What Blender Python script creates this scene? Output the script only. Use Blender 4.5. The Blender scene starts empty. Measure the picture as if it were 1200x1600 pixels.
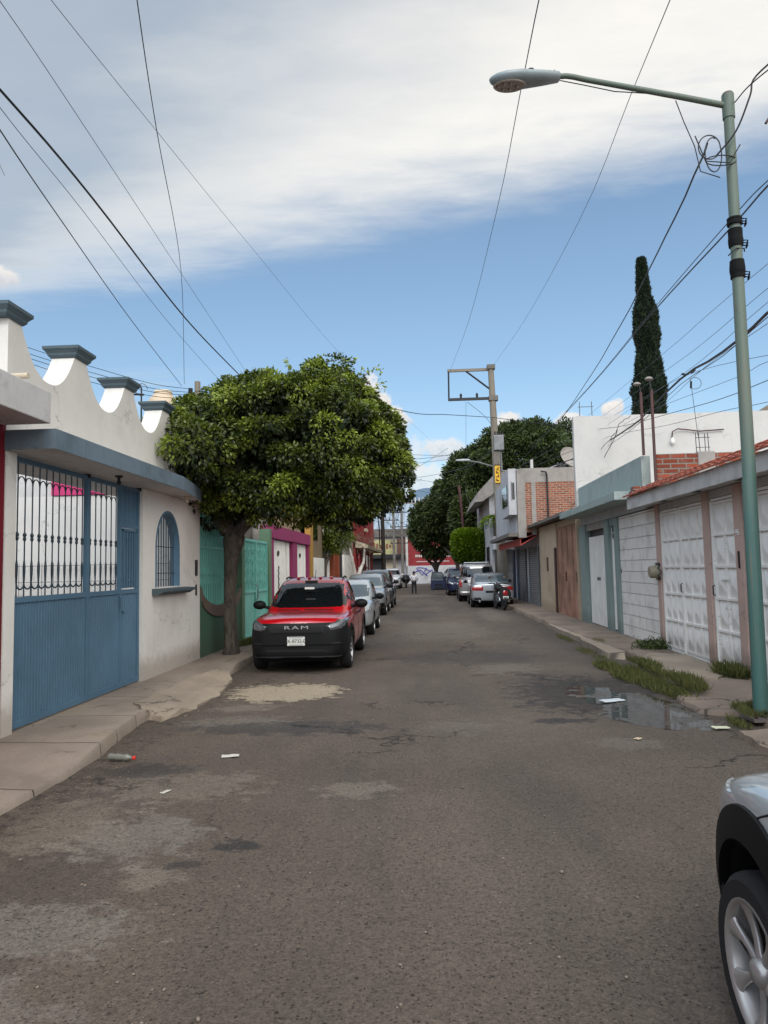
import bpy, bmesh, math, random
import numpy as np
from mathutils import Vector, Matrix
from mathutils.bvhtree import BVHTree
random.seed(7); RNG = np.random.default_rng(7)
PI = math.pi; R = math.radians
SC = bpy.context.scene; COL = SC.collection

# ---------------------------------------------------------------- camera
cam_d = bpy.data.cameras.new('camera'); cam = bpy.data.objects.new('camera', cam_d); COL.objects.link(cam)
cam_d.sensor_fit = 'VERTICAL'; cam_d.sensor_height = 36.0; cam_d.sensor_width = 27.0; cam_d.lens = 25.425
cam_d.clip_start = 0.05; cam_d.clip_end = 6000
ri, up, bk = (0.99814, 0.05726, -0.02090), (0.02527, -0.07664, 0.99674), (0.05547, -0.99541, -0.07794)
cam.matrix_world = Matrix(((ri[0], up[0], bk[0], 0), (ri[1], up[1], bk[1], 0), (ri[2], up[2], bk[2], 1.72), (0, 0, 0, 1)))
SC.camera = cam
SC.view_settings.view_transform = 'Standard'; SC.view_settings.look = 'None'
SC.view_settings.exposure = 0.0; SC.view_settings.gamma = 1.0; SC.view_settings.use_curve_mapping = False
SC.cycles.use_denoising = True; SC.cycles.max_bounces = 6

# ---------------------------------------------------------------- node helper
class NT:
    def __init__(s, tree): s.t = tree; s.n = tree.nodes; s.l = tree.links
    def node(s, typ, **kw):
        n = s.n.new(typ)
        for k, v in kw.items(): setattr(n, k, v)
        return n
    def put(s, sock, v):
        if isinstance(v, bpy.types.NodeSocket): s.l.new(v, sock)
        elif v is not None:
            if hasattr(sock, 'default_value'):
                try: sock.default_value = v
                except Exception:
                    sock.default_value = (v[0], v[1], v[2], 1.0) if len(v) == 3 else v
    def m(s, op, a, b=None, c=None, clamp=False):
        n = s.node('ShaderNodeMath', operation=op); n.use_clamp = clamp
        s.put(n.inputs[0], a); s.put(n.inputs[1], b); s.put(n.inputs[2], c); return n.outputs[0]
    def vm(s, op, a, b=None, sc=None):
        n = s.node('ShaderNodeVectorMath', operation=op); s.put(n.inputs[0], a); s.put(n.inputs[1], b)
        if sc is not None: s.put(n.inputs['Scale'], sc)
        return n.outputs['Value'] if op in ('LENGTH', 'DISTANCE', 'DOT_PRODUCT') else n.outputs[0]
    def mix(s, f, a, b, blend='MIX'):
        n = s.node('ShaderNodeMix', data_type='RGBA', blend_type=blend)
        s.put(n.inputs[0], f); s.put(n.inputs[6], a); s.put(n.inputs[7], b); return n.outputs[2]
    def ss(s, v, lo, hi):
        n = s.node('ShaderNodeMapRange', interpolation_type='SMOOTHSTEP')
        s.put(n.inputs[0], v); s.put(n.inputs[1], lo); s.put(n.inputs[2], hi); n.inputs[3].default_value = 0; n.inputs[4].default_value = 1
        return n.outputs[0]
    def noise(s, vec, scale, detail=4, rough=0.55, dist=0.0, col=False):
        n = s.node('ShaderNodeTexNoise'); s.put(n.inputs['Vector'], vec); n.inputs['Scale'].default_value = scale
        n.inputs['Detail'].default_value = detail; n.inputs['Roughness'].default_value = rough; n.inputs['Distortion'].default_value = dist
        return n.outputs[1] if col else n.outputs[0]
    def vor(s, vec, scale, feature='F1', out='Distance', rnd=1.0):
        n = s.node('ShaderNodeTexVoronoi', feature=feature); s.put(n.inputs['Vector'], vec); n.inputs['Scale'].default_value = scale
        n.inputs['Randomness'].default_value = rnd
        return n.outputs[out]
    def xyz(s, v):
        n = s.node('ShaderNodeSeparateXYZ'); s.put(n.inputs[0], v); return n.outputs
    def comb(s, x, y, z):
        n = s.node('ShaderNodeCombineXYZ'); s.put(n.inputs[0], x); s.put(n.inputs[1], y); s.put(n.inputs[2], z); return n.outputs[0]
    def bump(s, h, dist=0.01, strength=1.0, normal=None):
        n = s.node('ShaderNodeBump'); n.inputs['Distance'].default_value = dist; n.inputs['Strength'].default_value = strength
        s.put(n.inputs['Height'], h); s.put(n.inputs['Normal'], normal); return n.outputs[0]

def lin(c):
    return tuple((x / 255 / 12.92 if x <= 10 else ((x / 255 + .055) / 1.055) ** 2.4) for x in c) + (1.0,)

# ---------------------------------------------------------------- world: sky with thin high cloud veil and low cumulus
SUN_EL, SUN_ROT = R(40), R(184)
W = bpy.data.worlds.new('World'); SC.world = W; W.use_nodes = True
t = NT(W.node_tree); t.n.clear()
sky = t.node('ShaderNodeTexSky', sky_type='NISHITA'); sky.sun_disc = False; sky.sun_elevation = SUN_EL; sky.sun_rotation = SUN_ROT
sky.air_density = 1.0; sky.dust_density = 0.6; sky.ozone_density = 1.4
tc = t.node('ShaderNodeTexCoord').outputs['Generated']
dx, dy, dz = t.xyz(t.vm('NORMALIZE', tc))
zc = t.m('MAXIMUM', dz, 0.02)
px, py = t.m('DIVIDE', dx, zc), t.m('DIVIDE', dy, zc)
pv = t.comb(px, py, 0.0)
base = t.mix(1.0, sky.outputs[0], (0.132, 0.149, 0.150, 1), 'MULTIPLY')
# high veil: south of a wavy edge in the cloud plane
warp = t.noise(t.comb(t.m('MULTIPLY', px, 0.6), t.m('MULTIPLY', py, 1.3), 0), 1.3, 6, 0.6)
fine = t.noise(t.comb(t.m('MULTIPLY', px, 1.0), t.m('MULTIPLY', py, 2.6), 3.1), 3.2, 8, 0.62, 0.3)
edge = t.m('SUBTRACT', 2.05, t.m('MULTIPLY', px, 0.33))
edge = t.m('ADD', edge, t.m('MULTIPLY', t.m('SUBTRACT', warp, 0.5), 0.55))
edge = t.m('ADD', edge, t.m('MULTIPLY', t.m('SUBTRACT', fine, 0.5), 0.30))
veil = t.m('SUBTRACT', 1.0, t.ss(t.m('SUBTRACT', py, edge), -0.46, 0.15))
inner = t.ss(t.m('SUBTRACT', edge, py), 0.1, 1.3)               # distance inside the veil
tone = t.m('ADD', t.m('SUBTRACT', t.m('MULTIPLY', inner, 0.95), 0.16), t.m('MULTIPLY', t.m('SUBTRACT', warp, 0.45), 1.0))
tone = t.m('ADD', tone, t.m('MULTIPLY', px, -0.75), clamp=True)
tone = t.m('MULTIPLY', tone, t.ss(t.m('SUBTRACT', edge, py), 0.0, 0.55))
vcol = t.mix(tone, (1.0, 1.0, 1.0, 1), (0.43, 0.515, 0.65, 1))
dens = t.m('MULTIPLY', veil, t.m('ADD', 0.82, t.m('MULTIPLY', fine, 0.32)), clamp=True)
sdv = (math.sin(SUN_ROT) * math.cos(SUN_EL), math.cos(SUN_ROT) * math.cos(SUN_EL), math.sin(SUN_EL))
glow = t.ss(t.vm('DOT_PRODUCT', t.comb(dx, dy, dz), sdv), 0.15, 0.98)      # veil brightened round the sun, out of view, added to light the facades
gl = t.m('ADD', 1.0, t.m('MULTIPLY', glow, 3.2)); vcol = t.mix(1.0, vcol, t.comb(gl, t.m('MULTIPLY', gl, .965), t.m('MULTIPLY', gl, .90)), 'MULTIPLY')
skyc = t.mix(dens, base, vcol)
# faint wisps lower on the left
wv = t.noise(t.comb(t.m('MULTIPLY', px, 0.8), t.m('MULTIPLY', py, 2.2), 7.7), 1.1, 7, 0.6, 0.6)
wm = t.m('MULTIPLY', t.ss(wv, 0.52, 0.72), t.ss(t.m('MULTIPLY', px, -1.0), 0.7, 1.8))
skyc = t.mix(t.m('MULTIPLY', wm, 0.45), skyc, (0.70, 0.76, 0.82, 1))
# cumulus near the horizon (azimuth from +Y, elevation, in degrees)
az = t.m('MULTIPLY', t.m('ARCTAN2', dx, dy), 57.2958); el = t.m('MULTIPLY', t.m('ARCSINE', dz), 57.2958)
ae = t.comb(az, el, 0.0)
n1 = t.noise(ae, 0.55, 7, 0.62, 0.2); n2 = t.noise(t.comb(az, el, 5.0), 1.6, 5, 0.6)
haz = t.m('SUBTRACT', 1.0, t.ss(el, -2.0, 15.0))
skyc = t.mix(t.m('MULTIPLY', haz, 0.62), skyc, (0.66, 0.74, 0.84, 1))
skyc = t.mix(t.m('MULTIPLY', t.m('SUBTRACT', 1.0, t.ss(el, 12.0, 50.0)), 0.22), skyc, (0.52, 0.70, 0.88, 1))
def blob(skyc, a0, e0, ra, re, col, k=1.0):
    u = t.m('DIVIDE', t.m('SUBTRACT', az, a0), ra); v = t.m('DIVIDE', t.m('SUBTRACT', el, e0), re)
    d = t.m('SQRT', t.m('ADD', t.m('MULTIPLY', u, u), t.m('MULTIPLY', v, v)))
    d = t.m('ADD', d, t.m('MULTIPLY', t.m('SUBTRACT', n1, 0.5), 1.5)); d = t.m('ADD', d, t.m('MULTIPLY', t.m('SUBTRACT', n2, 0.5), 0.7))
    mk_ = t.m('MULTIPLY', t.m('SUBTRACT', 1.0, t.ss(d, 0.62, 1.06)), k)
    sh = t.ss(t.m('ADD', t.m('MULTIPLY', v, 0.45), t.m('MULTIPLY', n2, 1.0)), 0.1, 0.9)
    c = t.mix(sh, (0.66, 0.68, 0.72, 1), col)
    return t.mix(mk_, skyc, c)
for a0, e0, ra, re, k in ((-3.9, 12.6, 1.5, 2.5, 1), (-2.3, 11.6, 1.6, 1.3, 1), (-3.4, 8.6, 4.2, 2.0, .5), (1.8, 9.3, 1.9, 1.0, .7), (-0.5, 6.6, 5.0, 1.8, .55),
                          (6.7, 11.0, 1.2, 1.0, .9), (14.6, 11.6, .9, .8, 1), (11.6, 10.8, 1.5, 1.0, .85), (-30, 9, 12, 3, .6), (34, 8, 12, 3, .6), (-31.7, 20.6, 2.0, 0.7, .8)):
    skyc = blob(skyc, a0, e0, ra, re, (0.98, 0.92, 0.85, 1), k)
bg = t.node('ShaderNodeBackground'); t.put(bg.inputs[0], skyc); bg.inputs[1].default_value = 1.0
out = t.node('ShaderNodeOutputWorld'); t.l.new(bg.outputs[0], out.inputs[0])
W.cycles.sampling_method = 'MANUAL'; W.cycles.sample_map_resolution = 512

sun_d = bpy.data.lights.new('sun', 'SUN'); sun_d.energy = 1.3; sun_d.angle = R(18); sun_d.color = (1.0, 0.95, 0.88)
sun = bpy.data.objects.new('sun', sun_d); COL.objects.link(sun)
sd = Vector((math.sin(SUN_ROT) * math.cos(SUN_EL), math.cos(SUN_ROT) * math.cos(SUN_EL), math.sin(SUN_EL)))
sun.rotation_euler = sd.to_track_quat('Z', 'Y').to_euler()

# ---------------------------------------------------------------- materials
MATS = {}
def newmat(name):
    m = bpy.data.materials.new(name); m.use_nodes = True; k = NT(m.node_tree); k.n.clear()
    o = k.node('ShaderNodeOutputMaterial'); b = k.node('ShaderNodeBsdfPrincipled'); k.l.new(b.outputs[0], o.inputs[0])
    MATS[name] = m; return m, k, b
def simple(name, col, rough=0.5, metal=0.0, spec=0.5, coat=0.0, var=0.0, vs=3.0, bump=0.0, bs=60.0):
    m, k, b = newmat(name); c = lin(col)
    b.inputs['Roughness'].default_value = rough; b.inputs['Metallic'].default_value = metal
    b.inputs['Specular IOR Level'].default_value = spec; b.inputs['Coat Weight'].default_value = coat; b.inputs['Coat Roughness'].default_value = 0.04
    if var or bump: P = k.node('ShaderNodeTexCoord').outputs['Object']
    if var:
        n = k.noise(P, vs, 5, 0.6)
        f = k.ss(n, 0.3, 0.7)
        k.put(b.inputs['Base Color'], k.mix(f, tuple(x * (1 - var) for x in c[:3]) + (1,), tuple(min(1, x * (1 + var * .6)) for x in c[:3]) + (1,)))
    else: b.inputs['Base Color'].default_value = c
    if bump: k.put(b.inputs['Normal'], k.bump(k.noise(P, bs, 4, .6), bump))
    return m
def plaster(name, col, dirt=(110, 100, 88), amt=0.35, rough=0.85, streak=0.5, bump=0.004, scale=1.0, base_dirt=0.0):
    """painted render / concrete: blotches, vertical run-off stains, fine grain"""
    m, k, b = newmat(name); c = lin(col); d = lin(dirt)
    P = k.node('ShaderNodeTexCoord').outputs['Object']; x, y, z = k.xyz(P)
    n1 = k.noise(P, 0.9 * scale, 6, .62); n2 = k.noise(P, 7 * scale, 6, .65)
    st = k.noise(k.comb(k.m('MULTIPLY', x, 5.0), k.m('MULTIPLY', y, 5.0), k.m('MULTIPLY', z, 0.45)), 1.6 * scale, 5, .6)
    a = k.m('MULTIPLY', k.ss(n1, .42, .78), amt); a2 = k.m('MULTIPLY', k.ss(n2, .5, .8), amt * .6)
    a3 = k.m('MULTIPLY', k.ss(st, .55, .8), amt * streak)
    f = k.m('MAXIMUM', k.m('MAXIMUM', a, a2), a3)
    if base_dirt:
        low = k.m('SUBTRACT', 1.0, k.ss(k.m('ADD', z, k.m('MULTIPLY', n2, -0.35)), -0.05, 0.3))
        f = k.m('MAXIMUM', f, k.m('MULTIPLY', low, base_dirt))
    colr = k.mix(f, c, d)
    cv = k.vm('ADD', P, k.vm('SCALE', k.vm('SUBTRACT', k.noise(P, 3., 4, .65, col=True), (.5, .5, .5)), sc=.5))
    crk = k.m('MULTIPLY', k.m('SUBTRACT', 1.0, k.ss(k.vor(cv, .7, 'DISTANCE_TO_EDGE'), .0015, .006)), k.ss(k.noise(P, .6, 3, .5), .50, .56)); colr = k.mix(k.m('MULTIPLY', crk, .35), colr, (.05, .045, .04, 1))
    g = k.m('ADD', 0.94, k.m('MULTIPLY', k.noise(P, 90, 2, .5), 0.12))
    k.put(b.inputs['Base Color'], k.mix(1.0, colr, k.comb(g, g, g), 'MULTIPLY'))
    b.inputs['Roughness'].default_value = rough; b.inputs['Specular IOR Level'].default_value = 0.3
    h = k.m('ADD', k.m('MULTIPLY', k.noise(P, 38, 5, .65), .6), n2)
    k.put(b.inputs['Normal'], k.bump(h, bump))
    return m
def bricks(name, c1, c2, mortar, bw=.25, rh=.075, ms=.012, rough=.9, bump=.01, dirt=(90, 80, 75), amt=.5):
    m, k, b = newmat(name); P = k.node('ShaderNodeTexCoord').outputs['Object']; x, y, z = k.xyz(P)
    v = k.comb(k.m('ADD', x, y), z, 0.0)
    v = k.vm('ADD', v, k.vm('SCALE', k.vm('SUBTRACT', k.noise(P, 5, 3, .6, col=True), (.5, .5, .5)), sc=.025))
    n = k.node('ShaderNodeTexBrick'); k.put(n.inputs['Vector'], v); n.inputs['Scale'].default_value = 1.0
    n.inputs['Brick Width'].default_value = bw; n.inputs['Row Height'].default_value = rh; n.inputs['Mortar Size'].default_value = ms
    n.inputs['Mortar Smooth'].default_value = 0.3
    n.inputs['Color1'].default_value = lin(c1); n.inputs['Color2'].default_value = lin(c2); n.inputs['Mortar'].default_value = lin(mortar)
    n1 = k.noise(P, 2.2, 6, .65); n2 = k.noise(P, 25, 4, .6)
    c = k.mix(k.m('MULTIPLY', k.ss(n1, .45, .75), amt), n.outputs['Color'], lin(dirt))
    g = k.m('ADD', 0.8, k.m('MULTIPLY', n2, 0.4)); c = k.mix(1.0, c, k.comb(g, g, g), 'MULTIPLY')
    k.put(b.inputs['Base Color'], c); b.inputs['Roughness'].default_value = rough; b.inputs['Specular IOR Level'].default_value = .2
    h = k.m('ADD', k.m('MULTIPLY', k.m('SUBTRACT', 1.0, n.outputs['Fac']), 1.0), k.m('MULTIPLY', n2, .35))
    k.put(b.inputs['Normal'], k.bump(h, bump)); return m
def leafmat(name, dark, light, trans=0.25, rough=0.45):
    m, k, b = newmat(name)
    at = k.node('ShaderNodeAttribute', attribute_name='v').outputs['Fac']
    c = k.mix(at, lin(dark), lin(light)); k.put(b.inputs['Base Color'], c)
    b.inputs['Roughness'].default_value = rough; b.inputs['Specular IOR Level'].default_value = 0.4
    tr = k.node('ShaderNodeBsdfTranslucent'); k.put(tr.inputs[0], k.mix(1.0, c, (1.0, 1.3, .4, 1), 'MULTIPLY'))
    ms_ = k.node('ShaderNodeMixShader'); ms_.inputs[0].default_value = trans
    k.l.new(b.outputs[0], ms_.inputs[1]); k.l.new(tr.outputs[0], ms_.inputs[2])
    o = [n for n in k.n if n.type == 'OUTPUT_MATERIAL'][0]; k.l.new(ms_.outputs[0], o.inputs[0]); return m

def asphalt():
    m, k, b = newmat('asphalt'); P = k.node('ShaderNodeNewGeometry').outputs['Position']; x, y, z = k.xyz(P)
    P2 = k.comb(x, y, 0.0)
    big = k.noise(P2, 0.35, 5, .6); mid = k.noise(P2, 1.7, 6, .62); lane = k.noise(k.comb(k.m('MULTIPLY', x, 1.2), k.m('MULTIPLY', y, .25), 2.), 0.9, 5, .6)
    fine = k.noise(P2, 45, 4, .7); grit = k.noise(P2, 160, 3, .6)
    c = k.mix(k.ss(big, .3, .7), (0.087, 0.066, 0.050, 1), (0.120, 0.093, 0.072, 1))
    c = k.mix(k.m('MULTIPLY', k.ss(lane, .42, .7), .55), c, (0.056, 0.047, 0.041, 1))
    c = k.mix(k.m('MULTIPLY', k.ss(mid, .52, .8), .45), c, (0.112, 0.088, 0.066, 1))
    # pale worn / cement patches at places, with ragged outline
    wr = k.noise(k.comb(k.m('MULTIPLY', x, 1.6), k.m('MULTIPLY', y, 2.2), 0.), 2.6, 8, .68); wr2 = k.noise(P2, 9, 5, .7)
    def patch(c, x0, y0, rx, ry, col, a, ragg=2.6, soft=.45):
        u = k.m('DIVIDE', k.m('SUBTRACT', x, x0), rx); v = k.m('DIVIDE', k.m('SUBTRACT', y, y0), ry)
        d = k.m('SQRT', k.m('ADD', k.m('MULTIPLY', u, u), k.m('MULTIPLY', v, v)))
        d = k.m('ADD', d, k.m('MULTIPLY', k.m('SUBTRACT', wr, .5), ragg)); d = k.m('ADD', d, k.m('MULTIPLY', k.m('SUBTRACT', wr2, .5), ragg * .6))
        return k.mix(k.m('MULTIPLY', k.m('SUBTRACT', 1.0, k.ss(d, 1.0 - soft, 1.0)), a), c, col), k.m('SUBTRACT', 1.0, k.ss(d, 1.0 - soft, 1.0))
    pale = (0.19, 0.16, 0.125, 1); grey = (0.165, 0.145, 0.120, 1); dark = (0.024, 0.023, 0.023, 1)
    c, cem = patch(c, -2.05, 10.35, .85, .75, (0.32, 0.26, 0.185, 1), 1.0, 2.0, .06)
    for q in ((-2.3, 9.2, .5, .35, pale, .6), (-1.95, 4.8, .55, .5, grey, .75), (-1.95, 3.55, .6, .35, grey, .7), (-2.05, 5.9, .8, .5, pale, .5), (-2.2, 8.3, .9, .4, grey, .55),
              (-2.6, 5.0, .6, .7, pale, .5), (-0.6, 5.8, .35, .25, pale, .55), (-1.6, 4.15, .2, .2, pale, .6), (-2.0, 2.9, .6, .3, grey, .5), (1.3, 12.5, .7, .9, pale, .45), (1.9, 7.2, .4, .25, grey, .35),
              (.3, 8.0, .5, .4, grey, .3), (.5, 20, 1.5, 3, pale, .35), (2.3, 26, .6, 4, pale, .45), (-.3, 45, 2, 3, pale, .35)): c, _ = patch(c, *q)
    for q in ((-1.22, 4.65, .17, .12, dark, .8), (-1.47, 4.33, .13, .07, dark, .6), (1.45, 8.25, .35, .16, dark, .75), (1.5, 9.2, .5, .2, dark, .5), (-1.6, 8.0, 1.3, .35, (0.038, .035, .034, 1), .7),
              (-2.5, 6.35, .5, .25, dark, .6), (0.7, 14, 1.5, 1.2, (0.045, .04, .036, 1), .6), (2.2, 10.0, 1.15, 1.6, (0.026, .023, .021, 1), .75), (-.6, 27, 1.3, 3, (0.042, .036, .032, 1), .6), (-2.2, 16, 1, 4, dark, .6)):
        c, _ = patch(c, *q, 2.8, .3)
    # grit and soil gathered along both kerbs
    ed = k.m('ADD', k.ss(k.m('ABSOLUTE', k.m('SUBTRACT', x, .15)), 2.2, 3.4), k.m('MULTIPLY', k.m('SUBTRACT', wr, .5), 1.1)); em = k.ss(ed, .45, .9)
    c = k.mix(k.m('MULTIPLY', em, .65), c, (0.085, .066, .05, 1)); c = k.mix(k.m('MULTIPLY', k.m('MULTIPLY', em, k.ss(wr2, .5, .62)), .7), c, (0.03, .024, .02, 1))
    # cracks
    cv = k.vm('ADD', P2, k.vm('SCALE', k.vm('SUBTRACT', k.noise(P2, 2.5, 5, .65, col=True), (.5, .5, .5)), sc=.9))
    cr = k.vor(cv, 0.42, 'DISTANCE_TO_EDGE'); cm = k.m('SUBTRACT', 1.0, k.ss(cr, 0.002, 0.011))
    cm = k.m('MULTIPLY', cm, k.ss(k.noise(P2, .5, 3, .5), .5, .6))
    c = k.mix(k.m('MULTIPLY', cm, .8), c, (0.016, .014, .013, 1))
    # aggregate: dark pits and pale chips
    P3 = k.vm('ADD', P2, k.vm('SCALE', k.vm('SUBTRACT', k.noise(P2, 70, 3, .6, col=True), (.5, .5, .5)), sc=.022)); agg = k.xyz(k.vor(P2, 120, out='Color'))[0]; agg2 = k.xyz(k.vor(P2, 60, out='Color'))[1]
    sp = k.vor(P3, 58); spc = k.vor(P3, 58, out='Color'); sr, sg, sb_ = k.xyz(spc)
    pit = k.m('MULTIPLY', k.m('SUBTRACT', 1.0, k.ss(sp, .05, .45)), k.ss(sr, .45, .9))
    chip = k.m('MULTIPLY', k.m('SUBTRACT', 1.0, k.ss(sp, .1, .36)), k.ss(sg, .80, .9))
    sp2 = k.vor(P3, 21); s2r, s2g, _x = k.xyz(k.vor(P3, 21, out='Color'))
    pit2 = k.m('MULTIPLY', k.m('SUBTRACT', 1.0, k.ss(sp2, .05, .25)), k.ss(s2r, .8, .86))
    nocem = k.m('SUBTRACT', 1.0, k.m('MULTIPLY', cem, .8))
    c = k.mix(k.m('MULTIPLY', k.m('MULTIPLY', pit, .75), nocem), c, (0.014, .012, .011, 1)); c = k.mix(k.m('MULTIPLY', pit2, .75), c, (0.012, .011, .010, 1))
    c = k.mix(k.m('MULTIPLY', chip, .6), c, (0.19, .165, .14, 1))
    g = k.m('ADD', -.22, k.m('ADD', k.m('MULTIPLY', fine, .9), k.m('MULTIPLY', grit, .8))); g = k.m('ADD', g, k.m('ADD', k.m('MULTIPLY', agg, .42), k.m('MULTIPLY', agg2, .32)))
    k.put(b.inputs['Base Color'], k.mix(1.0, c, k.comb(g, g, g), 'MULTIPLY'))
    b.inputs['Roughness'].default_value = .82; b.inputs['Specular IOR Level'].default_value = .35
    h = k.m('ADD', k.m('MULTIPLY', fine, 1.0), k.m('ADD', k.m('MULTIPLY', mid, 2.0), k.m('MULTIPLY', agg2, .35))); h = k.m('ADD', h, k.m('MULTIPLY', cem, .7))
    h = k.m('SUBTRACT', h, k.m('MULTIPLY', pit, .9)); h = k.m('SUBTRACT', h, k.m('MULTIPLY', pit2, 1.1)); h = k.m('ADD', h, k.m('MULTIPLY', chip, .4)); h = k.m('SUBTRACT', h, k.m('MULTIPLY', cm, 1.5))
    k.put(b.inputs['Normal'], k.bump(h, .009)); return m
def concrete(name, col=(150, 140, 130), joint=1.25, jx=0.0):
    m, k, b = newmat(name); P = k.node('ShaderNodeNewGeometry').outputs['Position']; x, y, z = k.xyz(P); P2 = k.comb(x, y, z)
    n1 = k.noise(P2, 1.0, 6, .6); n2 = k.noise(P2, 8, 6, .68); st = k.noise(k.comb(k.m('MULTIPLY', x, 3.), k.m('MULTIPLY', y, .8), 0.), 2., 5, .6); c0 = lin(col)
    c = k.mix(k.ss(n1, .35, .7), tuple(v * .78 for v in c0[:3]) + (1,), tuple(v * 1.12 for v in c0[:3]) + (1,))
    c = k.mix(k.m('MULTIPLY', k.ss(n1, .55, .7), .4), c, (0.22, .17, .10, 1))
    c = k.mix(k.m('MULTIPLY', k.ss(n2, .52, .78), .5), c, tuple(v * .5 for v in c0[:3]) + (1,))
    c = k.mix(k.m('MULTIPLY', k.ss(st, .5, .75), .35), c, tuple(v * .6 for v in c0[:3]) + (1,))
    w = k.m('ADD', y, k.m('MULTIPLY', k.m('SUBTRACT', n1, .5), .12))
    jd = k.m('ABSOLUTE', k.m('SUBTRACT', k.m('FRACT', k.m('DIVIDE', w, joint)), .5)); jm = k.m('SUBTRACT', 1.0, k.ss(jd, .002, .010))
    cv = k.vm('ADD', P2, k.vm('SCALE', k.vm('SUBTRACT', k.noise(P2, 3., 5, .65, col=True), (.5, .5, .5)), sc=.6))
    cr = k.m('MULTIPLY', k.m('SUBTRACT', 1.0, k.ss(k.vor(cv, .8, 'DISTANCE_TO_EDGE'), .002, .012)), k.ss(k.noise(P2, .8, 3, .5), .5, .58))
    jm = k.m('MAXIMUM', jm, cr); c = k.mix(k.m('MULTIPLY', jm, .75), c, (0.04, .035, .03, 1))
    g = k.m('ADD', .75, k.m('MULTIPLY', k.noise(P2, 70, 4, .7), .5)); k.put(b.inputs['Base Color'], k.mix(1.0, c, k.comb(g, g, g), 'MULTIPLY'))
    b.inputs['Roughness'].default_value = .9; b.inputs['Specular IOR Level'].default_value = .25
    h = k.m('ADD', k.m('MULTIPLY', n2, 1.2), k.m('MULTIPLY', k.noise(P2, 40, 4, .7), .6)); h = k.m('SUBTRACT', h, k.m('MULTIPLY', jm, 1.5))
    k.put(b.inputs['Normal'], k.bump(h, .008)); return m
def glass(name, col=(18, 22, 24), rough=.03):
    m = simple(name, col, rough, 0, .8); return m
def striped(name, c1, c2, freq, axis='y', rough=.7, bump=.01):
    m, k, b = newmat(name); P = k.node('ShaderNodeTexCoord').outputs['Object']; s = k.xyz(P)['xyz'.index(axis)]
    w = k.m('ADD', .5, k.m('MULTIPLY', k.m('SINE', k.m('MULTIPLY', s, freq * 2 * PI)), .5))
    n = k.noise(P, 2.0, 5, .6); c = k.mix(w, lin(c1), lin(c2)); c = k.mix(k.m('MULTIPLY', k.ss(n, .5, .75), .35), c, tuple(v * .6 for v in lin(c1)[:3]) + (1,))
    k.put(b.inputs['Base Color'], c); b.inputs['Roughness'].default_value = rough; k.put(b.inputs['Normal'], k.bump(w, bump)); return m
def rusty(name, col, rust=(95, 55, 35), amt=.6, sc=1.0, lo=.7, hi=1.35, th=.56):
    m, k, b = newmat(name); P = k.node('ShaderNodeTexCoord').outputs['Object']; x, y, z = k.xyz(P)
    n = k.noise(k.comb(x, y, k.m('MULTIPLY', z, .5)), 4 * sc, 7, .68); n2 = k.noise(P, 1.2, 4, .6)
    c0 = lin(col); c = k.mix(k.ss(n2, .35, .7), tuple(v * lo for v in c0[:3]) + (1,), tuple(min(1, v * hi) for v in c0[:3]) + (1,))
    c = k.mix(k.m('MULTIPLY', k.ss(n, th, th + .12), amt), c, lin(rust)); k.put(b.inputs['Base Color'], c)
    b.inputs['Roughness'].default_value = .6; k.put(b.inputs['Normal'], k.bump(n, .004)); return m

M_ASPH = asphalt(); M_SIDE = concrete('sidewalk_concrete', (146, 133, 121)); M_RUB = concrete('broken_concrete', (156, 142, 126), 9.0)
M_SIDE_R = concrete('sidewalk_concrete_right', (134, 119, 106), 1.9)
M_EARTH = simple('earth', (80, 70, 58), .95, var=.3, vs=.4)
M_WALL = plaster('white_wall', (222, 219, 214), (140, 126, 112), .28, base_dirt=.6)
M_PARAPET = plaster('parapet_white', (208, 204, 197), (140, 135, 128), .25)
M_SLABW = plaster('slab_white', (190, 188, 186), (75, 70, 68), .55, streak=1.0)
M_BLUEGREY = plaster('bluegrey_slab', (104, 120, 132), (52, 58, 64), .7, streak=1.2)
M_CAP = plaster('cap_bluegrey', (78, 92, 98), (50, 55, 58), .4)
M_CRIM = plaster('crimson_wall', (110, 20, 35), (60, 20, 25), .3)
M_BLUE = rusty('blue_gate_paint', (78, 110, 133), (92, 84, 78), .45, 1.6, .88, 1.1, .66)
M_BLUED = simple('dark_blue_bars', (30, 50, 62), .45, 0, .5, var=.2)
M_PINK = plaster('pink_wall', (185, 60, 110), (150, 60, 90), .3)
M_WYARD = plaster('yard_wall_white', (198, 196, 192), (160, 155, 150), .3)
M_MINT = simple('mint_paint', (122, 190, 178), .45, var=.12, vs=2)
M_MINTD = simple('dark_mint_paint', (92, 158, 145), .5, var=.15, vs=2)
M_GREENW = plaster('green_wall', (70, 102, 84), (75, 85, 70), .5, base_dirt=.5)
M_GREENP = plaster('green_pillar', (95, 125, 100), (110, 105, 95), .6)
M_STONE = plaster('stone_trim', (110, 95, 85), (70, 65, 60), .6, bump=.01)
M_MAG = plaster('magenta_paint', (140, 55, 95), (90, 50, 70), .4)
M_WDOOR = simple('white_metal_door', (232, 229, 223), .5, var=.1, vs=2, bump=.0008, bs=60)
M_WDOORD = rusty('white_pressed_door_old', (200, 198, 196)); M_WDOORD = plaster('white_pressed_door', (234, 230, 224), (135, 122, 112), .14, rough=.5, bump=.0008, base_dirt=.35)
M_OCHRE = plaster('ochre_wall', (122, 106, 84), (84, 76, 66), .6); M_YEL = plaster('yellow_pillar', (165, 125, 60), (110, 90, 65), .5)
M_PINKP = plaster('pink_pillar', (188, 160, 148), (128, 110, 98), .35, base_dirt=.7)
M_TILE = simple('terracotta_tile', (172, 96, 74), .8, var=.45, vs=5, bump=.003)
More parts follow.
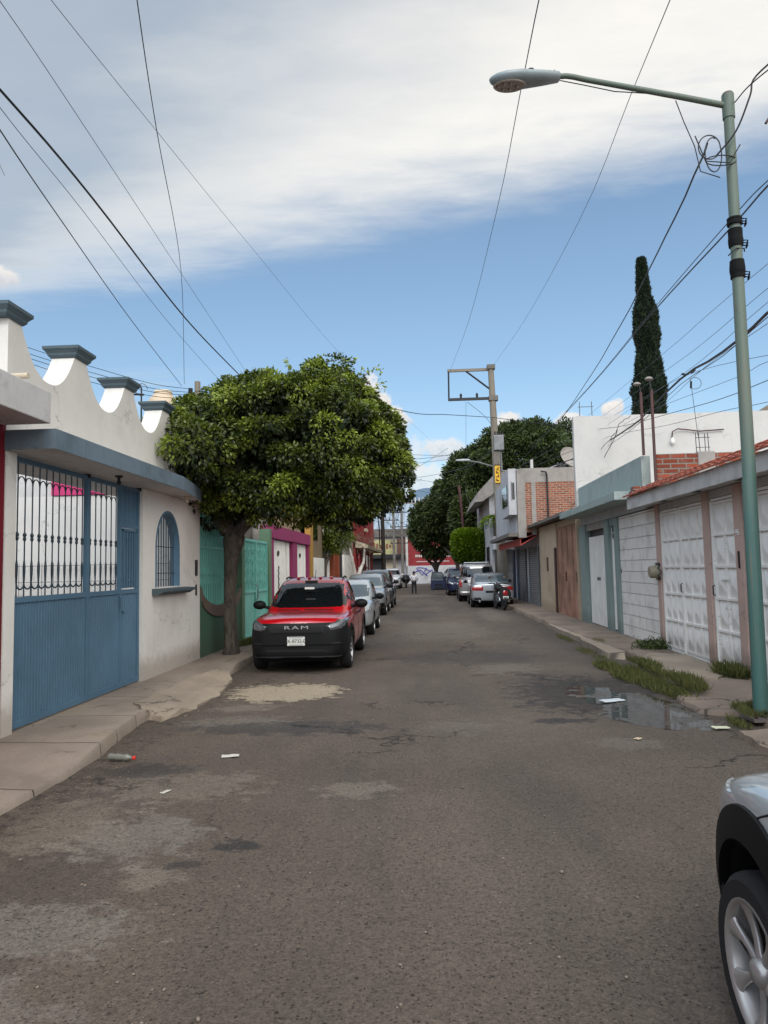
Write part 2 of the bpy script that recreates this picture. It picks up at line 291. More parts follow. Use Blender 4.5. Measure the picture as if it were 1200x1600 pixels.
M_TEAL = plaster('teal_wall', (150, 162, 158), (108, 118, 112), .55)
M_TEALP = plaster('teal_pillar', (132, 146, 142), (95, 105, 98), .4, base_dirt=.5)
M_BLOCK = bricks('white_block', (232, 227, 220), (224, 219, 212), (170, 160, 152), 2.6, .238, .008, bump=.03, dirt=(160, 150, 142), amt=.5)
M_UPW = plaster('upper_white_wall', (192, 189, 184), (140, 140, 140), .35)
M_BRICK = bricks('red_brick', (160, 96, 72), (126, 74, 56), (158, 142, 128), .24, .085, .016, amt=.45)
M_RUBBLE = bricks('rough_brick', (150, 72, 50), (112, 56, 42), (128, 118, 108), .31, .10, .017, bump=.03, dirt=(125, 115, 105), amt=.6)
M_CEM = plaster('bare_cement', (150, 144, 138), (95, 90, 85), .7)
M_CEMD = plaster('dark_cement', (112, 106, 100), (65, 62, 60), .8)
M_BEIGE = plaster('beige_wall', (184, 166, 142), (140, 120, 98), .55, base_dirt=.5)
M_BROWN = rusty('brown_door', (150, 112, 92), (105, 70, 55), .5)
M_SHUT = striped('roller_shutter', (88, 86, 86), (140, 138, 138), 11, 'z')
M_GREYW = plaster('grey_white_wall', (180, 180, 182), (115, 112, 110), .6)
M_NAVY = simple('navy_door', (45, 55, 78), .5, var=.1)
M_REDTIN = simple('red_awning', (172, 70, 62), .6, var=.2, vs=3)
M_STEELR = rusty('red_steel', (72, 38, 36), (60, 35, 28), .6)
M_STEEL = simple('galvanised_steel', (120, 122, 122), .5, .6, var=.2)
M_DARK = simple('dark_metal', (38, 38, 40), .5, .3)
M_BLACK = simple('black_rubber', (18, 18, 18), .75)
M_CABLE = simple('cable_black', (22, 23, 26), .6)
M_CABLEG = simple('cable_grey', (75, 82, 90), .6)
M_GLASS = glass('glass_dark'); M_GLASSL = glass('glass_pale', (70, 80, 85), .06)
M_POLE = rusty('green_pole', (92, 112, 104), (104, 84, 68), .7, .8)
def polepaint():
    m, k, b = newmat('green_pole_paint'); P = k.node('ShaderNodeTexCoord').outputs['Object']; x, y, z = k.xyz(P)
    n = k.noise(k.comb(x, y, k.m('MULTIPLY', z, .35)), 5, 7, .68); n2 = k.noise(P, 1.0, 4, .6); st = k.noise(k.comb(k.m('MULTIPLY', x, 40), k.m('MULTIPLY', y, 40), k.m('MULTIPLY', z, .6)), 1.5, 4, .6)
    up_ = k.ss(k.m('ADD', z, k.m('MULTIPLY', n2, 1.2)), 2.6, 3.9); c = k.mix(up_, lin((62, 98, 92)), lin((84, 99, 88)))      # repainted lower half, older paint above
    c = k.mix(k.m('MULTIPLY', k.ss(st, .5, .7), .5), c, lin((120, 104, 84))); c = k.mix(k.m('MULTIPLY', k.ss(n, .60, .68), .85), c, lin((84, 52, 38)))
    k.put(b.inputs['Base Color'], c); b.inputs['Roughness'].default_value = .55; k.put(b.inputs['Normal'], k.bump(n, .004)); return m
M_POLE = polepaint()
M_CONCP = plaster('concrete_pole', (128, 120, 108), (90, 84, 76), .5)
M_REDB = plaster('red_building', (140, 40, 42), (100, 40, 40), .35)
M_CREAM = plaster('cream_trim', (185, 172, 150), (130, 115, 98), .4)
M_ORANGE = plaster('orange_pillar', (160, 85, 60), (110, 65, 50), .4)
M_BARK = None
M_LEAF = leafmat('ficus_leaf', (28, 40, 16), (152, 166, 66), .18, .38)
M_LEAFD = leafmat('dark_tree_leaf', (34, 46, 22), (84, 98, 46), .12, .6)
M_LEAFM = leafmat('bright_trim_leaf', (48, 72, 14), (125, 145, 30), .25)
M_CYP = leafmat('cypress_leaf', (22, 34, 22), (50, 68, 40), .05, .8)
M_GRASS = leafmat('grass_blade', (40, 54, 24), (112, 110, 58), .2, .8)
def bark():
    m, k, b = newmat('bark'); P = k.node('ShaderNodeTexCoord').outputs['Object']; x, y, z = k.xyz(P)
    n = k.noise(k.comb(k.m('MULTIPLY', x, 3.), k.m('MULTIPLY', y, 3.), k.m('MULTIPLY', z, .8)), 5, 7, .68); n2 = k.noise(P, 2.5, 4, .6)
    c = k.mix(k.ss(n, .3, .7), lin((46, 40, 36)), lin((98, 90, 82))); c = k.mix(k.m('MULTIPLY', k.ss(n2, .5, .7), .4), c, lin((80, 78, 62)))
    k.put(b.inputs['Base Color'], c); b.inputs['Roughness'].default_value = .95; k.put(b.inputs['Normal'], k.bump(n, .03)); return m
M_BARK = bark()
# ---------------------------------------------------------------- object helpers
ROOT = {}
def tag(o, label=None, cat=None, group=None, kind=None):
    if label: o['label'] = label
    if cat: o['category'] = cat
    if group: o['group'] = group
    if kind: o['kind'] = kind
    return o
def thing(name, label, cat, loc=(0, 0, 0), rotz=0.0, group=None):
    o = bpy.data.objects.new(name, None); COL.objects.link(o); o.location = loc; o.rotation_euler = (0, 0, rotz); o.empty_display_size = .2
    ROOT[o.name] = Matrix.Translation(Vector(loc)) @ Matrix.Rotation(rotz, 4, 'Z')
    return tag(o, label, cat, group)
def smooth_by(me, ang=35):
    bm = bmesh.new(); bm.from_mesh(me); a = R(ang)
    for f in bm.faces: f.smooth = True
    for e in bm.edges:
        if len(e.link_faces) == 2 and e.calc_face_angle(0) > a: e.smooth = False
    bm.to_mesh(me); bm.free()
def mk(name, bm, m, parent=None, local=False, smooth=None, bevel=0.0, fix=True):
    """link a bmesh as ONE mesh object; world-space verts are moved into the root's frame unless local"""
    if fix: bmesh.ops.recalc_face_normals(bm, faces=bm.faces[:])
    if bevel: bmesh.ops.bevel(bm, geom=[e for e in bm.edges if len(e.link_faces) == 2 and e.calc_face_angle(0) > .5], offset=bevel, segments=2, affect='EDGES', profile=.6)
    if parent is not None and not local: bm.transform(ROOT[root_of(parent).name].inverted())
    me = bpy.data.meshes.new(name); bm.to_mesh(me); bm.free()
    for mm in (m if isinstance(m, (list, tuple)) else [m]): me.materials.append(mm)
    if smooth: smooth_by(me, smooth)
    o = bpy.data.objects.new(name, me); COL.objects.link(o)
    if parent is not None: o.parent = parent
    return o
def root_of(o):
    while o.parent: o = o.parent
    return o
def B(): return bmesh.new()
def box(bm, x0, x1, y0, y1, z0, z1):
    v = [bm.verts.new(p) for p in ((x0, y0, z0), (x1, y0, z0), (x1, y1, z0), (x0, y1, z0), (x0, y0, z1), (x1, y0, z1), (x1, y1, z1), (x0, y1, z1))]
    for f in ((0, 3, 2, 1), (4, 5, 6, 7), (0, 1, 5, 4), (1, 2, 6, 5), (2, 3, 7, 6), (3, 0, 4, 7)): bm.faces.new([v[i] for i in f])
    return bm
def bx(*a): return box(B(), *a)
def prism(bm, pts, axis, a, b):
    """extrude a 2D outline along an axis: axis x -> pts (y,z), y -> (x,z), z -> (x,y)"""
    def p3(p, t): return (t, p[0], p[1]) if axis == 'x' else (p[0], t, p[1]) if axis == 'y' else (p[0], p[1], t)
    A = [bm.verts.new(p3(p, a)) for p in pts]; Bv = [bm.verts.new(p3(p, b)) for p in pts]; n = len(pts)
    bm.faces.new(A[::-1]); bm.faces.new(Bv)
    for i in range(n): bm.faces.new((A[i], A[(i + 1) % n], Bv[(i + 1) % n], Bv[i]))
    return bm
def tube(bm, pts, r, n=8, cap=True):
    pts = [Vector(p) for p in pts]; rs = r if isinstance(r, (list, tuple)) else [r] * len(pts); rings = []; prev = None
    for i, p in enumerate(pts):
        d = (pts[min(i + 1, len(pts) - 1)] - pts[max(i - 1, 0)]).normalized()
        if prev is None:
            a = Vector((0, 0, 1)) if abs(d.z) < .9 else Vector((1, 0, 0)); u = d.cross(a).normalized()
        else: u = (prev - d * prev.dot(d)).normalized()
        prev = u; w = d.cross(u)
        rings.append([bm.verts.new(p + (u * math.cos(2 * PI * k / n) + w * math.sin(2 * PI * k / n)) * rs[i]) for k in range(n)])
    for a, b in zip(rings, rings[1:]):
        for k in range(n): bm.faces.new((a[k], a[(k + 1) % n], b[(k + 1) % n], b[k]))
    if cap: bm.faces.new(rings[0][::-1]); bm.faces.new(rings[-1])
    return bm
def lathe(bm, prof, c, axis='z', n=24, cap=True):
    """profile of (r, h); revolve about an axis through c"""
    rings = []
    for r, h in prof:
        ring = []
        for k in range(n):
            a = 2 * PI * k / n; u, v = max(r, 1e-4) * math.cos(a), max(r, 1e-4) * math.sin(a)
            ring.append(bm.verts.new((c[0] + u, c[1] + v, c[2] + h) if axis == 'z' else (c[0] + h, c[1] + u, c[2] + v) if axis == 'x' else (c[0] + u, c[1] + h, c[2] + v)))
        rings.append(ring)
    for a, b in zip(rings, rings[1:]):
        for k in range(n): bm.faces.new((a[k], a[(k + 1) % n], b[(k + 1) % n], b[k]))
    if cap: bm.faces.new(rings[0][::-1]); bm.faces.new(rings[-1])
    return bm
def bake(o, name=None):
    """apply modifiers through the depsgraph"""
    dg = bpy.context.evaluated_depsgraph_get(); dg.update()
    me = bpy.data.meshes.new_from_object(o.evaluated_get(dg)); old = o.data; o.modifiers.clear(); o.data = me
    bpy.data.meshes.remove(old); me.name = name or o.name; return o
def skin_bm(verts, edges, radii, levels=1):
    me = bpy.data.meshes.new('t'); me.from_pydata(verts, edges, []); o = bpy.data.objects.new('t', me); COL.objects.link(o)
    s = o.modifiers.new('s', 'SKIN'); s.use_smooth_shade = True
    for i, r in enumerate(radii): me.skin_vertices[0].data[i].radius = (r, r) if not isinstance(r, tuple) else r
    me.skin_vertices[0].data[0].use_root = True
    if levels: sb = o.modifiers.new('b', 'SUBSURF'); sb.levels = levels; sb.render_levels = levels
    dg = bpy.context.evaluated_depsgraph_get(); dg.update(); ev = o.evaluated_get(dg); m2 = ev.to_mesh(); bm = bmesh.new(); bm.from_mesh(m2); ev.to_mesh_clear()
    bpy.data.objects.remove(o); bpy.data.meshes.remove(me)
    for f in bm.faces: f.smooth = True
    return bm
def cable(name, pts, r, m, label, group=None, sag=0.0, n=5, steps=24, cat='cable', wob=0.0):
    r *= .62 if m is M_CABLEG else .8
    """catenary-like line through control points (smooth) with optional sag between the ends"""
    P = [Vector(p) for p in pts]; out = []
    if len(P) == 2: P = [P[0], P[0].lerp(P[1], .5), P[1]]
    E = [P[0] * 2 - P[1]] + P + [P[-1] * 2 - P[-2]]; seg = len(P) - 1; k = max(3, steps // seg)
    for i in range(seg):
        a, b, c, d = E[i:i + 4]
        for j in range(k + (i == seg - 1)):
            t_ = j / k; out.append(.5 * ((2 * b) + (c - a) * t_ + (2 * a - 5 * b + 4 * c - d) * t_ * t_ + (3 * b - a - 3 * c + d) * t_ ** 3))
    N = len(out) - 1
    for i, q in enumerate(out):
        s = i / N; q.z -= sag * 4 * s * (1 - s)
        if wob: q.x += math.sin(i * 1.7) * wob; q.z += math.cos(i * 2.3) * wob
    o = mk(name, tube(B(), out, r, n), m, smooth=60); return tag(o, label, cat, group)
def leaves(name, C, D, size, m, parent, aspect=.42, jit=.35, vrange=None, droop=0.0, world=True):
    """many small folded leaves: C centres (N,3), D growth directions (N,3)"""
    N = len(C); C = np.asarray(C, np.float64); D = np.asarray(D, np.float64) + RNG.normal(0, jit, (N, 3)); D[:, 2] -= droop
    D /= np.linalg.norm(D, axis=1)[:, None] + 1e-9
    S = np.cross(D, RNG.normal(0, 1, (N, 3))); S /= np.linalg.norm(S, axis=1)[:, None] + 1e-9
    Nn = np.cross(D, S); L = (size * RNG.uniform(.7, 1.3, N))[:, None]; Wd = L * aspect
    base = C; tip = C + D * L; l = C + D * L * .45 + S * Wd * .5 + Nn * L * .1; r = C + D * L * .45 - S * Wd * .5 + Nn * L * .1
    V = np.stack([base, l, tip, r], 1).reshape(-1, 3)
    if parent is not None and world:
        mw = ROOT[root_of(parent).name].inverted(); V = V @ np.array(mw.to_3x3()).T + np.array(mw.translation)
    me = bpy.data.meshes.new(name); me.vertices.add(4 * N); me.vertices.foreach_set('co', V.astype(np.float32).ravel())
    me.loops.add(4 * N); me.loops.foreach_set('vertex_index', np.arange(4 * N, dtype=np.int32))
    me.polygons.add(N); me.polygons.foreach_set('loop_start', np.arange(0, 4 * N, 4, dtype=np.int32)); me.polygons.foreach_set('loop_total', np.full(N, 4, np.int32))
    me.update(); me.validate()
    at = me.attributes.new('v', 'FLOAT', 'FACE'); vv = RNG.uniform(0, 1, N) if vrange is None else vrange
    at.data.foreach_set('value', vv.astype(np.float32)); me.materials.append(m)
    o = bpy.data.objects.new(name, me); COL.objects.link(o)
    if parent is not None: o.parent = parent
    return o
def crown_points(ells, ncl, per, cr, inner=.25, zmin=None, outness=.9):
    """clusters over the surfaces of ellipsoids (cx,cy,cz,rx,ry,rz); returns centres, directions, value per leaf"""
    E = np.array(ells, float); area = (E[:, 3] * E[:, 4] + E[:, 3] * E[:, 5] + E[:, 4] * E[:, 5]); idx = RNG.choice(len(E), ncl, p=area / area.sum())
    d = RNG.normal(0, 1, (ncl, 3)); d /= np.linalg.norm(d, axis=1)[:, None]
    rad = np.where(RNG.random(ncl) < inner, RNG.uniform(.25, .8, ncl), RNG.uniform(outness - .08, 1.06, ncl))
    cc = E[idx, :3] + d * E[idx, 3:] * rad[:, None]
    # drop clusters deep inside another ellipsoid
    keep = np.ones(ncl, bool)
    for e in E:
        q = (((cc - e[:3]) / e[3:]) ** 2).sum(1); keep &= ~((q < .55) & (RNG.random(ncl) > inner))
    if zmin is not None: keep &= cc[:, 2] > zmin + RNG.uniform(-.15, .15, ncl)
    cc, d = cc[keep], d[keep]; n = len(cc); tone = RNG.uniform(0, 1, n)
    pc = np.repeat(cc, per, 0); pd = np.repeat(d, per, 0); tn = np.repeat(tone, per)
    u = RNG.normal(0, 1, (len(pc), 3)); u /= np.linalg.norm(u, axis=1)[:, None]; rr = RNG.random(len(pc)) ** .5
    P = pc + u * (rr * cr)[:, None] * np.array([1, 1, .8]); D = u * .7 + pd * .7
    v = np.clip(.15 + .45 * tn + RNG.normal(0, .18, len(pc)), 0, 1)
    return P, D, v
def tree(name, label, cat, loc, trunk, ells, ncl, per, cr, size, mleaf, group=None, zmin=None, jit=.35, droop=.3, inner=.25, aspect=.45):
    """trunk: (verts, edges, radii) in world space"""
    t_ = thing(name, label, cat, loc, 0, group)
    if trunk: mk('trunk', skin_bm(*trunk), M_BARK, t_)
    P, D, v = crown_points(ells, ncl, per, cr, inner, zmin)
    leaves('crown', P, D, size, mleaf, t_, aspect, jit, v, droop); return t_
def text_bm(s, size, depth=.004, spacing=1.0, shear=0.0):
    c = bpy.data.curves.new('t', 'FONT'); c.body = s; c.size = size; c.extrude = depth; c.align_x = 'CENTER'; c.align_y = 'CENTER'; c.space_character = spacing; c.shear = shear
    o = bpy.data.objects.new('t', c); COL.objects.link(o); dg = bpy.context.evaluated_depsgraph_get(); dg.update(); m_ = o.evaluated_get(dg).to_mesh(); bm = bmesh.new(); bm.from_mesh(m_)
    o.evaluated_get(dg).to_mesh_clear(); bpy.data.objects.remove(o); bpy.data.curves.remove(c); return bm
# ---------------------------------------------------------------- ground, road, pavements
def struct(name, bm, m, **k): return tag(mk(name, bm, m, **k), kind='structure')
def sheet(x0, x1, y0, y1, z): 
    bm = B(); bm.faces.new([bm.verts.new(p) for p in ((x0, y0, z), (x1, y0, z), (x1, y1, z), (x0, y1, z))]); return bm
struct('ground', sheet(-1500, 1500, -600, 3000, -.03), M_EARTH, fix=False)
from mathutils import noise as MN
def nz(x, y, s=1.0, o=0.0): return MN.noise(Vector((x * s, y * s, o)))
def road():
    bm = B(); xs = np.linspace(-3.7, 4.0, 150); ys = np.concatenate([np.linspace(-6, 1, 8), np.linspace(1.1, 7.4, 80), np.linspace(7.44, 11.6, 100), np.linspace(11.7, 14, 30), np.linspace(14.3, 84, 60)])
    V = [[bm.verts.new((x, y, .006 * nz(x, y, .8) + (.008 * nz(x, y, 3.1, 4.) if 1 < y < 14 else 0) - .030 * math.exp(-((x - 2.6) / .5) ** 2 - ((y - 8.75) / .85) ** 2) - .018 * math.exp(-((x - 2.2) / .35) ** 2 - ((y - 10.1) / .6) ** 2) + (.005 * nz(x, y, 8., 3.) + .003 * nz(x, y, 17., 9.) if 7.2 < y < 12 else 0))) for x in xs] for y in ys]
    for a, b in zip(V, V[1:]):
        for i in range(len(xs) - 1): bm.faces.new((a[i], a[i + 1], b[i + 1], b[i]))
    return bm
struct('road', road(), M_ASPH, smooth=80, fix=False)
struct('cross_street', sheet(-70, 70, 66, 79, .006), M_ASPH, fix=False)
def pavement(name, ymin, ymax, step, wall, edge, top, m, zb=-.03, n=14):
    """edge(y)->x of the kerb, top(x,y,s)->z, s=0 at wall and 1 at kerb"""
    bm = B(); rows = []
    ys = np.arange(ymin, ymax + 1e-6, step)
    for y in ys:
        xe = edge(y); row = []
        for i in range(n):
            s = i / (n - 1); x = wall + (xe - wall) * s; row.append(bm.verts.new((x, y, top(x, y, s))))
        sgn = 1 if xe > wall else -1
        row.append(bm.verts.new((xe + sgn * .012, y, top(xe, y, 1) - .018))); row.append(bm.verts.new((xe + sgn * .025, y, zb)))
        rows.append(row)
    for a, b in zip(rows, rows[1:]):
        for i in range(len(a) - 1): bm.faces.new((a[i], a[i + 1], b[i + 1], b[i]))
    for f in bm.faces: f.normal_update()
    bmesh.ops.recalc_face_normals(bm, faces=bm.faces[:])
    if sum(f.normal.z for f in bm.faces) < 0: bmesh.ops.reverse_faces(bm, faces=bm.faces[:])
    return struct(name, bm, m, smooth=50, fix=False)
sst = lambda v, a, b: (lambda q: q * q * (3 - 2 * q))(min(1, max(0, (v - a) / (b - a))))
def eL(y): return -3.12 - .2 * sst(y, 6.4, 8.3) + .16 * sst(y, 8.55, 9.1) * (1 - sst(y, 10.0, 11.3)) * (.75 + .6 * nz(0, y, 1.6)) + .02 * nz(3, y, 2.2) + .015 * nz(3, y, 9)
def tL(x, y, s):
    z = .13; z -= .075 * (1 - sst(y, 6.3, 7.0)) * sst(s, .2, 1)
    rb = sst(y, 8.5, 8.8) * (1 - sst(y, 12.0, 12.6)); z -= rb * (.10 * sst(s, .45, 1.0) - .03 * nz(x, y, 3.5) * sst(s, .45, .6))
    return z + .004 * nz(x, y, 2.)
pavement('pavement', -4, 46, .12, -4.45, eL, tL, M_SIDE, n=22)
def rubble(name, pts, z0, z1, m, seed, h=.03):
    """a broken slab: irregular outline, uneven top sloping from z0 at the wall side to z1"""
    bm = B(); cx_ = sum(p[0] for p in pts) / len(pts); cy_ = sum(p[1] for p in pts) / len(pts); P = []
    for i, p in enumerate(pts):
        q = pts[(i + 1) % len(pts)]
        for j in range(6): s = j / 6; a = p[0] + (q[0] - p[0]) * s; b = p[1] + (q[1] - p[1]) * s; P.append((a + .07 * nz(a, b, 4, seed), b + .07 * nz(b, a, 4, seed + 3)))
    xa, xb = min(p[0] for p in P), max(p[0] for p in P); rings = []
    for f in (1.0, .985, .8, .6, .4, .2):
        ring = []
        for (a, b) in P:
            x, y = cx_ + (a - cx_) * f, cy_ + (b - cy_) * f; s = (x - xa) / (xb - xa)
            z = z0 + (z1 - z0) * s + h * nz(x, y, 3, seed); ring.append(bm.verts.new((x, y, z if f < 1 else -.02)))
        rings.append(ring)
    c = bm.verts.new((cx_, cy_, (z0 + z1) / 2))
    for a, b in zip(rings, rings[1:]):
        for i in range(len(a)): bm.faces.new((a[i], a[(i + 1) % len(a)], b[(i + 1) % len(a)], b[i]))
    for i in range(len(rings[-1])): bm.faces.new((rings[-1][i], rings[-1][(i + 1) % len(P)], c))
    return struct(name, bm, m, smooth=45)
rubble('broken_kerb', [(-3.65, 8.9), (-3.12, 8.35), (-2.98, 9.0), (-2.92, 9.9), (-2.98, 10.7), (-3.15, 11.6), (-3.4, 12.2), (-3.6, 11.2)], .135, .015, M_RUB, 1.0, .05)
rubble('kerb_ramp', [(2.98, 6.9), (3.0, 7.45), (3.35, 7.5), (4.5, 7.4), (4.5, 5.6), (3.2, 5.5)], .06, .13, M_SIDE_R, 5.0, .02)
def eR(y):
    e = 3.5
    e += -.4 * sst(y, 8.3, 8.6) * (1 - sst(y, 9.3, 9.9)) + .02 * sst(y, 9.6, 10) + .22 * sst(y, 12.8, 13.4) * (1 - sst(y, 14.0, 15.0)) - .12 * sst(y, 16, 24)
    return e + .05 * nz(1, y, 1.3) + .025 * nz(4, y, 5) + .02 * nz(4, y, 12)
def tR(x, y, s): return .12 - .07 * (1 - sst(y, 9.6, 10.3)) * sst(s, .3, 1) + .010 * nz(x, y, 1.7, 2) - .03 * sst(y, 12, 13) * (1 - sst(y, 14, 15)) * sst(s, .6, 1)
pavement('pavement', -4, 76, .12, 4.9, eR, tR, M_SIDE_R, n=22)
rubble('kerb_stone', [(3.28, 13.6), (3.55, 13.3), (3.62, 15.2), (3.50, 17.6), (3.42, 20.5), (3.32, 20.5), (3.36, 17)], .10, .12, M_RUB, 9.0, .01)
rubble('paved_patch', [(3.45, 10.7), (3.9, 10.2), (4.42, 10.9), (4.42, 12.9), (3.9, 13.2), (3.55, 12.5)], .135, .14, M_RUB, 12.0, .01)
# puddle
PUD = [(2.15, 10.7), (2.5, 10.8), (2.75, 10.3), (2.85, 9.6), (3.05, 9.1), (3.1, 8.7), (3.05, 8.15), (2.75, 7.9), (2.45, 8.0), (2.2, 8.3), (2.0, 8.8), (2.2, 9.2), (1.95, 9.5), (1.9, 10.2)]
def puddle():
    m, k, b = newmat('puddle_water'); b.inputs['Base Color'].default_value = (.035, .032, .028, 1); b.inputs['Roughness'].default_value = .04; b.inputs['Specular IOR Level'].default_value = .9; b.inputs['IOR'].default_value = 1.45
    P = k.node('ShaderNodeNewGeometry').outputs['Position']; k.put(b.inputs['Normal'], k.bump(k.noise(P, 6, 2, .5), .0006)); mud = k.ss(k.noise(P, 3.2, 6, .65), .5, .62); k.put(b.inputs['Roughness'], k.m('ADD', .03, k.m('MULTIPLY', mud, .6))); k.put(b.inputs['Base Color'], k.mix(mud, (.03, .028, .024, 1), (.075, .066, .055, 1)))
    bm = B(); P = []
    for i, p in enumerate(PUD):
        q = PUD[(i + 1) % len(PUD)]
        for j in range(8): s = j / 8; a = p[0] + (q[0] - p[0]) * s; c = p[1] + (q[1] - p[1]) * s; P.append((a + .1 * nz(a, c, 3.5, 7) + .05 * nz(a, c, 9, 7), c + .12 * nz(c, a, 3.5, 2) + .06 * nz(a, c, 9, 1), -.007))
    P = [(2.45 + (a - 2.45) * 1.22, 9.3 + (c - 9.3) * 1.15, z) for a, c, z in P]
    bm.faces.new([bm.verts.new(p) for p in P]); bmesh.ops.triangulate(bm, faces=bm.faces[:]); return struct('puddle_water', bm, m)
puddle()
# grass and weeds
def grass(name, spots, n, h, m=None, label=None, cat=None, kind=None, spread=.3):
    C = []; 
    for (x, y, rx, ry) in spots:
        k = int(n * rx * ry / sum(s[2] * s[3] for s in spots)); a = RNG.uniform(0, 2 * PI, k); r = RNG.random(k) ** .6
        C.append(np.stack([x + rx * r * np.cos(a), y + ry * r * np.sin(a), np.full(k, .0)], 1))
    C = np.concatenate(C); C[:, 2] = [.0 if c[0] < 3.3 and c[0] > -3 else .1 for c in C]; N = len(C)
    D = np.stack([RNG.normal(0, .45, N), RNG.normal(0, .45, N), np.ones(N)], 1)
    o = leaves(name, C, D, h, m or M_GRASS, None, .07, .12); tag(o, label, cat, None, kind); return o
grass('grass', [(2.95, 12.3, .18, .5), (3.1, 11.2, .32, .75), (3.3, 10.2, .35, .7), (3.3, 9.6, .25, .35), (3.4, 11.8, .2, .6)], 8500, .115, kind='stuff')
grass('grass', [(3.42, 8.1, .22, .3), (3.75, 8.35, .4, .2), (3.25, 7.9, .12, .2)], 2600, .075, kind='stuff')
grass('grass', [(3.1, 14.6, .16, .6), (3.15, 13.6, .14, .3), (3.18, 17.2, .12, .9), (3.6, 15.6, .12, .4)], 1700, .06, kind='stuff')
def weed(name, label, x, y, r, h, n, size):
    t_ = np.concatenate([RNG.normal(0, r * .5, (n, 2)), np.abs(RNG.normal(0, h * .45, (n, 1)))], 1) + np.array([x, y, .12]); D = RNG.normal(0, .5, (n, 3)); D[:, 2] = np.abs(D[:, 2]) + .3
    bm = B()
    root = thing(name, label, 'plant', (x, y, .12))
    for i in range(9): a = i * .7; tube(bm, [(x, y, .1), (x + math.cos(a) * r * .4, y + math.sin(a) * r * .4, .12 + h * .5), (x + math.cos(a) * r * .9, y + math.sin(a) * r * .9, .12 + h * .8)], .004, 4)
    mk('stem', bm, M_GRASS, root); leaves('foliage', t_, D, size, M_LEAFD if 'dark' in label else M_GRASS, root, .45, .3)
weed('weed_bush', 'low dark leafy weed growing at the foot of the thin pink pillar', 4.25, 14.0, .30, .16, 1500, .05)
weed('weed_tuft', 'grassy weed tuft under the narrow white door between the pink pillars', 4.3, 10.5, .22, .12, 350, .05)
grass('grass_tuft', [(4.27, 10.6, .18, .4)], 900, .2, label='tall thin grass tuft against the pink pillar nearest the lamp post', cat='grass tuft')
grass('grass', [(-3.95, 16.2, .15, .9)], 900, .14, kind='stuff')
# loose gravel near the camera
def gravel():
    bm = B()
    for i in range(1500):
        y = 2.2 + 11 * random.random() ** 1.6; x = random.uniform(-3.1, 3.1)
        if i % 3 == 0: x = -3.0 + abs(random.gauss(0, .28)); y = random.uniform(3, 10)
        s = random.uniform(.003, .009) * (1.8 if random.random() < .04 else 1)
        mtx = Matrix.Translation((x, y, s * .3 + .004)) @ Matrix.Rotation(random.random() * 6, 4, 'Z') @ Matrix.Diagonal((s, s * random.uniform(.6, 1), s * .6, 1))
        bmesh.ops.create_icosphere(bm, subdivisions=1, radius=1, matrix=mtx)
    return tag(mk('gravel', bm, simple('gravel_stone', (120, 108, 96), .9, var=.5, vs=8)), kind='stuff')
gravel()
def litter(name, label, x, y, sx, sy, rz, col=(190, 185, 176), z=.007):
    bm = B(); n = 5
    V = [[bm.verts.new((x + (i / n - .5) * sx * math.cos(rz) - (j / n - .5) * sy * math.sin(rz), y + (i / n - .5) * sx * math.sin(rz) + (j / n - .5) * sy * math.cos(rz), z + .012 * abs(nz(i * .7, j * .7, 1, x)) + .002)) for i in range(n + 1)] for j in range(n + 1)]
    for a, b in zip(V, V[1:]):
        for i in range(n): bm.faces.new((a[i], a[i + 1], b[i + 1], b[i]))
    ex = bmesh.ops.extrude_face_region(bm, geom=bm.faces[:]); bmesh.ops.translate(bm, verts=[v for v in ex['geom'] if isinstance(v, bmesh.types.BMVert)], vec=(0, 0, .002))
    tag(mk(name, bm, simple('litter_' + label[:5] + str(round(x, 1)), col, .7)), label, 'litter')
litter('paper_scrap', 'white paper scrap flat on the asphalt ahead of the pale cement patch', -1.86, 6.8, .16, .09, .2)
litter('paper_scrap', 'small white paper scrap on the road near the plastic bottle', -2.08, 5.72, .09, .04, 1.2)
litter('plastic_wrapper', 'torn white wrapper floating at the far side of the puddle', 2.3, 9.4, .30, .16, .4, (190, 195, 198), .004)
litter('plastic_wrapper', 'crumpled yellowish wrapper on the near edge of the puddle by the lamp post', 2.98, 7.75, .16, .1, .1, (200, 200, 170), .02)
litter('paper_scrap', 'tiny cream paper bit lying on the asphalt just before the puddle', 2.03, 7.35, .07, .05, .7, (190, 170, 140))
def bottle():
    c = (-2.84, 6.66, .04); t_ = thing('plastic_bottle', 'crushed clear plastic bottle with red cap lying by the left kerb', 'bottle', c)
    d = Matrix.Translation(c) @ Matrix.Rotation(R(-12), 4, 'Z')
    bm = lathe(B(), [(.0, -.13), (.026, -.128), (.032, -.11), (.026, -.06), (.033, -.03), (.025, .02), (.031, .05), (.028, .07), (.014, .1), (.012, .125)], (0, 0, 0), 'x', 14); bm.transform(d)
    mk('bottle_body', bm, simple('clear_plastic', (118, 120, 112), .2, 0, .6), t_, smooth=60)
    bm = lathe(B(), [(.016, .122), (.017, .124), (.017, .145), (.014, .148)], (0, 0, 0), 'x', 12); bm.transform(d); mk('cap', bm, simple('red_cap', (200, 40, 30), .4), t_, smooth=50)
bottle()
def hatch():
    t_ = thing('utility_hatch', 'flush square concrete utility cover in the near left pavement', 'utility cover', (-3.55, 5.1, .1)); bm = B()
    for a in ((-3.86, -3.84, 4.85, 5.35), (-3.42, -3.40, 4.85, 5.35), (-3.86, -3.40, 4.85, 4.87), (-3.86, -3.40, 5.33, 5.35)): box(bm, *a, .08, .122)
    mk('hatch_frame', bm, M_DARK, t_); mk('hatch_lid', bx(-3.84, -3.42, 4.87, 5.33, .07, .117), M_SIDE, t_)
hatch()
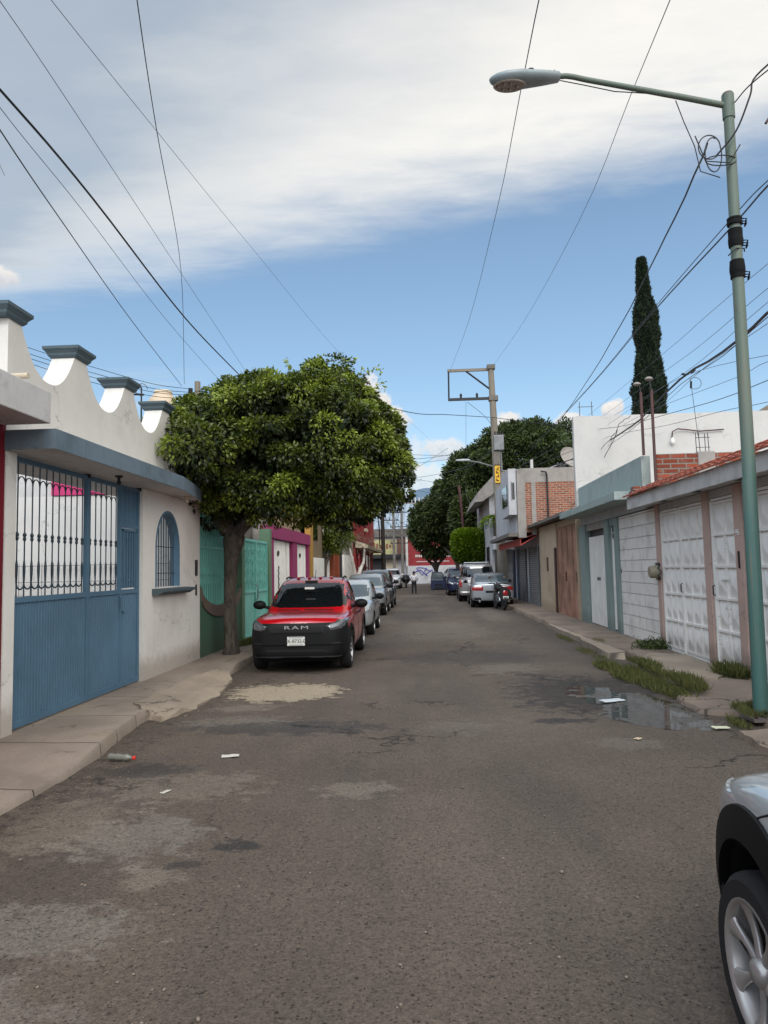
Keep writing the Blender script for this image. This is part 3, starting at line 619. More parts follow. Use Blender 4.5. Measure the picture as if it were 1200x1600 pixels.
# ---------------------------------------------------------------- left side of the street
XF = -4.22
def left_house():
    H = thing('house', 'single storey white house with scalloped parapet, grey caps and blue canopy slab', 'house', (XF, 10.2, .13))
    # facade wall with arched opening
    bm = B(); y0, y1, zs, z1 = 11.12, 12.22, 1.50, 3.0
    box(bm, -4.36, XF, 10.62, y0, .0, z1); box(bm, -4.36, XF, y1, 13.36, .0, z1); box(bm, -4.36, XF, y0, y1, .0, zs)
    arc = [((y0 + y1) / 2 + (y1 - y0) / 2 * math.cos(a), 2.12 + .62 * math.sin(a)) for a in np.linspace(PI, 0, 25)]
    prism(bm, [(y0, z1)] + arc + [(y1, z1)], 'x', -4.36, XF)
    mk('wall', bm, M_WALL, H); mk('gate_pier', bx(-4.44, XF, 7.045, 7.24, .0, z1), M_WALL, H)
    # yard walls behind
    bm = B(); box(bm, -14, -4.44, 13.2, 13.36, 0, 3.2); box(bm, -14.2, -14, 6.9, 13.36, 0, 3.2); box(bm, -14, -4.44, 6.9, 7.06, 0, 3.0); mk('yard_wall', bm, M_WYARD, H)
    bm = B(); box(bm, -14, -4.5, 13.22, 13.34, 3.2, 4.4); mk('upper_yard_wall', bm, M_SLABW, H)
    mk('pink_panel', bx(-7.0, -5.2, 13.17, 13.22, 3.22, 3.75), M_PINK, H)
    bm = B()
    for i in range(26): x = -4.7 - i * .22; tube(bm, [(x, 13.1, 1.0), (x, 13.1, 1.95)], .006, 4)
    for z in (1.35, 1.6, 1.9): tube(bm, [(-4.5, 13.1, z), (-10.5, 13.1, z)], .006, 4)
    mk('yard_mesh_fence', bm, M_STEEL, H)
    mk('yard_floor', sheet(-14, -4.3, 7, 13.3, .125), M_SIDE, H, fix=False)
    # canopy slab
    slab = [(-3.70, 7.03), (-3.70, 10.9), (-4.08, 13.36), (-5.1, 13.36), (-5.1, 7.03)]
    mk('canopy_slab', prism(B(), slab, 'z', 3.005, 3.19), [M_SLABW], H, bevel=.006)
    fasc = B(); box(fasc, -3.705, -3.692, 7.02, 10.905, 2.995, 3.2); box(fasc, -4.5, -3.705, 7.018, 7.03, 2.998, 3.2)
    prism(fasc, [(-3.692, 10.905), (-3.705, 10.905), (-4.092, 13.36), (-4.075, 13.36)], 'z', 2.995, 3.2); mk('slab_fascia', fasc, M_BLUEGREY, H)
    for y in (9.2, 11.9): mk('ceiling_lamp', lathe(B(), [(.05, 0), (.05, -.02), (.02, -.03), (.02, -.07), (.035, -.1), (.0, -.13)], (-3.98, y, 3.005)), M_DARK if y < 10 else M_CREAM, H, smooth=50)
    # scalloped parapet
    pk = [7.15 + 1.48 * k for k in range(-1, 5)]; pts = []; hw, zt, zd = .155, 4.38, 3.90
    for i, y in enumerate(pk):
        pts += [(y - hw, zt), (y + hw, zt)]
        if i < len(pk) - 1:
            a, b = y + hw, pk[i + 1] - hw; mid = (a + b) / 2; n = 26
            for j in range(1, n):
                s = j / n; q = abs(2 * s - 1); pts.append((a + (b - a) * s, zd + (zt - zd) * (q ** 2.3)))
    pts = [(max(7.06, y), z) for y, z in pts if y > 7.0]; pts = [(7.06, 3.19)] + [(7.06, 4.4)] + pts[0:]
    pts = [p for p in pts if p[0] <= 13.36]; pts.append((13.36, 3.19))
    mk('parapet', prism(B(), pts, 'x', -4.52, -4.235), M_PARAPET, H, bevel=0)
    for y in pk[1:]:
        if y > 13.3: continue
        bm = B(); prof = [(.015, 0), (.04, .03), (.045, .055), (.07, .085), (.085, .10), (.085, .135), (.03, .145)]; rings = []
        for o_, h in prof:
            rings.append([bm.verts.new(p) for p in ((-4.52 - o_, y - hw - o_, zt + h), (-4.235 + o_, y - hw - o_, zt + h), (-4.235 + o_, y + hw + o_, zt + h), (-4.52 - o_, y + hw + o_, zt + h))])
        for a, b in zip(rings, rings[1:]):
            for k in range(4): bm.faces.new((a[k], a[(k + 1) % 4], b[(k + 1) % 4], b[k]))
        bm.faces.new(rings[0][::-1]); bm.faces.new(rings[-1]); mk('parapet_cap', bm, M_CAP, H)
    # arched window
    fr = B(); ring = [(y0 + .001, zs)] + arc + [(y1 - .001, zs)]
    inner = [(y0 + .035, zs)] + [((y0 + y1) / 2 + ((y1 - y0) / 2 - .035) * math.cos(a), 2.12 + .585 * math.sin(a)) for a in np.linspace(PI, 0, 25)] + [(y1 - .035, zs)]
    for a in range(len(ring) - 1): prism(fr, [ring[a], ring[a + 1], inner[a + 1], inner[a]], 'x', -4.364, XF + .012)
    w = mk('window_frame', fr, M_BLUE, H)
    bars = B()
    for i in range(9):
        y = y0 + .1 + i * .1125; s = (y - (y0 + y1) / 2) / .55; tube(bars, [(-4.29, y, zs), (-4.29, y, 2.12 + .6 * math.sqrt(max(0, 1 - s * s)))], .009, 6)
    for z in (1.72, 2.15): tube(bars, [(-4.29, y0, z), (-4.29, y1, z)], .008, 6)
    mk('window_bars', bars, M_BLUED, w)
    sb = B(); prof = [(0, 0), (.10, .0), (.14, .03), (.19, .05), (.19, .09), (0, .10)]
    prism(sb, [(XF + a, 1.38 + b) for a, b in prof], 'y', 10.98, 12.5); mk('window_sill', sb, M_CAP, H)
    mk('doorbell', bx(XF, XF + .03, 13.07, 13.15, 1.66, 1.95), M_DARK, H, bevel=.004); mk('intercom', bx(XF, XF + .02, 13.09, 13.14, 1.30, 1.50), M_DARK, H, bevel=.004)
    tb = text_bm('4', .16, .004); tb.transform(Matrix.Translation((XF + .006, 13.0, 2.82)) @ Matrix(((0, 0, 1, 0), (1, 0, 0, 0), (0, 1, 0, 0), (0, 0, 0, 1)))); mk('house_number', tb, M_DARK, H)
    return H
left_house()
def blue_gate():
    G = thing('metal_gate', 'blue metal driveway gate with ribbed lower panels and dark bars above', 'gate', (XF, 8.9, .14))
    X = -4.30
    def sub(name, bm, m=M_BLUE, p=G, **k): return mk(name, bm, m, p, **k)
    fr = B(); T = .045
    for y in (7.25, 8.93, 9.93, 10.56): box(fr, X - T / 2, X + T / 2 + .01, y, y + (.07 if y < 9 else .05), .15, 2.985)
    box(fr, X - .02, X + .03, 7.31, 10.56, .15, .22); box(fr, X - .02, X + .03, 7.31, 10.56, 1.44, 1.50); box(fr, X - .02, X + .03, 7.31, 10.56, 2.93, 2.985)
    sub('gate_frame', fr, bevel=.003)
    def ribs(a, b, z0, z1, pitch=.058):
        n = max(2, int((b - a) / pitch)); pts = []
        for i in range(n):
            y = a + (b - a) * i / n; d = (b - a) / n; pts += [(X - .002, y), (X - .002, y + d * .35), (X + .018, y + d * .5), (X + .018, y + d * .85)]
        pts += [(X - .002, b), (X - .016, b), (X - .016, a)]
        return prism(B(), pts, 'z', z0, z1)
    sub('lower_panel', ribs(7.33, 8.93, .22, 1.44)); sub('lower_panel', ribs(8.99, 9.93, .22, 1.44))
    def bars(a, b, n):
        s = (b - a) / n; bm = B(); orn = bm
        for i in range(n):
            y = a + s * (i + .5); tube(bm, [(X, y, 1.49), (X, y, 2.94)], .0075, 6)
            for z, r in ((2.16, .02), (2.12, .018)): lathe(orn, [(.007, -.03), (r, -.008), (r, .008), (.007, .03)], (X, y, z), 'z', 8)
            lathe(orn, [(.008, -.12), (.014, -.02), (.016, .06), (.006, .15)], (X, y, 1.76), 'z', 8)
            if i < n - 1:
                tube(bm, [(X, y + s / 2 - s / 2 * math.cos(q), 2.70 + .085 * math.sin(q)) for q in np.linspace(0, PI, 9)], .007, 5)
                tube(bm, [(X, y + s / 2 - s / 2 * math.cos(q), 1.64 - .06 * math.sin(q)) for q in np.linspace(0, PI, 9)], .009, 5)
        g = sub('bar_grille', bm, M_BLUED, smooth=50)
    bars(7.33, 8.93, 11); bars(8.99, 9.93, 6)
    dr = B(); box(dr, X - .012, X + .006, 9.985, 10.56, 2.43, 2.93); box(dr, X - .02, X + .028, 9.98, 10.56, 2.38, 2.43)
    for y in (10.13, 10.27, 10.41): box(dr, X + .004, X + .014, y, y + .012, 2.45, 2.91)
    sub('door_upper_panel', dr)
    d2 = B(); box(d2, X - .012, X + .006, 10.0, 10.54, 1.52, 2.36)
    for y in (10.02, 10.50): box(d2, X, X + .03, y, y + .03, 1.52, 2.36)
    box(d2, X, X + .03, 10.02, 10.53, 2.33, 2.37); d = sub('door_panel', d2)
    g = B()
    for i in range(5): y = 10.10 + i * .088; tube(g, [(X + .02, y, 1.52), (X + .02, y, 2.33)], .008, 6); 
    for i in range(4): y = 10.10 + i * .088; tube(g, [(X + .02, y + .044 - .044 * math.cos(q), 1.66 - .04 * math.sin(q)) for q in np.linspace(0, PI, 7)], .007, 5); tube(g, [(X + .02, y + .044 - .044 * math.cos(q), 2.20 + .04 * math.sin(q)) for q in np.linspace(0, PI, 7)], .007, 5)
    mk('door_bars', g, M_BLUE, d, smooth=50)
    sub('door_lower_panel', ribs(10.0, 10.54, .22, 1.44, .06))
    sub('lock', lathe(B(), [(.0, 0), (.025, .0), (.025, .03), (.0, .035)], (X + .02, 10.04, 1.2), 'x', 10)); sub('handle', tube(B(), [(X + .03, 9.9, 1.42), (X + .06, 9.9, 1.40), (X + .06, 9.9, 1.28), (X + .03, 9.9, 1.26)], .01, 6))
    for y in (7.2, 8.93, 10.6): sub('hinge_bracket', bx(X - .05, X + .05, y, y + .05, 2.955, 3.0), M_DARK)
blue_gate()
def near_house():
    H = thing('house', 'crimson fronted house at the left edge with a rough white canopy slab', 'house', (-4.2, 3, .13))
    mk('wall', bx(-4.6, -4.225, -3.5, 7.03, .0, 3.3), M_CRIM, H); mk('body', bx(-12, -4.62, -3.5, 6.88, .0, 3.3), M_CRIM, H)
    mk('canopy_slab', bx(-8, -3.735, -3.5, 7.0, 3.245, 3.57), M_SLABW, H, bevel=.012)
    mk('pipe', tube(B(), [(-5.4, 6.95, 3.735), (-3.95, 6.95, 3.735)], .03, 10), M_CREAM, H, smooth=50)
    mk('roof_wall', bx(-8, -5.0, -3.4, 6.9, 3.57, 4.0), M_SLABW, H)
near_house()
def green_house():
    H = thing('house', 'green walled house front behind the street tree with curved stone sill', 'house', (XF, 16, .13))
    pts = [(13.38, .0), (16.3, .0), (16.3, 1.45)] + [(14.85 + 1.4 * math.cos(a), 1.42 - .38 * math.sin(a)) for a in np.linspace(0, PI, 20)] + [(13.38, 1.5)]
    mk('wall', prism(B(), pts, 'x', -4.45, XF), M_GREENW, H)
    st = B(); A = [(14.85 + 1.44 * math.cos(a), 1.44 - .40 * math.sin(a)) for a in np.linspace(0, PI, 20)]; C = [(14.85 + 1.44 * math.cos(a), 1.26 - .44 * math.sin(a)) for a in np.linspace(0, PI, 20)]
    for i in range(19): prism(st, [A[i], A[i + 1], C[i + 1], C[i]], 'x', -4.47, XF + .03)
    mk('stone_sill', st, M_STONE, H)
    g = B(); X = -4.32
    for i in range(24):
        y = 13.45 + i * .12; zb = 1.42 - .38 * math.sqrt(max(0, 1 - ((y - 14.85) / 1.4) ** 2)); tube(g, [(X, y, zb - .05), (X, y, 2.75)], .011, 5)
        if i % 2 == 0:
            for zc in (1.55, 1.75, 2.3, 2.5): tube(g, [(X + .015, y + .06 + .05 * math.cos(q), zc + .08 * math.sin(q)) for q in np.linspace(0, 2 * PI, 11)], .009, 4)
    for z in (2.2, 2.62, 2.75): box(g, X - .012, X + .012, 13.42, 16.3, z, z + .03)
    gg = mk('window_grille', g, M_MINT, H)
    mk('grille_backing', bx(X - .05, X - .03, 13.42, 16.3, 1.0, 2.72), M_MINTD, gg)
    up = B(); 
    for i in range(40): y = 13.4 + i * .075; tube(up, [(X, y, 2.78), (X + .18, y, 2.86), (X + .2, y, 3.0)], .008, 4)
    box(up, X - .02, X + .2, 13.4, 16.4, 2.775, 2.80); mk('canopy_grille', up, M_MINT, H)
    coil = B(); cp = [(X + .1 + .14 * math.cos(q), 13.4 + q * .022, 3.2 + .16 * math.sin(q)) for q in np.linspace(0, 44 * PI, 900) if 13.4 + q * .022 < 16.4]; tube(coil, cp, .006, 3); mk('razor_wire', coil, M_STEEL, H)
    box_ = B(); box(box_, -12, -4.7, 13.4, 19.5, 0, 3.1); mk('body', box_, M_CEMD, H)
    mk('pillar', bx(-4.45, XF + .05, 16.31, 16.55, 0, 2.72), M_GREENP, H); mk('pillar', bx(-4.45, XF + .05, 19.22, 19.5, 0, 2.85), M_GREENP, H)
    # door
    D = thing('metal_door', 'mint green double metal door with scroll grilles behind the red pickup', 'door', (XF, 17.9, .13)); X = -4.25
    p = B(); box(p, X - .03, X - .01, 16.57, 19.2, .15, 2.45); mk('door_panel', p, M_MINT, D)
    fr = B()
    for y in (16.58, 17.85, 17.92, 19.14): box(fr, X - .01, X + .03, y, y + .06, .15, 2.5)
    for z in (.16, 1.2, 2.44): box(fr, X - .01, X + .028, 16.58, 19.2, z, z + .06)
    mk('door_frame', fr, M_MINT, D)
    sc = B()
    for (a, b) in ((16.66, 17.83), (18.0, 19.12)):
        for i in range(8): y = a + (b - a) * (i + .5) / 8; tube(sc, [(X + .01, y, 1.25), (X + .01, y, 2.44)], .008, 4)
        for i in range(3):
            y = a + (b - a) * (i + .5) / 3
            for zc in (1.45, 1.7, 1.95, 2.2): tube(sc, [(X + .02, y + (.10 - .006 * j) * math.cos(j * .5), zc + (.10 - .006 * j) * math.sin(j * .5)) for j in range(15)], .011, 4)
    mk('scroll_grille', sc, M_MINT, D)
    mk('handle', tube(B(), [(X + .03, 17.8, 1.0), (X + .09, 17.8, 1.05), (X + .09, 17.8, 1.35), (X + .03, 17.8, 1.4)], .015, 6), M_STEEL, D)
green_house()
def magenta_house():
    H = thing('house', 'garage front of white metal doors framed in magenta, past the mint door', 'house', (XF, 22.6, .13))
    fr = B(); box(fr, -4.5, XF + .08, 19.52, 26.0, 2.62, 2.98); mk('lintel', fr, M_MAG, H)
    for a, b in ((19.52, 19.85), (22.75, 23.5), (25.8, 26.0)): mk('pillar', bx(-4.5, XF + .04, a, b, .0, 2.615), M_MAG, H)
    for (a, b) in ((19.86, 22.1), (22.25, 22.7), (23.52, 25.78)):
        bm = B(); n = int((b - a) / .12); pts = []
        for i in range(n): y = a + (b - a) * i / n; d = (b - a) / n; pts += [(-4.3, y), (-4.3, y + d * .6), (-4.29, y + d * .7), (-4.29, y + d * .95)]
        pts += [(-4.3, b), (-4.33, b), (-4.33, a)]
        dd = mk('garage_door', prism(bm, pts, 'z', .14, 2.6), M_WDOOR, H)
        if b - a > 1: mk('scroll_ornament', tube(B(), [(-4.27, a + 1.0 + (.12 - .007 * j) * math.cos(j * .5), 2.2 + (.12 - .007 * j) * math.sin(j * .5)) for j in range(14)], .015, 4), M_DARK, dd)
        if a < 20: mk('door_lettering', tube(B(), [(-4.27, a + 1.05 + .05 * math.sin(j * 1.9), 1.85 - j * .05) for j in range(15)], .014, 4), M_DARK, dd)
    mk('body', bx(-13, -4.52, 19.52, 26, 0, 2.9), M_CEM, H)
magenta_house()
def block(name, label, cat, x0, x1, y0, y1, z1, m, parts=()):
    H = thing(name, label, cat, ((x0 + x1) / 2, (y0 + y1) / 2, 0)); mk('wall', bx(x0, x1, y0, y1, 0, z1), m, H)
    for pn, a, pm in parts: mk(pn, bx(*a), pm, H)
    return H
block('house', 'bare grey cement block house rising behind the magenta garage', 'house', -14, -5.6, 20.5, 25.9, 3.9, M_CEM, (('window', (-5.62, -5.58, 21.5, 23, 3.1, 3.7), M_GLASS), ('roof_edge', (-5.7, -5.5, 20.5, 25.9, 3.9, 4.0), M_CEMD)))
block('house', 'dull brown rendered house with a yellow corner pillar past the magenta garage', 'house', -13, -4.35, 26.05, 30.5, 4.4, M_OCHRE, (('corner_pillar', (-4.5, -4.15, 26.05, 26.7, 0, 4.45), M_YEL), ('white_gate', (-4.33, -4.25, 26.8, 30.3, .1, 2.2), M_WDOOR), ('upper_window', (-4.36, -4.32, 27.4, 29, 2.9, 3.9), M_GLASS)))
block('house', 'low house with two orange pillars and a dark barred entrance', 'house', -12, -4.5, 30.6, 37.5, 3.3, M_CEMD, (('orange_pillar', (-4.52, -4.15, 32.6, 33.1, 0, 2.9), M_ORANGE), ('orange_pillar', (-4.52, -4.15, 34.4, 34.9, 0, 2.9), M_ORANGE), ('barred_door', (-4.49, -4.3, 35.2, 37.3, .1, 2.7), M_DARK), ('white_post', (-4.3, -4.2, 31.4, 31.6, 0, 2.6), M_WDOOR), ('brown_door', (-4.49, -4.4, 33.2, 34.3, .1, 2.6), M_STEELR)))
gh = block('house', 'grey rendered house wall with white ribbed gate before the red building', 'house', -13, -4.45, 37.6, 44.4, 4.3, M_CEM, (('white_gate', (-4.44, -4.32, 38.4, 43.6, .1, 2.5), M_WDOOR), ('roof_wall', (-9, -4.6, 39, 44.3, 4.3, 5.6), M_GREYW), ('dish_bracket', (-4.44, -4.2, 40.4, 40.6, 3.4, 3.9), M_DARK)))
def red_building():
    H = thing('red_building', 'two storey dark red corner building with cream cornice and tall slit windows', 'building', (-8, 55, 0))
    mk('wall', bx(-13, -4.3, 44.5, 57.5, 0, 8.2), M_REDB, H)
    mk('corner_bay', lathe(B(), [(3.2, 0), (3.2, 2.9), (3.3, 3.0), (3.3, 6.9), (3.1, 7.0), (.3, 8.6)], (-7.5, 59.5, 0), 'z', 20), plaster('red_bay', (150, 72, 66), (110, 60, 55), .4), H, smooth=40)
    mk('cornice', prism(B(), [(-4.4, 3.05), (-3.55, 3.0), (-3.5, 3.2), (-4.3, 3.5), (-4.4, 3.5)], 'y', 44.5, 62), M_CREAM, H)
    mk('cornice_cap', bx(-4.4, -4.1, 44.5, 57.5, 3.51, 3.7), M_REDB, H)
    for y, z0, z1 in ((46.0, 4.9, 6.2), (48.0, 5.0, 6.4), (51.3, 4.6, 6.9)):
        w = mk('window', bx(-4.32, -4.27, y, y + 1.1, z0, z1), M_GLASS, H); mk('sill', bx(-4.35, -4.12, y - .1, y + 1.2, z0 - .22, z0), M_CREAM, w)
    for y in (46, 49.5, 52, 54.5): w = mk('window', bx(-4.32, -4.27, y, y + 1.3, 1.0, 2.7), M_GLASS, H); mk('frame', bx(-4.33, -4.24, y - .1, y + 1.4, .85, 1.0), M_CREAM, w)
    mk('roof_pipe', tube(B(), [(-4.2, 57.6, 8.4), (-3.9, 58.3, 7.0), (-3.7, 59, 5), (-3.7, 59.2, 3.4)], .05, 6), M_DARK, H)
red_building()
# bare whitewashed tree stump in front of it
tb = skin_bm([(-3.9, 41, 0), (-3.9, 41, .9), (-4.0, 40.8, 1.5), (-3.75, 41.2, 1.6), (-4.1, 40.4, 2.3), (-3.55, 41.6, 2.1), (-4.2, 40.2, 2.9), (-3.5, 41.8, 2.9)], [(0, 1), (1, 2), (1, 3), (2, 4), (3, 5), (4, 6), (5, 7)], [.2, .16, .12, .12, .09, .09, .05, .05])
st_ = thing('bare_tree', 'pruned tree with whitewashed forked trunk in front of the red building', 'tree', (-3.9, 41, 0)); mk('trunk', tb, plaster('whitewash', (195, 190, 182), (70, 62, 56), .9, scale=2), st_)
P_, D_, v_ = crown_points([(-3.9, 41, 3.1, .8, .8, .4)], 40, 20, .25, .3); leaves('twigs', P_, D_, .3, simple('dry_twig', (96, 88, 74), .9), st_, .06, .5)
# rooftop tank, post, antenna behind the parapet
T = thing('water_tank', 'beige ribbed plastic water tank on a roof behind the last parapet cap', 'water tank', (-8.12, 22, 6.0))
mk('tank_body', lathe(B(), [(.0, 0), (.46, 0), (.48, .1), (.46, .25), (.49, .35), (.46, .5), (.49, .6), (.47, .8), (.49, .95), (.46, 1.06), (.41, 1.17), (.28, 1.33), (.26, 1.37)], (-8.12, 22, 6.0), 'z', 28), simple('tank_beige', (190, 170, 145), .6, var=.1), T, smooth=40)
mk('lid', lathe(B(), [(.27, 0), (.29, .02), (.27, .08), (.1, .12), (.0, .13)], (-8.12, 22, 7.36), 'z', 24), simple('tank_lid', (205, 192, 168), .6), T, smooth=40)
block('house', 'pale rooftop room carrying the beige water tank', 'house', -11, -7.0, 20.6, 25.4, 6.0, M_GREYW)
def post(name, label, x, y, z1, r=.12, m=None, cat='pole'):
    P = thing(name, label, cat, (x, y, 0)); mk('shaft', tube(B(), [(x, y, 0), (x, y, z1)], [r, r * .7], 12), m or M_CONCP, P, smooth=50); return P
P = post('utility_pole', 'short concrete cable pole with black splice boxes poking out left of the tree crown', -5.9, 18.5, 6.75, .11)
bm = B(); tube(bm, [(-6.25, 18.45, 6.3), (-5.6, 18.45, 6.35)], .05, 8); tube(bm, [(-6.1, 18.4, 6.0), (-6.05, 18.4, 6.55)], .06, 8); tube(bm, [(-5.82, 18.4, 5.7), (-5.8, 18.4, 6.3)], .05, 8); mk('splice_box', bm, M_BLACK, P, smooth=50)
bm = B(); [tube(bm, [(-5.75 + i * .07, 18.45, 5.7), (-5.75 + i * .07, 18.45, 6.15)], .012, 5) for i in range(7)]; mk('wire_bundle', bm, M_CABLEG, P)
P = post('antenna_mast', 'thin dark television antenna mast rising behind the parapet dip', -5.45, 13.6, 5.35, .022, M_DARK, 'antenna')
bm = B(); tube(bm, [(-5.75, 13.6, 5.22), (-5.4, 13.6, 5.2)], .02, 6); tube(bm, [(-5.75, 13.5, 5.3), (-5.75, 13.8, 5.1)], .02, 6); tube(bm, [(-5.45 + .12 * math.cos(q), 13.6, 5.3 + .12 * math.sin(q)) for q in np.linspace(0, 5, 12)], .006, 4); mk('antenna_arm', bm, M_DARK, P)
# ---------------------------------------------------------------- right side of the street
XR = 4.45
def pressed_leaf(bm, X, y0, y1, z0, z1, cols, rows):
    """pressed steel leaf: frame strips and shallow pyramids in every cell, facing -X"""
    t_ = .036
    for i in range(cols + 1): y = y0 + (y1 - y0) * i / cols; box(bm, X - .030, X + .01, y - t_ / 2, y + t_ / 2, z0, z1)
    for j in range(rows + 1): z = z0 + (z1 - z0) * j / rows; box(bm, X - .0325, X + .01, y0 - t_ / 2, y1 + t_ / 2, z - t_ / 2, z + t_ / 2)
    for i in range(cols):
        for j in range(rows):
            a, b = y0 + (y1 - y0) * i / cols + t_ / 2, y0 + (y1 - y0) * (i + 1) / cols - t_ / 2; c, d = z0 + (z1 - z0) * j / rows + t_ / 2, z0 + (z1 - z0) * (j + 1) / rows - t_ / 2
            q = [bm.verts.new((X + .008, a, c)), bm.verts.new((X + .008, b, c)), bm.verts.new((X + .008, b, d)), bm.verts.new((X + .008, a, d))]; p = bm.verts.new((X - .048, (a + b) / 2, (c + d) / 2))
            for k in range(4): bm.faces.new((q[k], q[(k + 1) % 4], p))
    return bm
def tile_house():
    H = thing('house', 'house front with terracotta tiled canopy, pink pillars and white pressed metal doors', 'house', (XR, 9, .12))
    pl = B(); pillars = [(13.97, 14.16, .0), (11.56, 11.79, .0), (10.37, 10.62, .0), (7.2, 7.44, .0)]
    for a, b, o in pillars: mk('pillar', bx(4.42, 4.62, a, b, .0, 2.82), M_PINKP, H, bevel=.01)
    mk('lintel', bx(4.45, 4.60, 7.45, 13.96, 2.70, 2.82), M_SLABW, H)
    def door(a, b, splits, cols, z0=.14, z1=2.66):
        D = None
        e = [a] + splits + [b]
        for i in range(len(e) - 1):
            dd = mk('garage_door' if b - a > 1.5 else 'door', pressed_leaf(B(), 4.50, e[i] + .04, e[i + 1] - .04, z0 + .04, z1 - .04, cols[i], 5), M_WDOORD, H, fix=False)
            f = B(); 
            for y in (e[i], e[i + 1] - .04): box(f, 4.455, 4.50, y + .002, y + .038, z0, z1)
            box(f, 4.457, 4.498, e[i] + .04, e[i + 1] - .04, z0 - .03, z0 + .01); box(f, 4.457, 4.498, e[i] + .04, e[i + 1] - .04, z1 - .01, z1 + .03); mk('door_frame', f, M_WDOOR, dd)
            if i == 0: mk('door_handle', tube(B(), [(4.44, e[i + 1] - .09, 1.2), (4.41, e[i + 1] - .09, 1.22), (4.41, e[i + 1] - .09, 1.34), (4.44, e[i + 1] - .09, 1.36)], .01, 6), M_DARK, dd)
    door(11.80, 13.96, [12.96], [3, 3]); door(10.63, 11.55, [], [2]); door(7.45, 10.36, [8.9], [4, 4])
    mk('letter_slot', bx(4.45, 4.462, 11.0, 11.25, 1.44, 1.47), M_WDOOR, H); mk('nameplate', bx(4.405, 4.42, 10.47, 10.51, 1.62, 1.86), M_DARK, H)
    tb = text_bm('95', .13, .004); tb.transform(Matrix.Translation((4.414, 10.5, 2.12)) @ Matrix(((0, 0, -1, 0), (-1, 0, 0, 0), (0, 1, 0, 0), (0, 0, 0, 1)))); mk('house_number', tb, M_WDOOR, H)
    sl = B(); box(sl, 4.12, 9, 3.0, 14.68, 2.83, 2.99); mk('canopy_slab', sl, M_SLABW, H, bevel=.006)
    fa = B(); pts = []
    ys = np.arange(3.0, 14.69, .09)
    prism(fa, [(4.06, 2.79), (4.12, 2.79), (4.12, 3.03), (4.06, 3.03)], 'y', 3.0, 14.7); mk('fascia', fa, plaster('fascia_stained', (196, 194, 190), (90, 84, 80), .45, streak=1.3, scale=2.2), H)
    for (x0, z0, x1, z1) in ((3.98, 3.03, 4.3, 3.13), (4.22, 3.135, 4.55, 3.25), (4.46, 3.25, 4.85, 3.39)):
        bm = B(); rows = []
        ys = np.arange(2.95, 14.74, .035)
        for y in ys:
            w = .014 * abs(math.sin(y / .115 * PI / 2)); 
            rows.append([bm.verts.new(p) for p in ((x0, y, z0 - .0), (x0 - .004, y, z0 + .018 + w), (x1, y, z1 + .018 + w), (x1, y, z1))])
        for a, b in zip(rows, rows[1:]):
            for k in range(4): bm.faces.new((a[k], a[(k + 1) % 4], b[(k + 1) % 4], b[k]))
        bm.faces.new(rows[0]); bm.faces.new(rows[-1][::-1]); mk('roof_tiles', bm, M_TILE, H)
    for y in (13.2, 11.6, 10.0): mk('ceiling_light', lathe(B(), [(.09, 0), (.09, -.012), (.06, -.02), (.0, -.02)], (4.27, y, 2.83), 'z', 16), M_DARK, H)
    mk('body', bx(4.62, 10, -3, 14.66, 0, 2.8), M_WALL, H)
    m = thing('electric_meter', 'round beige electricity meter on the thin pink pillar', 'electric meter', (4.35, 14.07, 1.5))
    mk('meter_case', lathe(B(), [(.0, -.16), (.1, -.155), (.12, -.13), (.12, -.02), (.135, 0), (.135, .02)], (4.40, 14.07, 1.55), 'x', 20), simple('meter_beige', (140, 130, 108), .5, var=.1), m, smooth=40)
    mk('meter_base', bx(4.395, 4.42, 13.97, 14.17, 1.40, 1.72), M_DARK, m); mk('meter_bracket', tube(B(), [(4.40, 13.9, 1.42), (4.34, 13.86, 1.48), (4.40, 13.84, 1.55), (4.34, 13.86, 1.62), (4.40, 13.9, 1.68)], .014, 6), M_DARK, m)
    # brick wall on the roof
    W_ = thing('brick_wall', 'unfinished rough red brick wall with cement column above the tiled canopy', 'wall', (6, 14.75, 3))
    mk('bricks', bx(4.69, 9.5, 14.705, 14.85, 2.99, 3.9), M_RUBBLE, W_); mk('cement_column', bx(5.5, 5.84, 14.68, 14.87, 2.99, 3.93), M_CEM, W_, bevel=.02)
    rb = B()
    for x in (5.52, 5.58, 5.70, 5.76): tube(rb, [(x, 14.76 + (x * 7 % .05), 3.9), (x - .02, 14.76, 4.3 + (x * 31 % .05))], .008, 5)
    for z in (4.02, 4.22): tube(rb, [(5.5, 14.76, z), (5.78, 14.76, z)], .006, 4)
    mk('rebar', rb, M_DARK, W_)
    bm = B()
    for k in range(3): box(bm, 4.14 + .03 * k, 4.685, 14.71, 14.90, 3.0 + .09 * k, 3.08 + .09 * k)
    tag(mk('brick_stub', bm, M_RUBBLE, bevel=.01), 'short broken stack of red bricks at the end of the teal parapet', 'bricks')
tile_house()
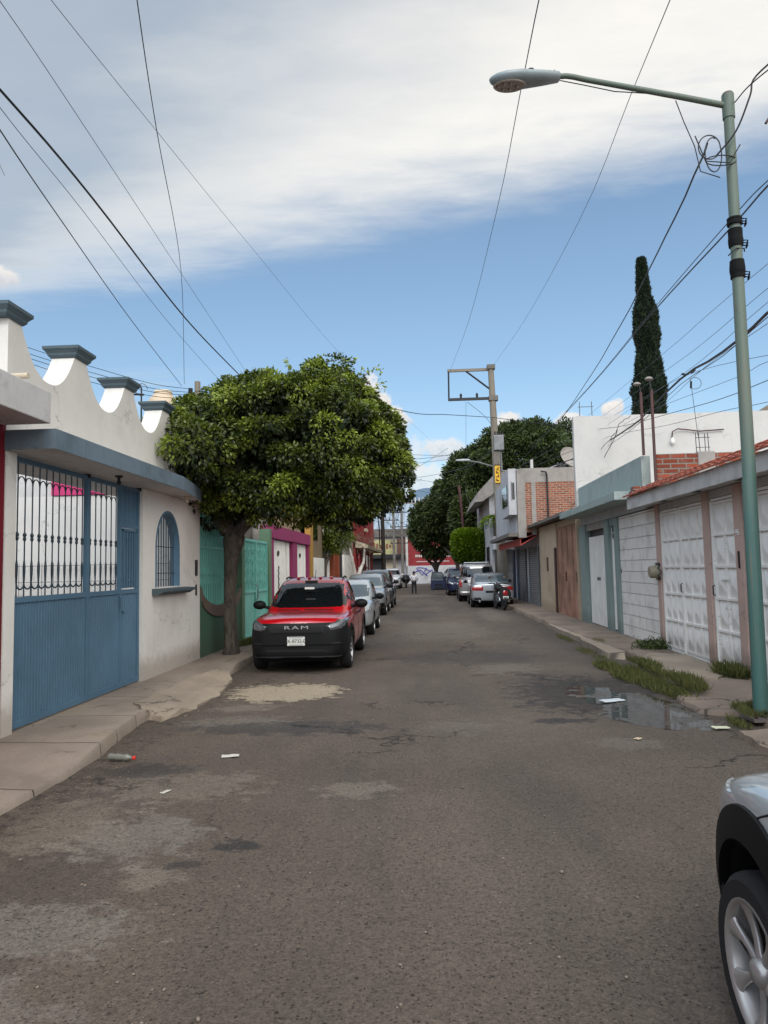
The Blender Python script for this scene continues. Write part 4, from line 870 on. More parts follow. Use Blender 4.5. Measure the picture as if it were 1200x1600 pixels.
def teal_house():
    H = thing('house', 'teal trimmed house with white block wall and plain white double door', 'house', (XR, 17.7, .12))
    mk('block_wall', bx(4.45, 4.65, 14.17, 16.85, 0, 2.78), M_BLOCK, H)
    for a, b in ((16.86, 17.16), (17.70, 18.10), (20.2, 20.95)): mk('pillar', bx(4.40, 4.65, a, b, 0, 2.79), M_TEALP, H, bevel=.008)
    mk('lintel', bx(4.44, 4.65, 18.11, 20.19, 2.62, 2.8), M_CEM, H); mk('lintel', bx(4.44, 4.65, 17.17, 17.69, 2.62, 2.8), M_TEALP, H)
    mk('wall_above', bx(4.452, 4.64, 14.72, 20.95, 2.81, 3.02), M_GREYW, H)
    d = mk('door', bx(4.50, 4.53, 17.17, 17.69, .16, 2.3), M_WDOOR, H); mk('transom_window', bx(4.51, 4.53, 17.2, 17.66, 2.32, 2.6), M_GLASS, H)
    f = B(); [box(f, 4.485, 4.5, y, y + .03, .16, 2.6) for y in (17.17, 17.66)]; box(f, 4.485, 4.5, 17.2, 17.66, 1.2, 1.23); box(f, 4.484, 4.5, 17.2, 17.66, 2.29, 2.32); box(f, 4.484, 4.5, 17.2, 17.66, 2.45, 2.47); mk('door_frame', f, M_WDOOR, d)
    mk('door_handle', tube(B(), [(4.5, 17.3, 1.1), (4.45, 17.3, 1.12), (4.45, 17.3, 1.25)], .01, 5), M_DARK, d)
    for a, b in ((18.12, 19.13), (19.15, 20.18)): q = mk('garage_door', bx(4.50, 4.53, a, b, .14, 2.45), M_WDOOR, H); mk('latch', bx(4.47, 4.5, b - .12 if a < 19 else a + .05, b - .05 if a < 19 else a + .12, 1.3, 1.38), M_STEEL, q)
    mk('door_gap', bx(4.55, 4.6, 18.12, 20.18, 2.45, 2.62), M_DARK, H)
    mk('canopy_slab', bx(3.88, 4.449, 14.95, 21.0, 3.02, 3.19), M_TEAL, H, bevel=.008)
    mk('parapet', bx(4.44, 4.62, 14.9, 20.98, 3.193, 3.9), M_TEAL, H, bevel=.008)
    mk('roof_slab', bx(4.66, 12, 14.9, 20.85, 2.9, 3.15), M_CEM, H); mk('body', bx(4.66, 12, 14.9, 20.85, 0, 2.89), M_CEM, H)
    mk('house_number', bx(4.445, 4.452, 16.78, 16.83, 1.5, 1.6), M_DARK, H)
teal_house()
U = thing('upper_wall', 'large plain white party wall rising above the teal house roof', 'wall', (8, 20.95, 0)); mk('wall', bx(4.38, 14, 20.99, 21.2, 3.2, 6.0), M_UPW, U); mk('wall_base', bx(4.60, 14, 20.99, 21.2, 0, 3.199), M_UPW, U)
w = mk('wall_lamp', tube(B(), [(7.15, 20.97, 5.25), (7.15, 20.9, 5.45), (7.3, 20.9, 5.53), (7.6, 20.93, 5.5), (7.9, 20.93, 5.45), (8.6, 20.93, 5.48)], .018, 5), M_STEELR, U); mk('bulb', lathe(B(), [(.03, .06), (.05, 0), (.06, -.07), (.03, -.13), (.0, -.14)], (7.15, 20.92, 5.22)), M_WDOOR, w, smooth=50)
mk('roof_rail', tube(tube(tube(B(), [(4.6, 21.1, 6.0), (4.6, 21.1, 6.45)], .012, 4), [(4.95, 21.1, 6.0), (4.95, 21.1, 6.45)], .012, 4), [(4.55, 21.1, 6.3), (5.0, 21.1, 6.3)], .01, 4), M_STEEL, U)
for i, (x, y, lab) in enumerate(((4.47, 14.8, 'left rusty red steel post with a pale floodlight at the end of the teal parapet'), (4.64, 14.66, 'right rusty red steel post standing against the rough brick wall'))):
    P = thing('steel_post', lab, 'post', (x, y, 3.0)); zb = 3.9 if i == 0 else 3.0
    mk('shaft', bx(x - .023, x + .023, y - .023, y + .023, zb, 5.2), M_STEELR, P)
    hd = B(); lathe(hd, [(.0, .045), (.04, .04), (.075, .015), (.08, -.005), (.04, -.03), (.0, -.03)], (x - .04 - .03 * (1 - i), y, 5.36 + i * .07), 'z', 14); mk('lamp_head', hd, M_CEM, P, smooth=50); mk('lamp_arm', tube(B(), [(x, y, 5.2), (x - .03, y, 5.38)], .015, 5), M_DARK, P)
def beige_house():
    H = thing('house', 'beige rendered house with tall brown metal doors and ragged thin roof slab', 'house', (4.4, 24.5, .1))
    mk('wall', bx(4.40, 4.7, 24.65, 28.2, 0, 3.15), M_BEIGE, H); mk('pier', bx(4.38, 4.7, 21.21, 21.3, 0, 3.15), M_BEIGE, H)
    mk('lintel', bx(4.44, 4.7, 21.3, 24.65, 2.95, 3.15), M_BEIGE, H)
    for a, b in ((21.32, 22.95), (22.98, 24.6)):
        bm = bx(4.45, 4.48, a, b, .12, 2.93); 
        for y in (a, (a + b) / 2 - .02, b - .05): box(bm, 4.425, 4.45, y, y + .05, .12, 2.93)
        for z in (.12, 1.35, 2.88): box(bm, 4.43, 4.45, a + .05, b - .05, z, z + .05)
        q = mk('garage_door', bm, M_BROWN, H); mk('handle', bx(4.39, 4.425, a + .12, a + .16, 1.2, 1.5), M_STEELR, q)
    mk('door_post', bx(4.36, 4.4, 24.62, 24.9, .1, 2.3), M_STEELR, H)
    bm = B(); n = 40; rows = []
    for i in range(n + 1):
        y = 21.2 + 7.1 * i / n; w = .05 * nz(i * .3, 2); rows.append([bm.verts.new(p) for p in ((3.98 + w, y, 3.16 + w * .4), (3.98 + w, y, 3.26 + w * .5), (5.2, y, 3.42), (5.2, y, 3.3))])
    for a, b in zip(rows, rows[1:]):
        for k in range(4): bm.faces.new((a[k], a[(k + 1) % 4], b[(k + 1) % 4], b[k]))
    bm.faces.new(rows[0]); bm.faces.new(rows[-1][::-1]); mk('roof_slab', bm, M_CEMD, H)
    mk('body', bx(4.71, 12, 21.21, 28.2, 0, 3.2), M_BEIGE, H); mk('wall_sign', bx(4.385, 4.4, 26.3, 26.6, 1.5, 2.0), M_STEELR, H)
beige_house()
def brick_house():
    H = thing('house', 'two storey house with bare red brick side wall, grey shutters and red awning', 'house', (4.4, 32, .1))
    mk('wall', bx(4.45, 12, 28.25, 37, 0, 3.0), M_GREYW, H)
    for a, b in ((28.6, 30.9), (32.2, 34.2)): s = mk('roller_shutter', bx(4.40, 4.45, a, b, .12, 2.45), M_SHUT, H); mk('shutter_frame', box(bx(4.36, 4.40, a - .08, a, .1, 2.5), 4.36, 4.40, b, b + .08, .1, 2.5), M_STEEL, s)
    for y in (34.6, 36.2): mk('navy_door', bx(4.38, 4.45, y, y + .6, .1, 2.5), M_NAVY, H)
    aw = B(); rows = []
    for i in range(61):
        y = 28.3 + 8.2 * i / 60; w = .015 * math.sin(i * 1.6); rows.append([aw.verts.new(p) for p in ((3.72, y, 2.50 + w), (3.72, y, 2.54 + w), (4.46, y, 2.96 + w), (4.46, y, 2.92 + w))])
    for a, b in zip(rows, rows[1:]):
        for k in range(4): aw.faces.new((a[k], a[(k + 1) % 4], b[(k + 1) % 4], b[k]))
    aw.faces.new(rows[0]); aw.faces.new(rows[-1][::-1]); box(aw, 3.69, 3.72, 28.3, 36.5, 2.50, 2.78); prism(aw, [(3.72, 2.76), (4.44, 3.0), (4.44, 2.97), (3.72, 2.73)], 'y', 28.31, 36.49); mk('awning', aw, M_REDTIN, H)
    mk('side_wall', bx(3.93, 6.2, 28.25, 28.5, 3.0, 4.95), M_BRICK, H); mk('cement_band', bx(3.75, 6.2, 28.24, 28.5, 4.951, 5.5), M_CEM, H)
    mk('corner_column', bx(3.62, 3.93, 28.2, 28.5, 2.8, 5.45), M_CEM, H); mk('cement_column', bx(4.17, 4.34, 28.22, 28.5, 2.9, 4.95), M_CEM, H)
    mk('front_wall', bx(3.6, 3.8, 28.501, 36.5, 2.95, 5.5), M_GREYW, H); mk('upper_floor', bx(3.801, 12, 28.501, 36.5, 3.0, 5.4), M_CEM, H); mk('white_corner', bx(3.3, 3.599, 28.25, 31, 3.7, 5.5), M_GREYW, H); mk('corner_soffit', bx(3.25, 3.6, 28.2, 36.5, 2.85, 3.0), M_CEMD, H)
    w = mk('window', bx(3.42, 3.52, 28.235, 28.25, 4.3, 4.95), M_GLASS, H); mk('frame', bx(3.40, 3.42, 28.23, 28.25, 4.25, 5.0), M_STEEL, w)
    mk('window', bx(3.27, 3.30, 28.7, 30.4, 4.1, 4.9), M_GLASS, H)
    mk('conduit', tube(B(), [(4.78, 28.18, 3.25), (4.78, 28.18, 5.2), (4.74, 28.12, 5.32), (4.55, 28.1, 5.35)], .035, 6), M_DARK, H)
    mk('vent_pipe', tube(B(), [(4.25, 28.4, 5.45), (4.25, 28.4, 5.85)], .06, 8), M_UPW, H)
    rj = B(); 
    for (a, b) in (((4.9, 29, 5.45), (6.1, 29.2, 6.0)), ((5.2, 29, 5.4), (6.1, 29.4, 5.7)), ((5.0, 29, 5.45), (6.2, 29.0, 5.4)), ((5.3, 28.8, 5.75), (5.9, 28.8, 5.45))): tube(rj, [a, b], .035, 5)
    rj_ = mk('roof_frame', rj, M_STEEL, H)
    mk('roof_sheet', prism(B(), [(4.9, 5.5), (6.2, 6.02), (6.2, 6.06), (4.9, 5.54)], 'y', 28.9, 31), M_GREYW, H)
    dsh = lathe(B(), [(.0, 0), (.25, .03), (.42, .1), (.5, .18), (.49, .19), (.4, .12), (.0, .03)], (0, 0, 0), 'z', 20); dsh.transform(Matrix.Translation((5.85, 29.0, 5.9)) @ Matrix.Rotation(R(60), 4, 'X') @ Matrix.Rotation(R(20), 4, 'Y'))
    D = thing('satellite_dish', 'pale grey satellite dish on the brick house roof beside the white party wall', 'satellite dish', (5.85, 29, 5.4)); mk('dish', dsh, M_CEM, D, smooth=50); mk('mount', tube(B(), [(5.85, 29.1, 5.4), (5.85, 29.05, 5.85)], .03, 6), M_STEEL, D)
brick_house()
def white_house():
    H = thing('house', 'white two storey house with slanted concrete roof overhang beyond the utility pole', 'house', (4, 43, 0))
    mk('wall', bx(3.55, 12, 39.5, 50, 0, 6.4), M_GREYW, H)
    mk('roof_overhang', prism(B(), [(2.75, 5.2), (3.2, 5.25), (3.9, 5.75), (12, 5.75), (12, 6.9), (4.2, 6.9), (3.9, 6.75), (2.95, 5.75)], 'y', 39.2, 47), M_CEM, H)
    mk('doorway', bx(3.5, 3.56, 40.2, 41.6, .1, 2.8), M_DARK, H); mk('doorway', bx(3.75, 4.35, 39.42, 39.51, 1.0, 3.0), M_CEMD, H); mk('window', bx(3.5, 3.56, 43.5, 45, 3.6, 4.6), M_GLASS, H)
    bl = B(); lathe(bl, [(.3, 0), (.34, .1), (.3, .5), (.34, .9), (.3, 1.4), (.35, 1.5), (.0, 1.55)], (4.1, 39.1, 3.0), 'z', 14); mk('balcony_column', bl, M_UPW, H, smooth=50)
    ir = B()
    for i in range(8): x = 4.1 + i * .18; tube(ir, [(x, 38.9, 3.3), (x, 38.9, 5.9)], .02, 4); tube(ir, [(x + .09 * math.cos(q), 38.9, 4.6 + .3 * math.sin(q)) for q in np.linspace(0, 6.28, 9)], .018, 4)
    mk('iron_screen', ir, M_CREAM, H)
    mk('balcony_wall', bx(3.6, 5.6, 38.6, 39.4, 2.6, 3.3), M_GREYW, H)
white_house()
block('house', 'plain white low house behind the trimmed square tree', 'house', 4.2, 12, 50.5, 64, 3.4, M_GREYW)
# palm
def palm():
    T = thing('palm_tree', 'small palm with drooping fronds beside the concrete utility pole', 'palm', (3.6, 38.2, 0)); mk('trunk', tube(B(), [(3.75, 38.7, 0), (3.8, 38.7, 2.5), (3.7, 38.7, 4.4)], [.12, .1, .09], 8), M_BARK, T, smooth=50)
    C, D = [], []
    for i in range(18):
        a = i * 2.4; L = random.uniform(.55, .85); u = Vector((math.cos(a), math.sin(a), 0))
        for j in range(44):
            s = j / 44; p = Vector((3.7, 38.7, 4.4)) + u * L * s + Vector((0, 0, .5 * s - 1.1 * s * s)); side = Vector((-u.y, u.x, 0)) * (1 if j % 2 else -1)
            C.append(p[:]); D.append((side * .8 + u * .5 + Vector((0, 0, -.35)))[:])
    leaves('fronds', C, D, .33, M_LEAFM, T, .10, .05)
palm()
def end_walls():
    H = thing('boundary_wall', 'low white boundary wall with blue graffiti at the end of the street', 'wall', (3, 80, 0))
    mk('wall', bx(-1.95, 14, 80, 80.25, 0, 1.95), M_GREYW, H); g = B()
    for pts in (((-1.0, 1.7), (-.35, .9), (.1, 1.7)), ((-.9, 1.75), (-.2, 1.7), (.6, 1.3)), ((0.0, 1.0), (.7, 1.5), (1.0, .9)), ((-1.3, 1.2), (-.6, 1.5), (.2, .8))): tube(g, [(x, 79.97, z) for x, z in pts], .045, 5)
    mk('graffiti', g, simple('graffiti_blue', (60, 60, 150), .7), H)
    Bd = thing('billboard', 'dark red painted advertising wall with white lettering at the street end', 'billboard', (1, 80.4, 0)); mk('panel', bx(-1.9, 3.6, 80.3, 80.5, 1.96, 6.0), simple('billboard_red', (130, 28, 32), .6, var=.15), Bd)
    mk('frame', box(bx(-2.15, -1.9, 80.25, 80.5, 1.96, 6.1), -2.15, 3.6, 80.25, 80.5, 6.001, 6.15), M_UPW, Bd)
    L = B(); random.seed(5)
    for z, x0, x1, h in ((2.35, -1.0, 2.6, .10), (2.9, -1.1, 2.9, .26), (3.6, -1.0, 2.4, .22), (3.85, -1.0, 2.0, .14), (4.5, -1.2, .6, .16)):
        x = x0
        while x < x1: w = h * random.uniform(.4, .7); box(L, x, x + w, 80.27, 80.29, z, z + h); x += w + h * .22
    tube(L, [(-1.0 + .5 * math.cos(q), 80.27, 5.2 + .45 * math.sin(q)) for q in np.linspace(.6, 5.6, 14)], .1, 5); mk('lettering', L, M_UPW, Bd)
    random.seed(11)
    S = thing('shop_building', 'shop with dark awning band and cream painted sign panel at the street end', 'building', (-6, 81, 0))
    mk('wall', bx(-14, -2.16, 80.6, 90, 0, 5.9), M_GREYW, S); mk('dark_awning', bx(-8, -2.2, 79.6, 80.6, 2.85, 3.2), M_DARK, S); mk('sign_panel', bx(-6, -3.2, 80.45, 80.6, 3.3, 4.9), simple('sign_cream', (175, 168, 120), .7, var=.3, vs=2), S); mk('sign_panel', bx(-3.1, -2.2, 80.45, 80.6, 3.3, 5.0), simple('sign_brown', (110, 75, 62), .7), S)
    mk('roof_band', bx(-14, -1.0, 80.2, 80.6, 5.2, 6.1), M_CEMD, S); mk('garage_opening', bx(-8, -4.9, 80.5, 80.62, 0, 2.8), M_DARK, S); mk('pale_shutter', bx(-4.8, -3.1, 80.5, 80.6, 0, 2.7), M_CREAM, S)
    Lg = B()
    for i in range(7): box(Lg, -5.8 + i * .36, -5.55 + i * .36, 80.42, 80.445, 3.9 + .1 * (i % 2), 4.6 - .12 * (i % 3))
    mk('sign_marks', Lg, simple('sign_mark', (120, 75, 60), .7), S)
    Wh = thing('warehouse', 'large pale grey metal warehouse roof rising behind the street end', 'warehouse', (0, 110, 0))
    mk('wall', bx(-30, 14, 96, 140, 0, 6.4), M_CEMD, Wh)
    mt = striped('metal_roof', (118, 130, 140), (150, 162, 172), 1.0, 'x', .5, .02)
    mk('metal_roof', prism(B(), [(94, 6.2), (140, 15.2), (140, 15.5), (94, 6.5)], 'x', -30, -4), mt, Wh); mk('metal_roof', prism(B(), [(94, 6.2), (126, 12.6), (126, 12.9), (94, 6.5)], 'x', -3.9, 14), mt, Wh)
    b2 = thing('apartment_block', 'distant pale building with rooftop columns and blue curved roof above the warehouse', 'building', (1, 150, 0)); mk('wall', bx(-4.5, 16, 150, 165, 0, 15.2), M_CEM, b2); cl = B()
    for i in range(14): box(cl, -4.3 + i * .8, -4.05 + i * .8, 150, 150.3, 15.2, 16.3)
    mk('rooftop_columns', cl, M_UPW, b2); mk('curved_roof', prism(B(), [(-3.5, 15.9)] + [(1.0 + 4.6 * math.cos(a), 15.9 + 2.6 * math.sin(a)) for a in np.linspace(PI, 0, 16)], 'y', 152, 162), simple('blue_roof', (95, 118, 140), .6), b2)
end_walls()
def hill(name, cx, cy, w, d, h, m, seed):
    bm = B(); n = 50; V = []
    for j in range(n + 1):
        V.append([]); 
        for i in range(n + 1):
            u, v = i / n * 2 - 1, j / n * 2 - 1; r = max(0, 1 - math.sqrt(u * u + v * v)); V[-1].append(bm.verts.new((cx + u * w, cy + v * d, h * (r ** .9) * (1 + .25 * nz(u * 2, v * 2, 1, seed)) - 1)))
    for a, b in zip(V, V[1:]):
        for i in range(n): bm.faces.new((a[i], a[i + 1], b[i + 1], b[i]))
    struct(name, bm, m, smooth=60, fix=False)
hill('hill', 430, 700, 300, 260, 215, simple('dry_hill', (125, 110, 92), .95, var=.3, vs=.02), 3)
hill('hill', -300, 1500, 700, 300, 130, simple('far_hill', (70, 92, 95), .95, var=.2, vs=.01), 8)
# ---------------------------------------------------------------- vehicles (built in local space: x right, y forward, z up)
M_TYRE = simple('tyre', (26, 26, 27), .85, bump=.002, bs=80); M_RIM = simple('rim_alloy', (150, 150, 152), .32, .8); M_RIMD = simple('rim_grey', (110, 112, 115), .4, .7)
M_PLAST = simple('black_bumper_plastic', (11, 12, 14), .62, 0, .25, bump=.0004, bs=400); M_WELL = simple('wheel_well', (8, 8, 8), .9); M_LENS = simple('headlight_lens', (165, 170, 172), .08, .3, .9, 1.0); M_LENSD = simple('headlight_dark', (45, 48, 52), .1, .2, .8, 1.0)
M_LENSG = simple('headlight_grey', (82, 86, 90), .08, .3, .9, 1.0); M_TAIL = simple('tail_light', (150, 12, 16), .15, 0, .7, 1.0); M_CHROME = simple('chrome', (190, 190, 192), .15, 1.0); M_PLATE = simple('number_plate', (205, 205, 200), .5); M_SEAM = simple('panel_seam', (10, 10, 10), .8)
def paint(name, col, metal=.0, rough=.28): return simple(name, col, rough, metal, .5, 1.0)
M_RED = paint('red_paint', (172, 8, 20)); M_SILV = paint('silver_paint', (150, 155, 158), .55, .34); M_SILV2 = paint('pale_silver_paint', (172, 178, 180), .35, .32); M_BLUEP = simple('blue_paint', (16, 26, 58), .4, 0, .4, .25); M_DGREY = paint('dark_grey_paint', (58, 62, 66), .3); M_WHITE = paint('white_paint', (205, 205, 205)); M_GREYC = paint('champagne_grey_paint', (138, 136, 134), .45)
def wheel(parent, x, y, r, w, sgn, rim=M_RIM, spokes=5, rr=.64, detail=1, hole=None):
    """sgn: +1 outer side towards +x"""
    bm = lathe(B(), [(r * rr, -w / 2), (r * .90, -w / 2 - .004), (r * .975, -w * .42), (r, -w * .3), (r, w * .3), (r * .975, w * .42), (r * .90, w / 2 + .004), (r * rr, w / 2)], (x, y, r), 'x', 36, cap=False)
    wh = mk('wheel', bm, M_TYRE, parent, local=True, smooth=40); R_ = r * rr; xo = x + sgn * w / 2
    bm = B(); s = -sgn
    lathe(bm, [(R_ * 1.02, s * .02), (R_ * 1.03, -s * .004), (R_ * .97, -s * .002), (R_ * .93, s * .02), (R_ * .9, s * .09), (R_ * .3, s * .09)], (xo, y, r), 'x', 36, cap=False)
    for k in range(spokes):
        a = 2 * PI * k / spokes + .3; ca, sa = math.cos(a), math.sin(a); prev = None; f5 = 5 / spokes
        for t_, hw_, dep in ((.10, .13, .03), (.25, .10, .022), (.45, .085, .026), (.65, .095, .022), (.82, .15, .014), (.96, .26, .006)):
            hw2 = hw_ * R_ * (.45 + .55 * f5); rad = t_ * R_; ring = []
            for q in range(10):
                e = 2 * PI * q / 10; u = hw2 * math.cos(e); d = .014 * math.sin(e); ring.append(bm.verts.new((xo + s * (dep + .012 - d) , y + rad * ca - u * sa, r + rad * sa + u * ca)))
            if prev:
                for q in range(10): bm.faces.new((prev[q], prev[(q + 1) % 10], ring[(q + 1) % 10], ring[q]))
            prev = ring
    lathe(bm, [(0.001, -s * .004), (R_ * .14, -s * .002), (R_ * .2, s * .012), (R_ * .22, s * .05)], (xo, y, r), 'x', 20, cap=False)
    mk('rim', bm, rim, wh, local=True, smooth=60)
    bm = lathe(B(), [(R_ * .9, s * .088), (.001, s * .088)], (xo, y, r), 'x', 24, cap=False); mk('brake_disc', bm, M_WELL, wh, local=True)
    return wh
def loft_body(stations, sub=2):
    """stations: (y, half width, z bottom, z shoulder, z top centre)"""
    bm = B(); rings = []
    for y, w, zb, zs, zt in stations:
        h = zs - zb; half = [(0, zb), (.80 * w, zb), (.95 * w, zb + .05 * h), (.995 * w, zb + .28 * h), (1.0 * w, zb + .62 * h), (.97 * w, zs - .03), (.92 * w, zs + (zt - zs) * .35), (.62 * w, zt - (zt - zs) * .15), (0, zt)]
        ring = [bm.verts.new((x, y, z)) for x, z in half] + [bm.verts.new((-x, y, z)) for x, z in half[-2:0:-1]]; rings.append(ring)
    for a, b in zip(rings, rings[1:]):
        for k in range(len(a)): bm.faces.new((a[k], a[(k + 1) % len(a)], b[(k + 1) % len(a)], b[k]))
    bm.faces.new(rings[0][::-1]); bm.faces.new(rings[-1]); bmesh.ops.recalc_face_normals(bm, faces=bm.faces[:])
    me = bpy.data.meshes.new('b'); bm.to_mesh(me); bm.free(); o = bpy.data.objects.new('b', me); COL.objects.link(o); s = o.modifiers.new('s', 'SUBSURF'); s.levels = sub; s.render_levels = sub; bake(o); return o
def loft_cabin(levels, n=5.0, seg=40):
    """levels: (z, y front, y rear, half width); superellipse plan"""
    bm = B(); rings = []
    for z, yf, yr, w in levels:
        ring = []
        for k in range(seg):
            a = 2 * PI * (k + .5) / seg; c, s = math.cos(a), math.sin(a); e = 2 / n
            x = w * abs(c) ** e * (1 if c > 0 else -1); y = (yf + yr) / 2 + (yf - yr) / 2 * abs(s) ** e * (1 if s > 0 else -1); ring.append(bm.verts.new((x, y, z)))
        rings.append(ring)
    for a, b in zip(rings, rings[1:]):
        for k in range(seg): bm.faces.new((a[k], a[(k + 1) % seg], b[(k + 1) % seg], b[k]))
    z, yf, yr, w = levels[-1]; prev = rings[-1]
    for f, dz_ in ((.8, .012), (.5, .022), (.2, .027)):
        ring = [bm.verts.new((v.co.x * f, (yf + yr) / 2 + (v.co.y - (yf + yr) / 2) * f, z + dz_)) for v in rings[-1]]
        for k in range(seg): bm.faces.new((prev[k], prev[(k + 1) % seg], ring[(k + 1) % seg], ring[k]))
        prev = ring
    bm.faces.new(prev); bm.faces.new(rings[0][::-1]); return bm
def bvh_of(bm): return BVHTree.FromBMesh(bm)
def decal(bvh, poly, axis, sgn, off=.005, cell=.04, th=True, mirror=False):
    """a thin raised patch that follows the body. poly: convex outline in (x,z) for axis y, (y,z) for axis x, (x,y) for axis z"""
    xs = [p[0] for p in poly]; ys = [p[1] for p in poly]; out = B()
    for mir in ((1, -1) if mirror else (1,)):
        bm = B(); nx = max(2, int((max(xs) - min(xs)) / cell)); ny = max(2, int((max(ys) - min(ys)) / cell))
        bmesh.ops.create_grid(bm, x_segments=nx, y_segments=ny, size=.5); 
        for v in bm.verts: v.co.x = min(xs) + (v.co.x + .5) * (max(xs) - min(xs)); v.co.y = min(ys) + (v.co.y + .5) * (max(ys) - min(ys))
        ar = sum(poly[i][0] * poly[(i + 1) % len(poly)][1] - poly[(i + 1) % len(poly)][0] * poly[i][1] for i in range(len(poly))); s_ = 1 if ar > 0 else -1
        for i in range(len(poly)):
            a, b = poly[i], poly[(i + 1) % len(poly)]; d = (b[0] - a[0], b[1] - a[1]); nrm = Vector((d[1] * s_, -d[0] * s_, 0))
            if nrm.length < 1e-6: continue
            bmesh.ops.bisect_plane(bm, geom=bm.verts[:] + bm.edges[:] + bm.faces[:], plane_co=(a[0], a[1], 0), plane_no=nrm, clear_outer=True)
        bad = []
        for v in bm.verts:
            edge = v.is_boundary; u, w = v.co.x, v.co.y
            o, d = ((u * mir, 6 * sgn, w), (0, -sgn, 0)) if axis == 'y' else ((6 * sgn * mir, u, w), (-sgn * mir, 0, 0)) if axis == 'x' else ((u * mir, w, 6), (0, 0, -1))
            hit, nrm, _, _ = bvh.ray_cast(Vector(o), Vector(d))
            if hit is None: bad.append(v); continue
            v.co = hit - Vector(d) * 0 + nrm * (off if not edge else -.004)
        bmesh.ops.delete(bm, geom=bad, context='VERTS'); me = bpy.data.meshes.new('t'); bm.to_mesh(me); bm.free(); out.from_mesh(me); bpy.data.meshes.remove(me)
    return out
def arch_band(bvh, yc, zc, r0, r1, sgn, a0=-8, a1=188, off=.012, n=30):
    bm = B(); rows = []
    for j, (rr, of) in enumerate(((r0, -.03), (r0 + .004, off), ((r0 + r1) / 2, off * 1.3), (r1 - .004, off), (r1, -.004))):
        row = []
        for i in range(n + 1):
            a = R(a0 + (a1 - a0) * i / n); y, z = yc + rr * math.cos(a), zc + rr * math.sin(a); hit, nrm, _, _ = bvh.ray_cast(Vector((3 * sgn, y, z)), Vector((-sgn, 0, 0)))
            row.append(bm.verts.new(((hit.x if hit else 0) + sgn * of, y, z)) if hit and abs(hit.x) > .45 else None)
        rows.append(row)
    for a, b in zip(rows, rows[1:]):
        for i in range(n):
            q = (a[i], a[i + 1], b[i + 1], b[i])
            if all(q): bm.faces.new(q)
    return bm
def make_car(name, label, cat, loc, rotz, p):
    C = thing(name, label, cat, loc, rotz); L, r, ww, hw = p['L'], p['r'], p.get('ww', .19), p['hw']; pm = p['paint']
    body = loft_body(p['st']); af, arr = p['af'], p['ar']; zc = r + .02
    # wheel arch cut-outs
    bm0 = B(); bm0.from_mesh(body.data); bv0 = bvh_of(bm0)
    cut = B()
    for y in (af, arr):
        for s in (-1, 1): lathe(cut, [(p.get('ra', r + .06), s * (hw - .30)), (p.get('ra', r + .06), s * (hw + .3))], (0, y, zc), 'x', 40)
    bmesh.ops.recalc_face_normals(cut, faces=cut.faces[:]); me = bpy.data.meshes.new('c'); cut.to_mesh(me); cut.free(); me.materials.append(M_WELL); co = bpy.data.objects.new('c', me); COL.objects.link(co)
    body.data.materials.append(pm); md = body.modifiers.new('b', 'BOOLEAN'); md.operation = 'DIFFERENCE'; md.object = co; md.solver = 'EXACT'; md.material_mode = 'TRANSFER'
    bake(body); bpy.data.objects.remove(co); me = body.data; body.name = 'body'
    while len(me.materials) < 2: me.materials.append(M_WELL)
    me.materials.append(M_PLAST)
    for f_ in me.polygons:
        if f_.material_index == 0 and f_.center.z < p.get('zlow', .285): f_.material_index = len(me.materials) - 1
    body.name = 'body'; me.name = 'body'; body.parent = C; smooth_by(me, 40)
    cab = loft_cabin(p['cab'], p.get('cn', 5)); bmesh.ops.recalc_face_normals(cab, faces=cab.faces[:]); bvc = bvh_of(cab); cabo = mk('cabin', cab, pm, C, local=True, smooth=40)
    G = p.get('glass', M_GLASS)
    for poly, ax, sg, nm in p['glass_polys']: mk(nm, decal(bvc, poly, ax, sg, .006, .08, mirror=(ax == 'x')), G, C, local=True, smooth=50)
    for nm, poly, ax, sg, m_, off, mir in p.get('patches', ()):
        b_ = decal(bv0, poly, ax, sg, off, p.get('cell', .04), mirror=mir)
        if mir and nm in ('headlight', 'tail_light'):
            b_.free()
            for mm in (1, -1): mk(nm, decal(bv0, [(q[0] * mm, q[1]) for q in poly], ax, sg, off, p.get('cell', .04)), m_, C, local=True, smooth=50)
        else: mk(nm, b_, m_, C, local=True, smooth=50)
    for y in (af, arr):
        for s in (-1, 1):
            wheel(C, s * (hw - ww / 2 - .015), y, r, ww, s, p.get('rim', M_RIM), p.get('spokes', 5), p.get('rr', .66))
            if p.get('clad'): mk('arch_trim', arch_band(bv0, y, zc, p.get('ra', r + .06) - .004, p.get('ra', r + .06) + p['clad'], s), M_PLAST, C, local=True, smooth=50)
    mz, my = p['mirror']
    for s in (-1, 1):
        bm = B(); bmesh.ops.create_uvsphere(bm, u_segments=16, v_segments=10, radius=1, matrix=Matrix.Translation((s * (hw + .10), my, mz)) @ Matrix.Diagonal((.125, .085, .085, 1)))
        tube(bm, [(s * (hw - .12), my - .02, mz - .06), (s * (hw + .05), my, mz - .03)], .03, 8); q = mk('mirror', bm, p.get('mm', M_PLAST), C, local=True, smooth=60)
        mk('mirror_glass', lathe(B(), [(.0, 0), (.07, 0), (.075, .006)], (s * (hw + .10), my - .085, mz), 'y', 14), M_GLASS, q, local=True)
    # underside
    mk('underbody', bx(-hw + .2, hw - .2, -L / 2 + .35, L / 2 - .35, .17, .34), M_WELL, C, local=True)
    return C, bv0, bvc
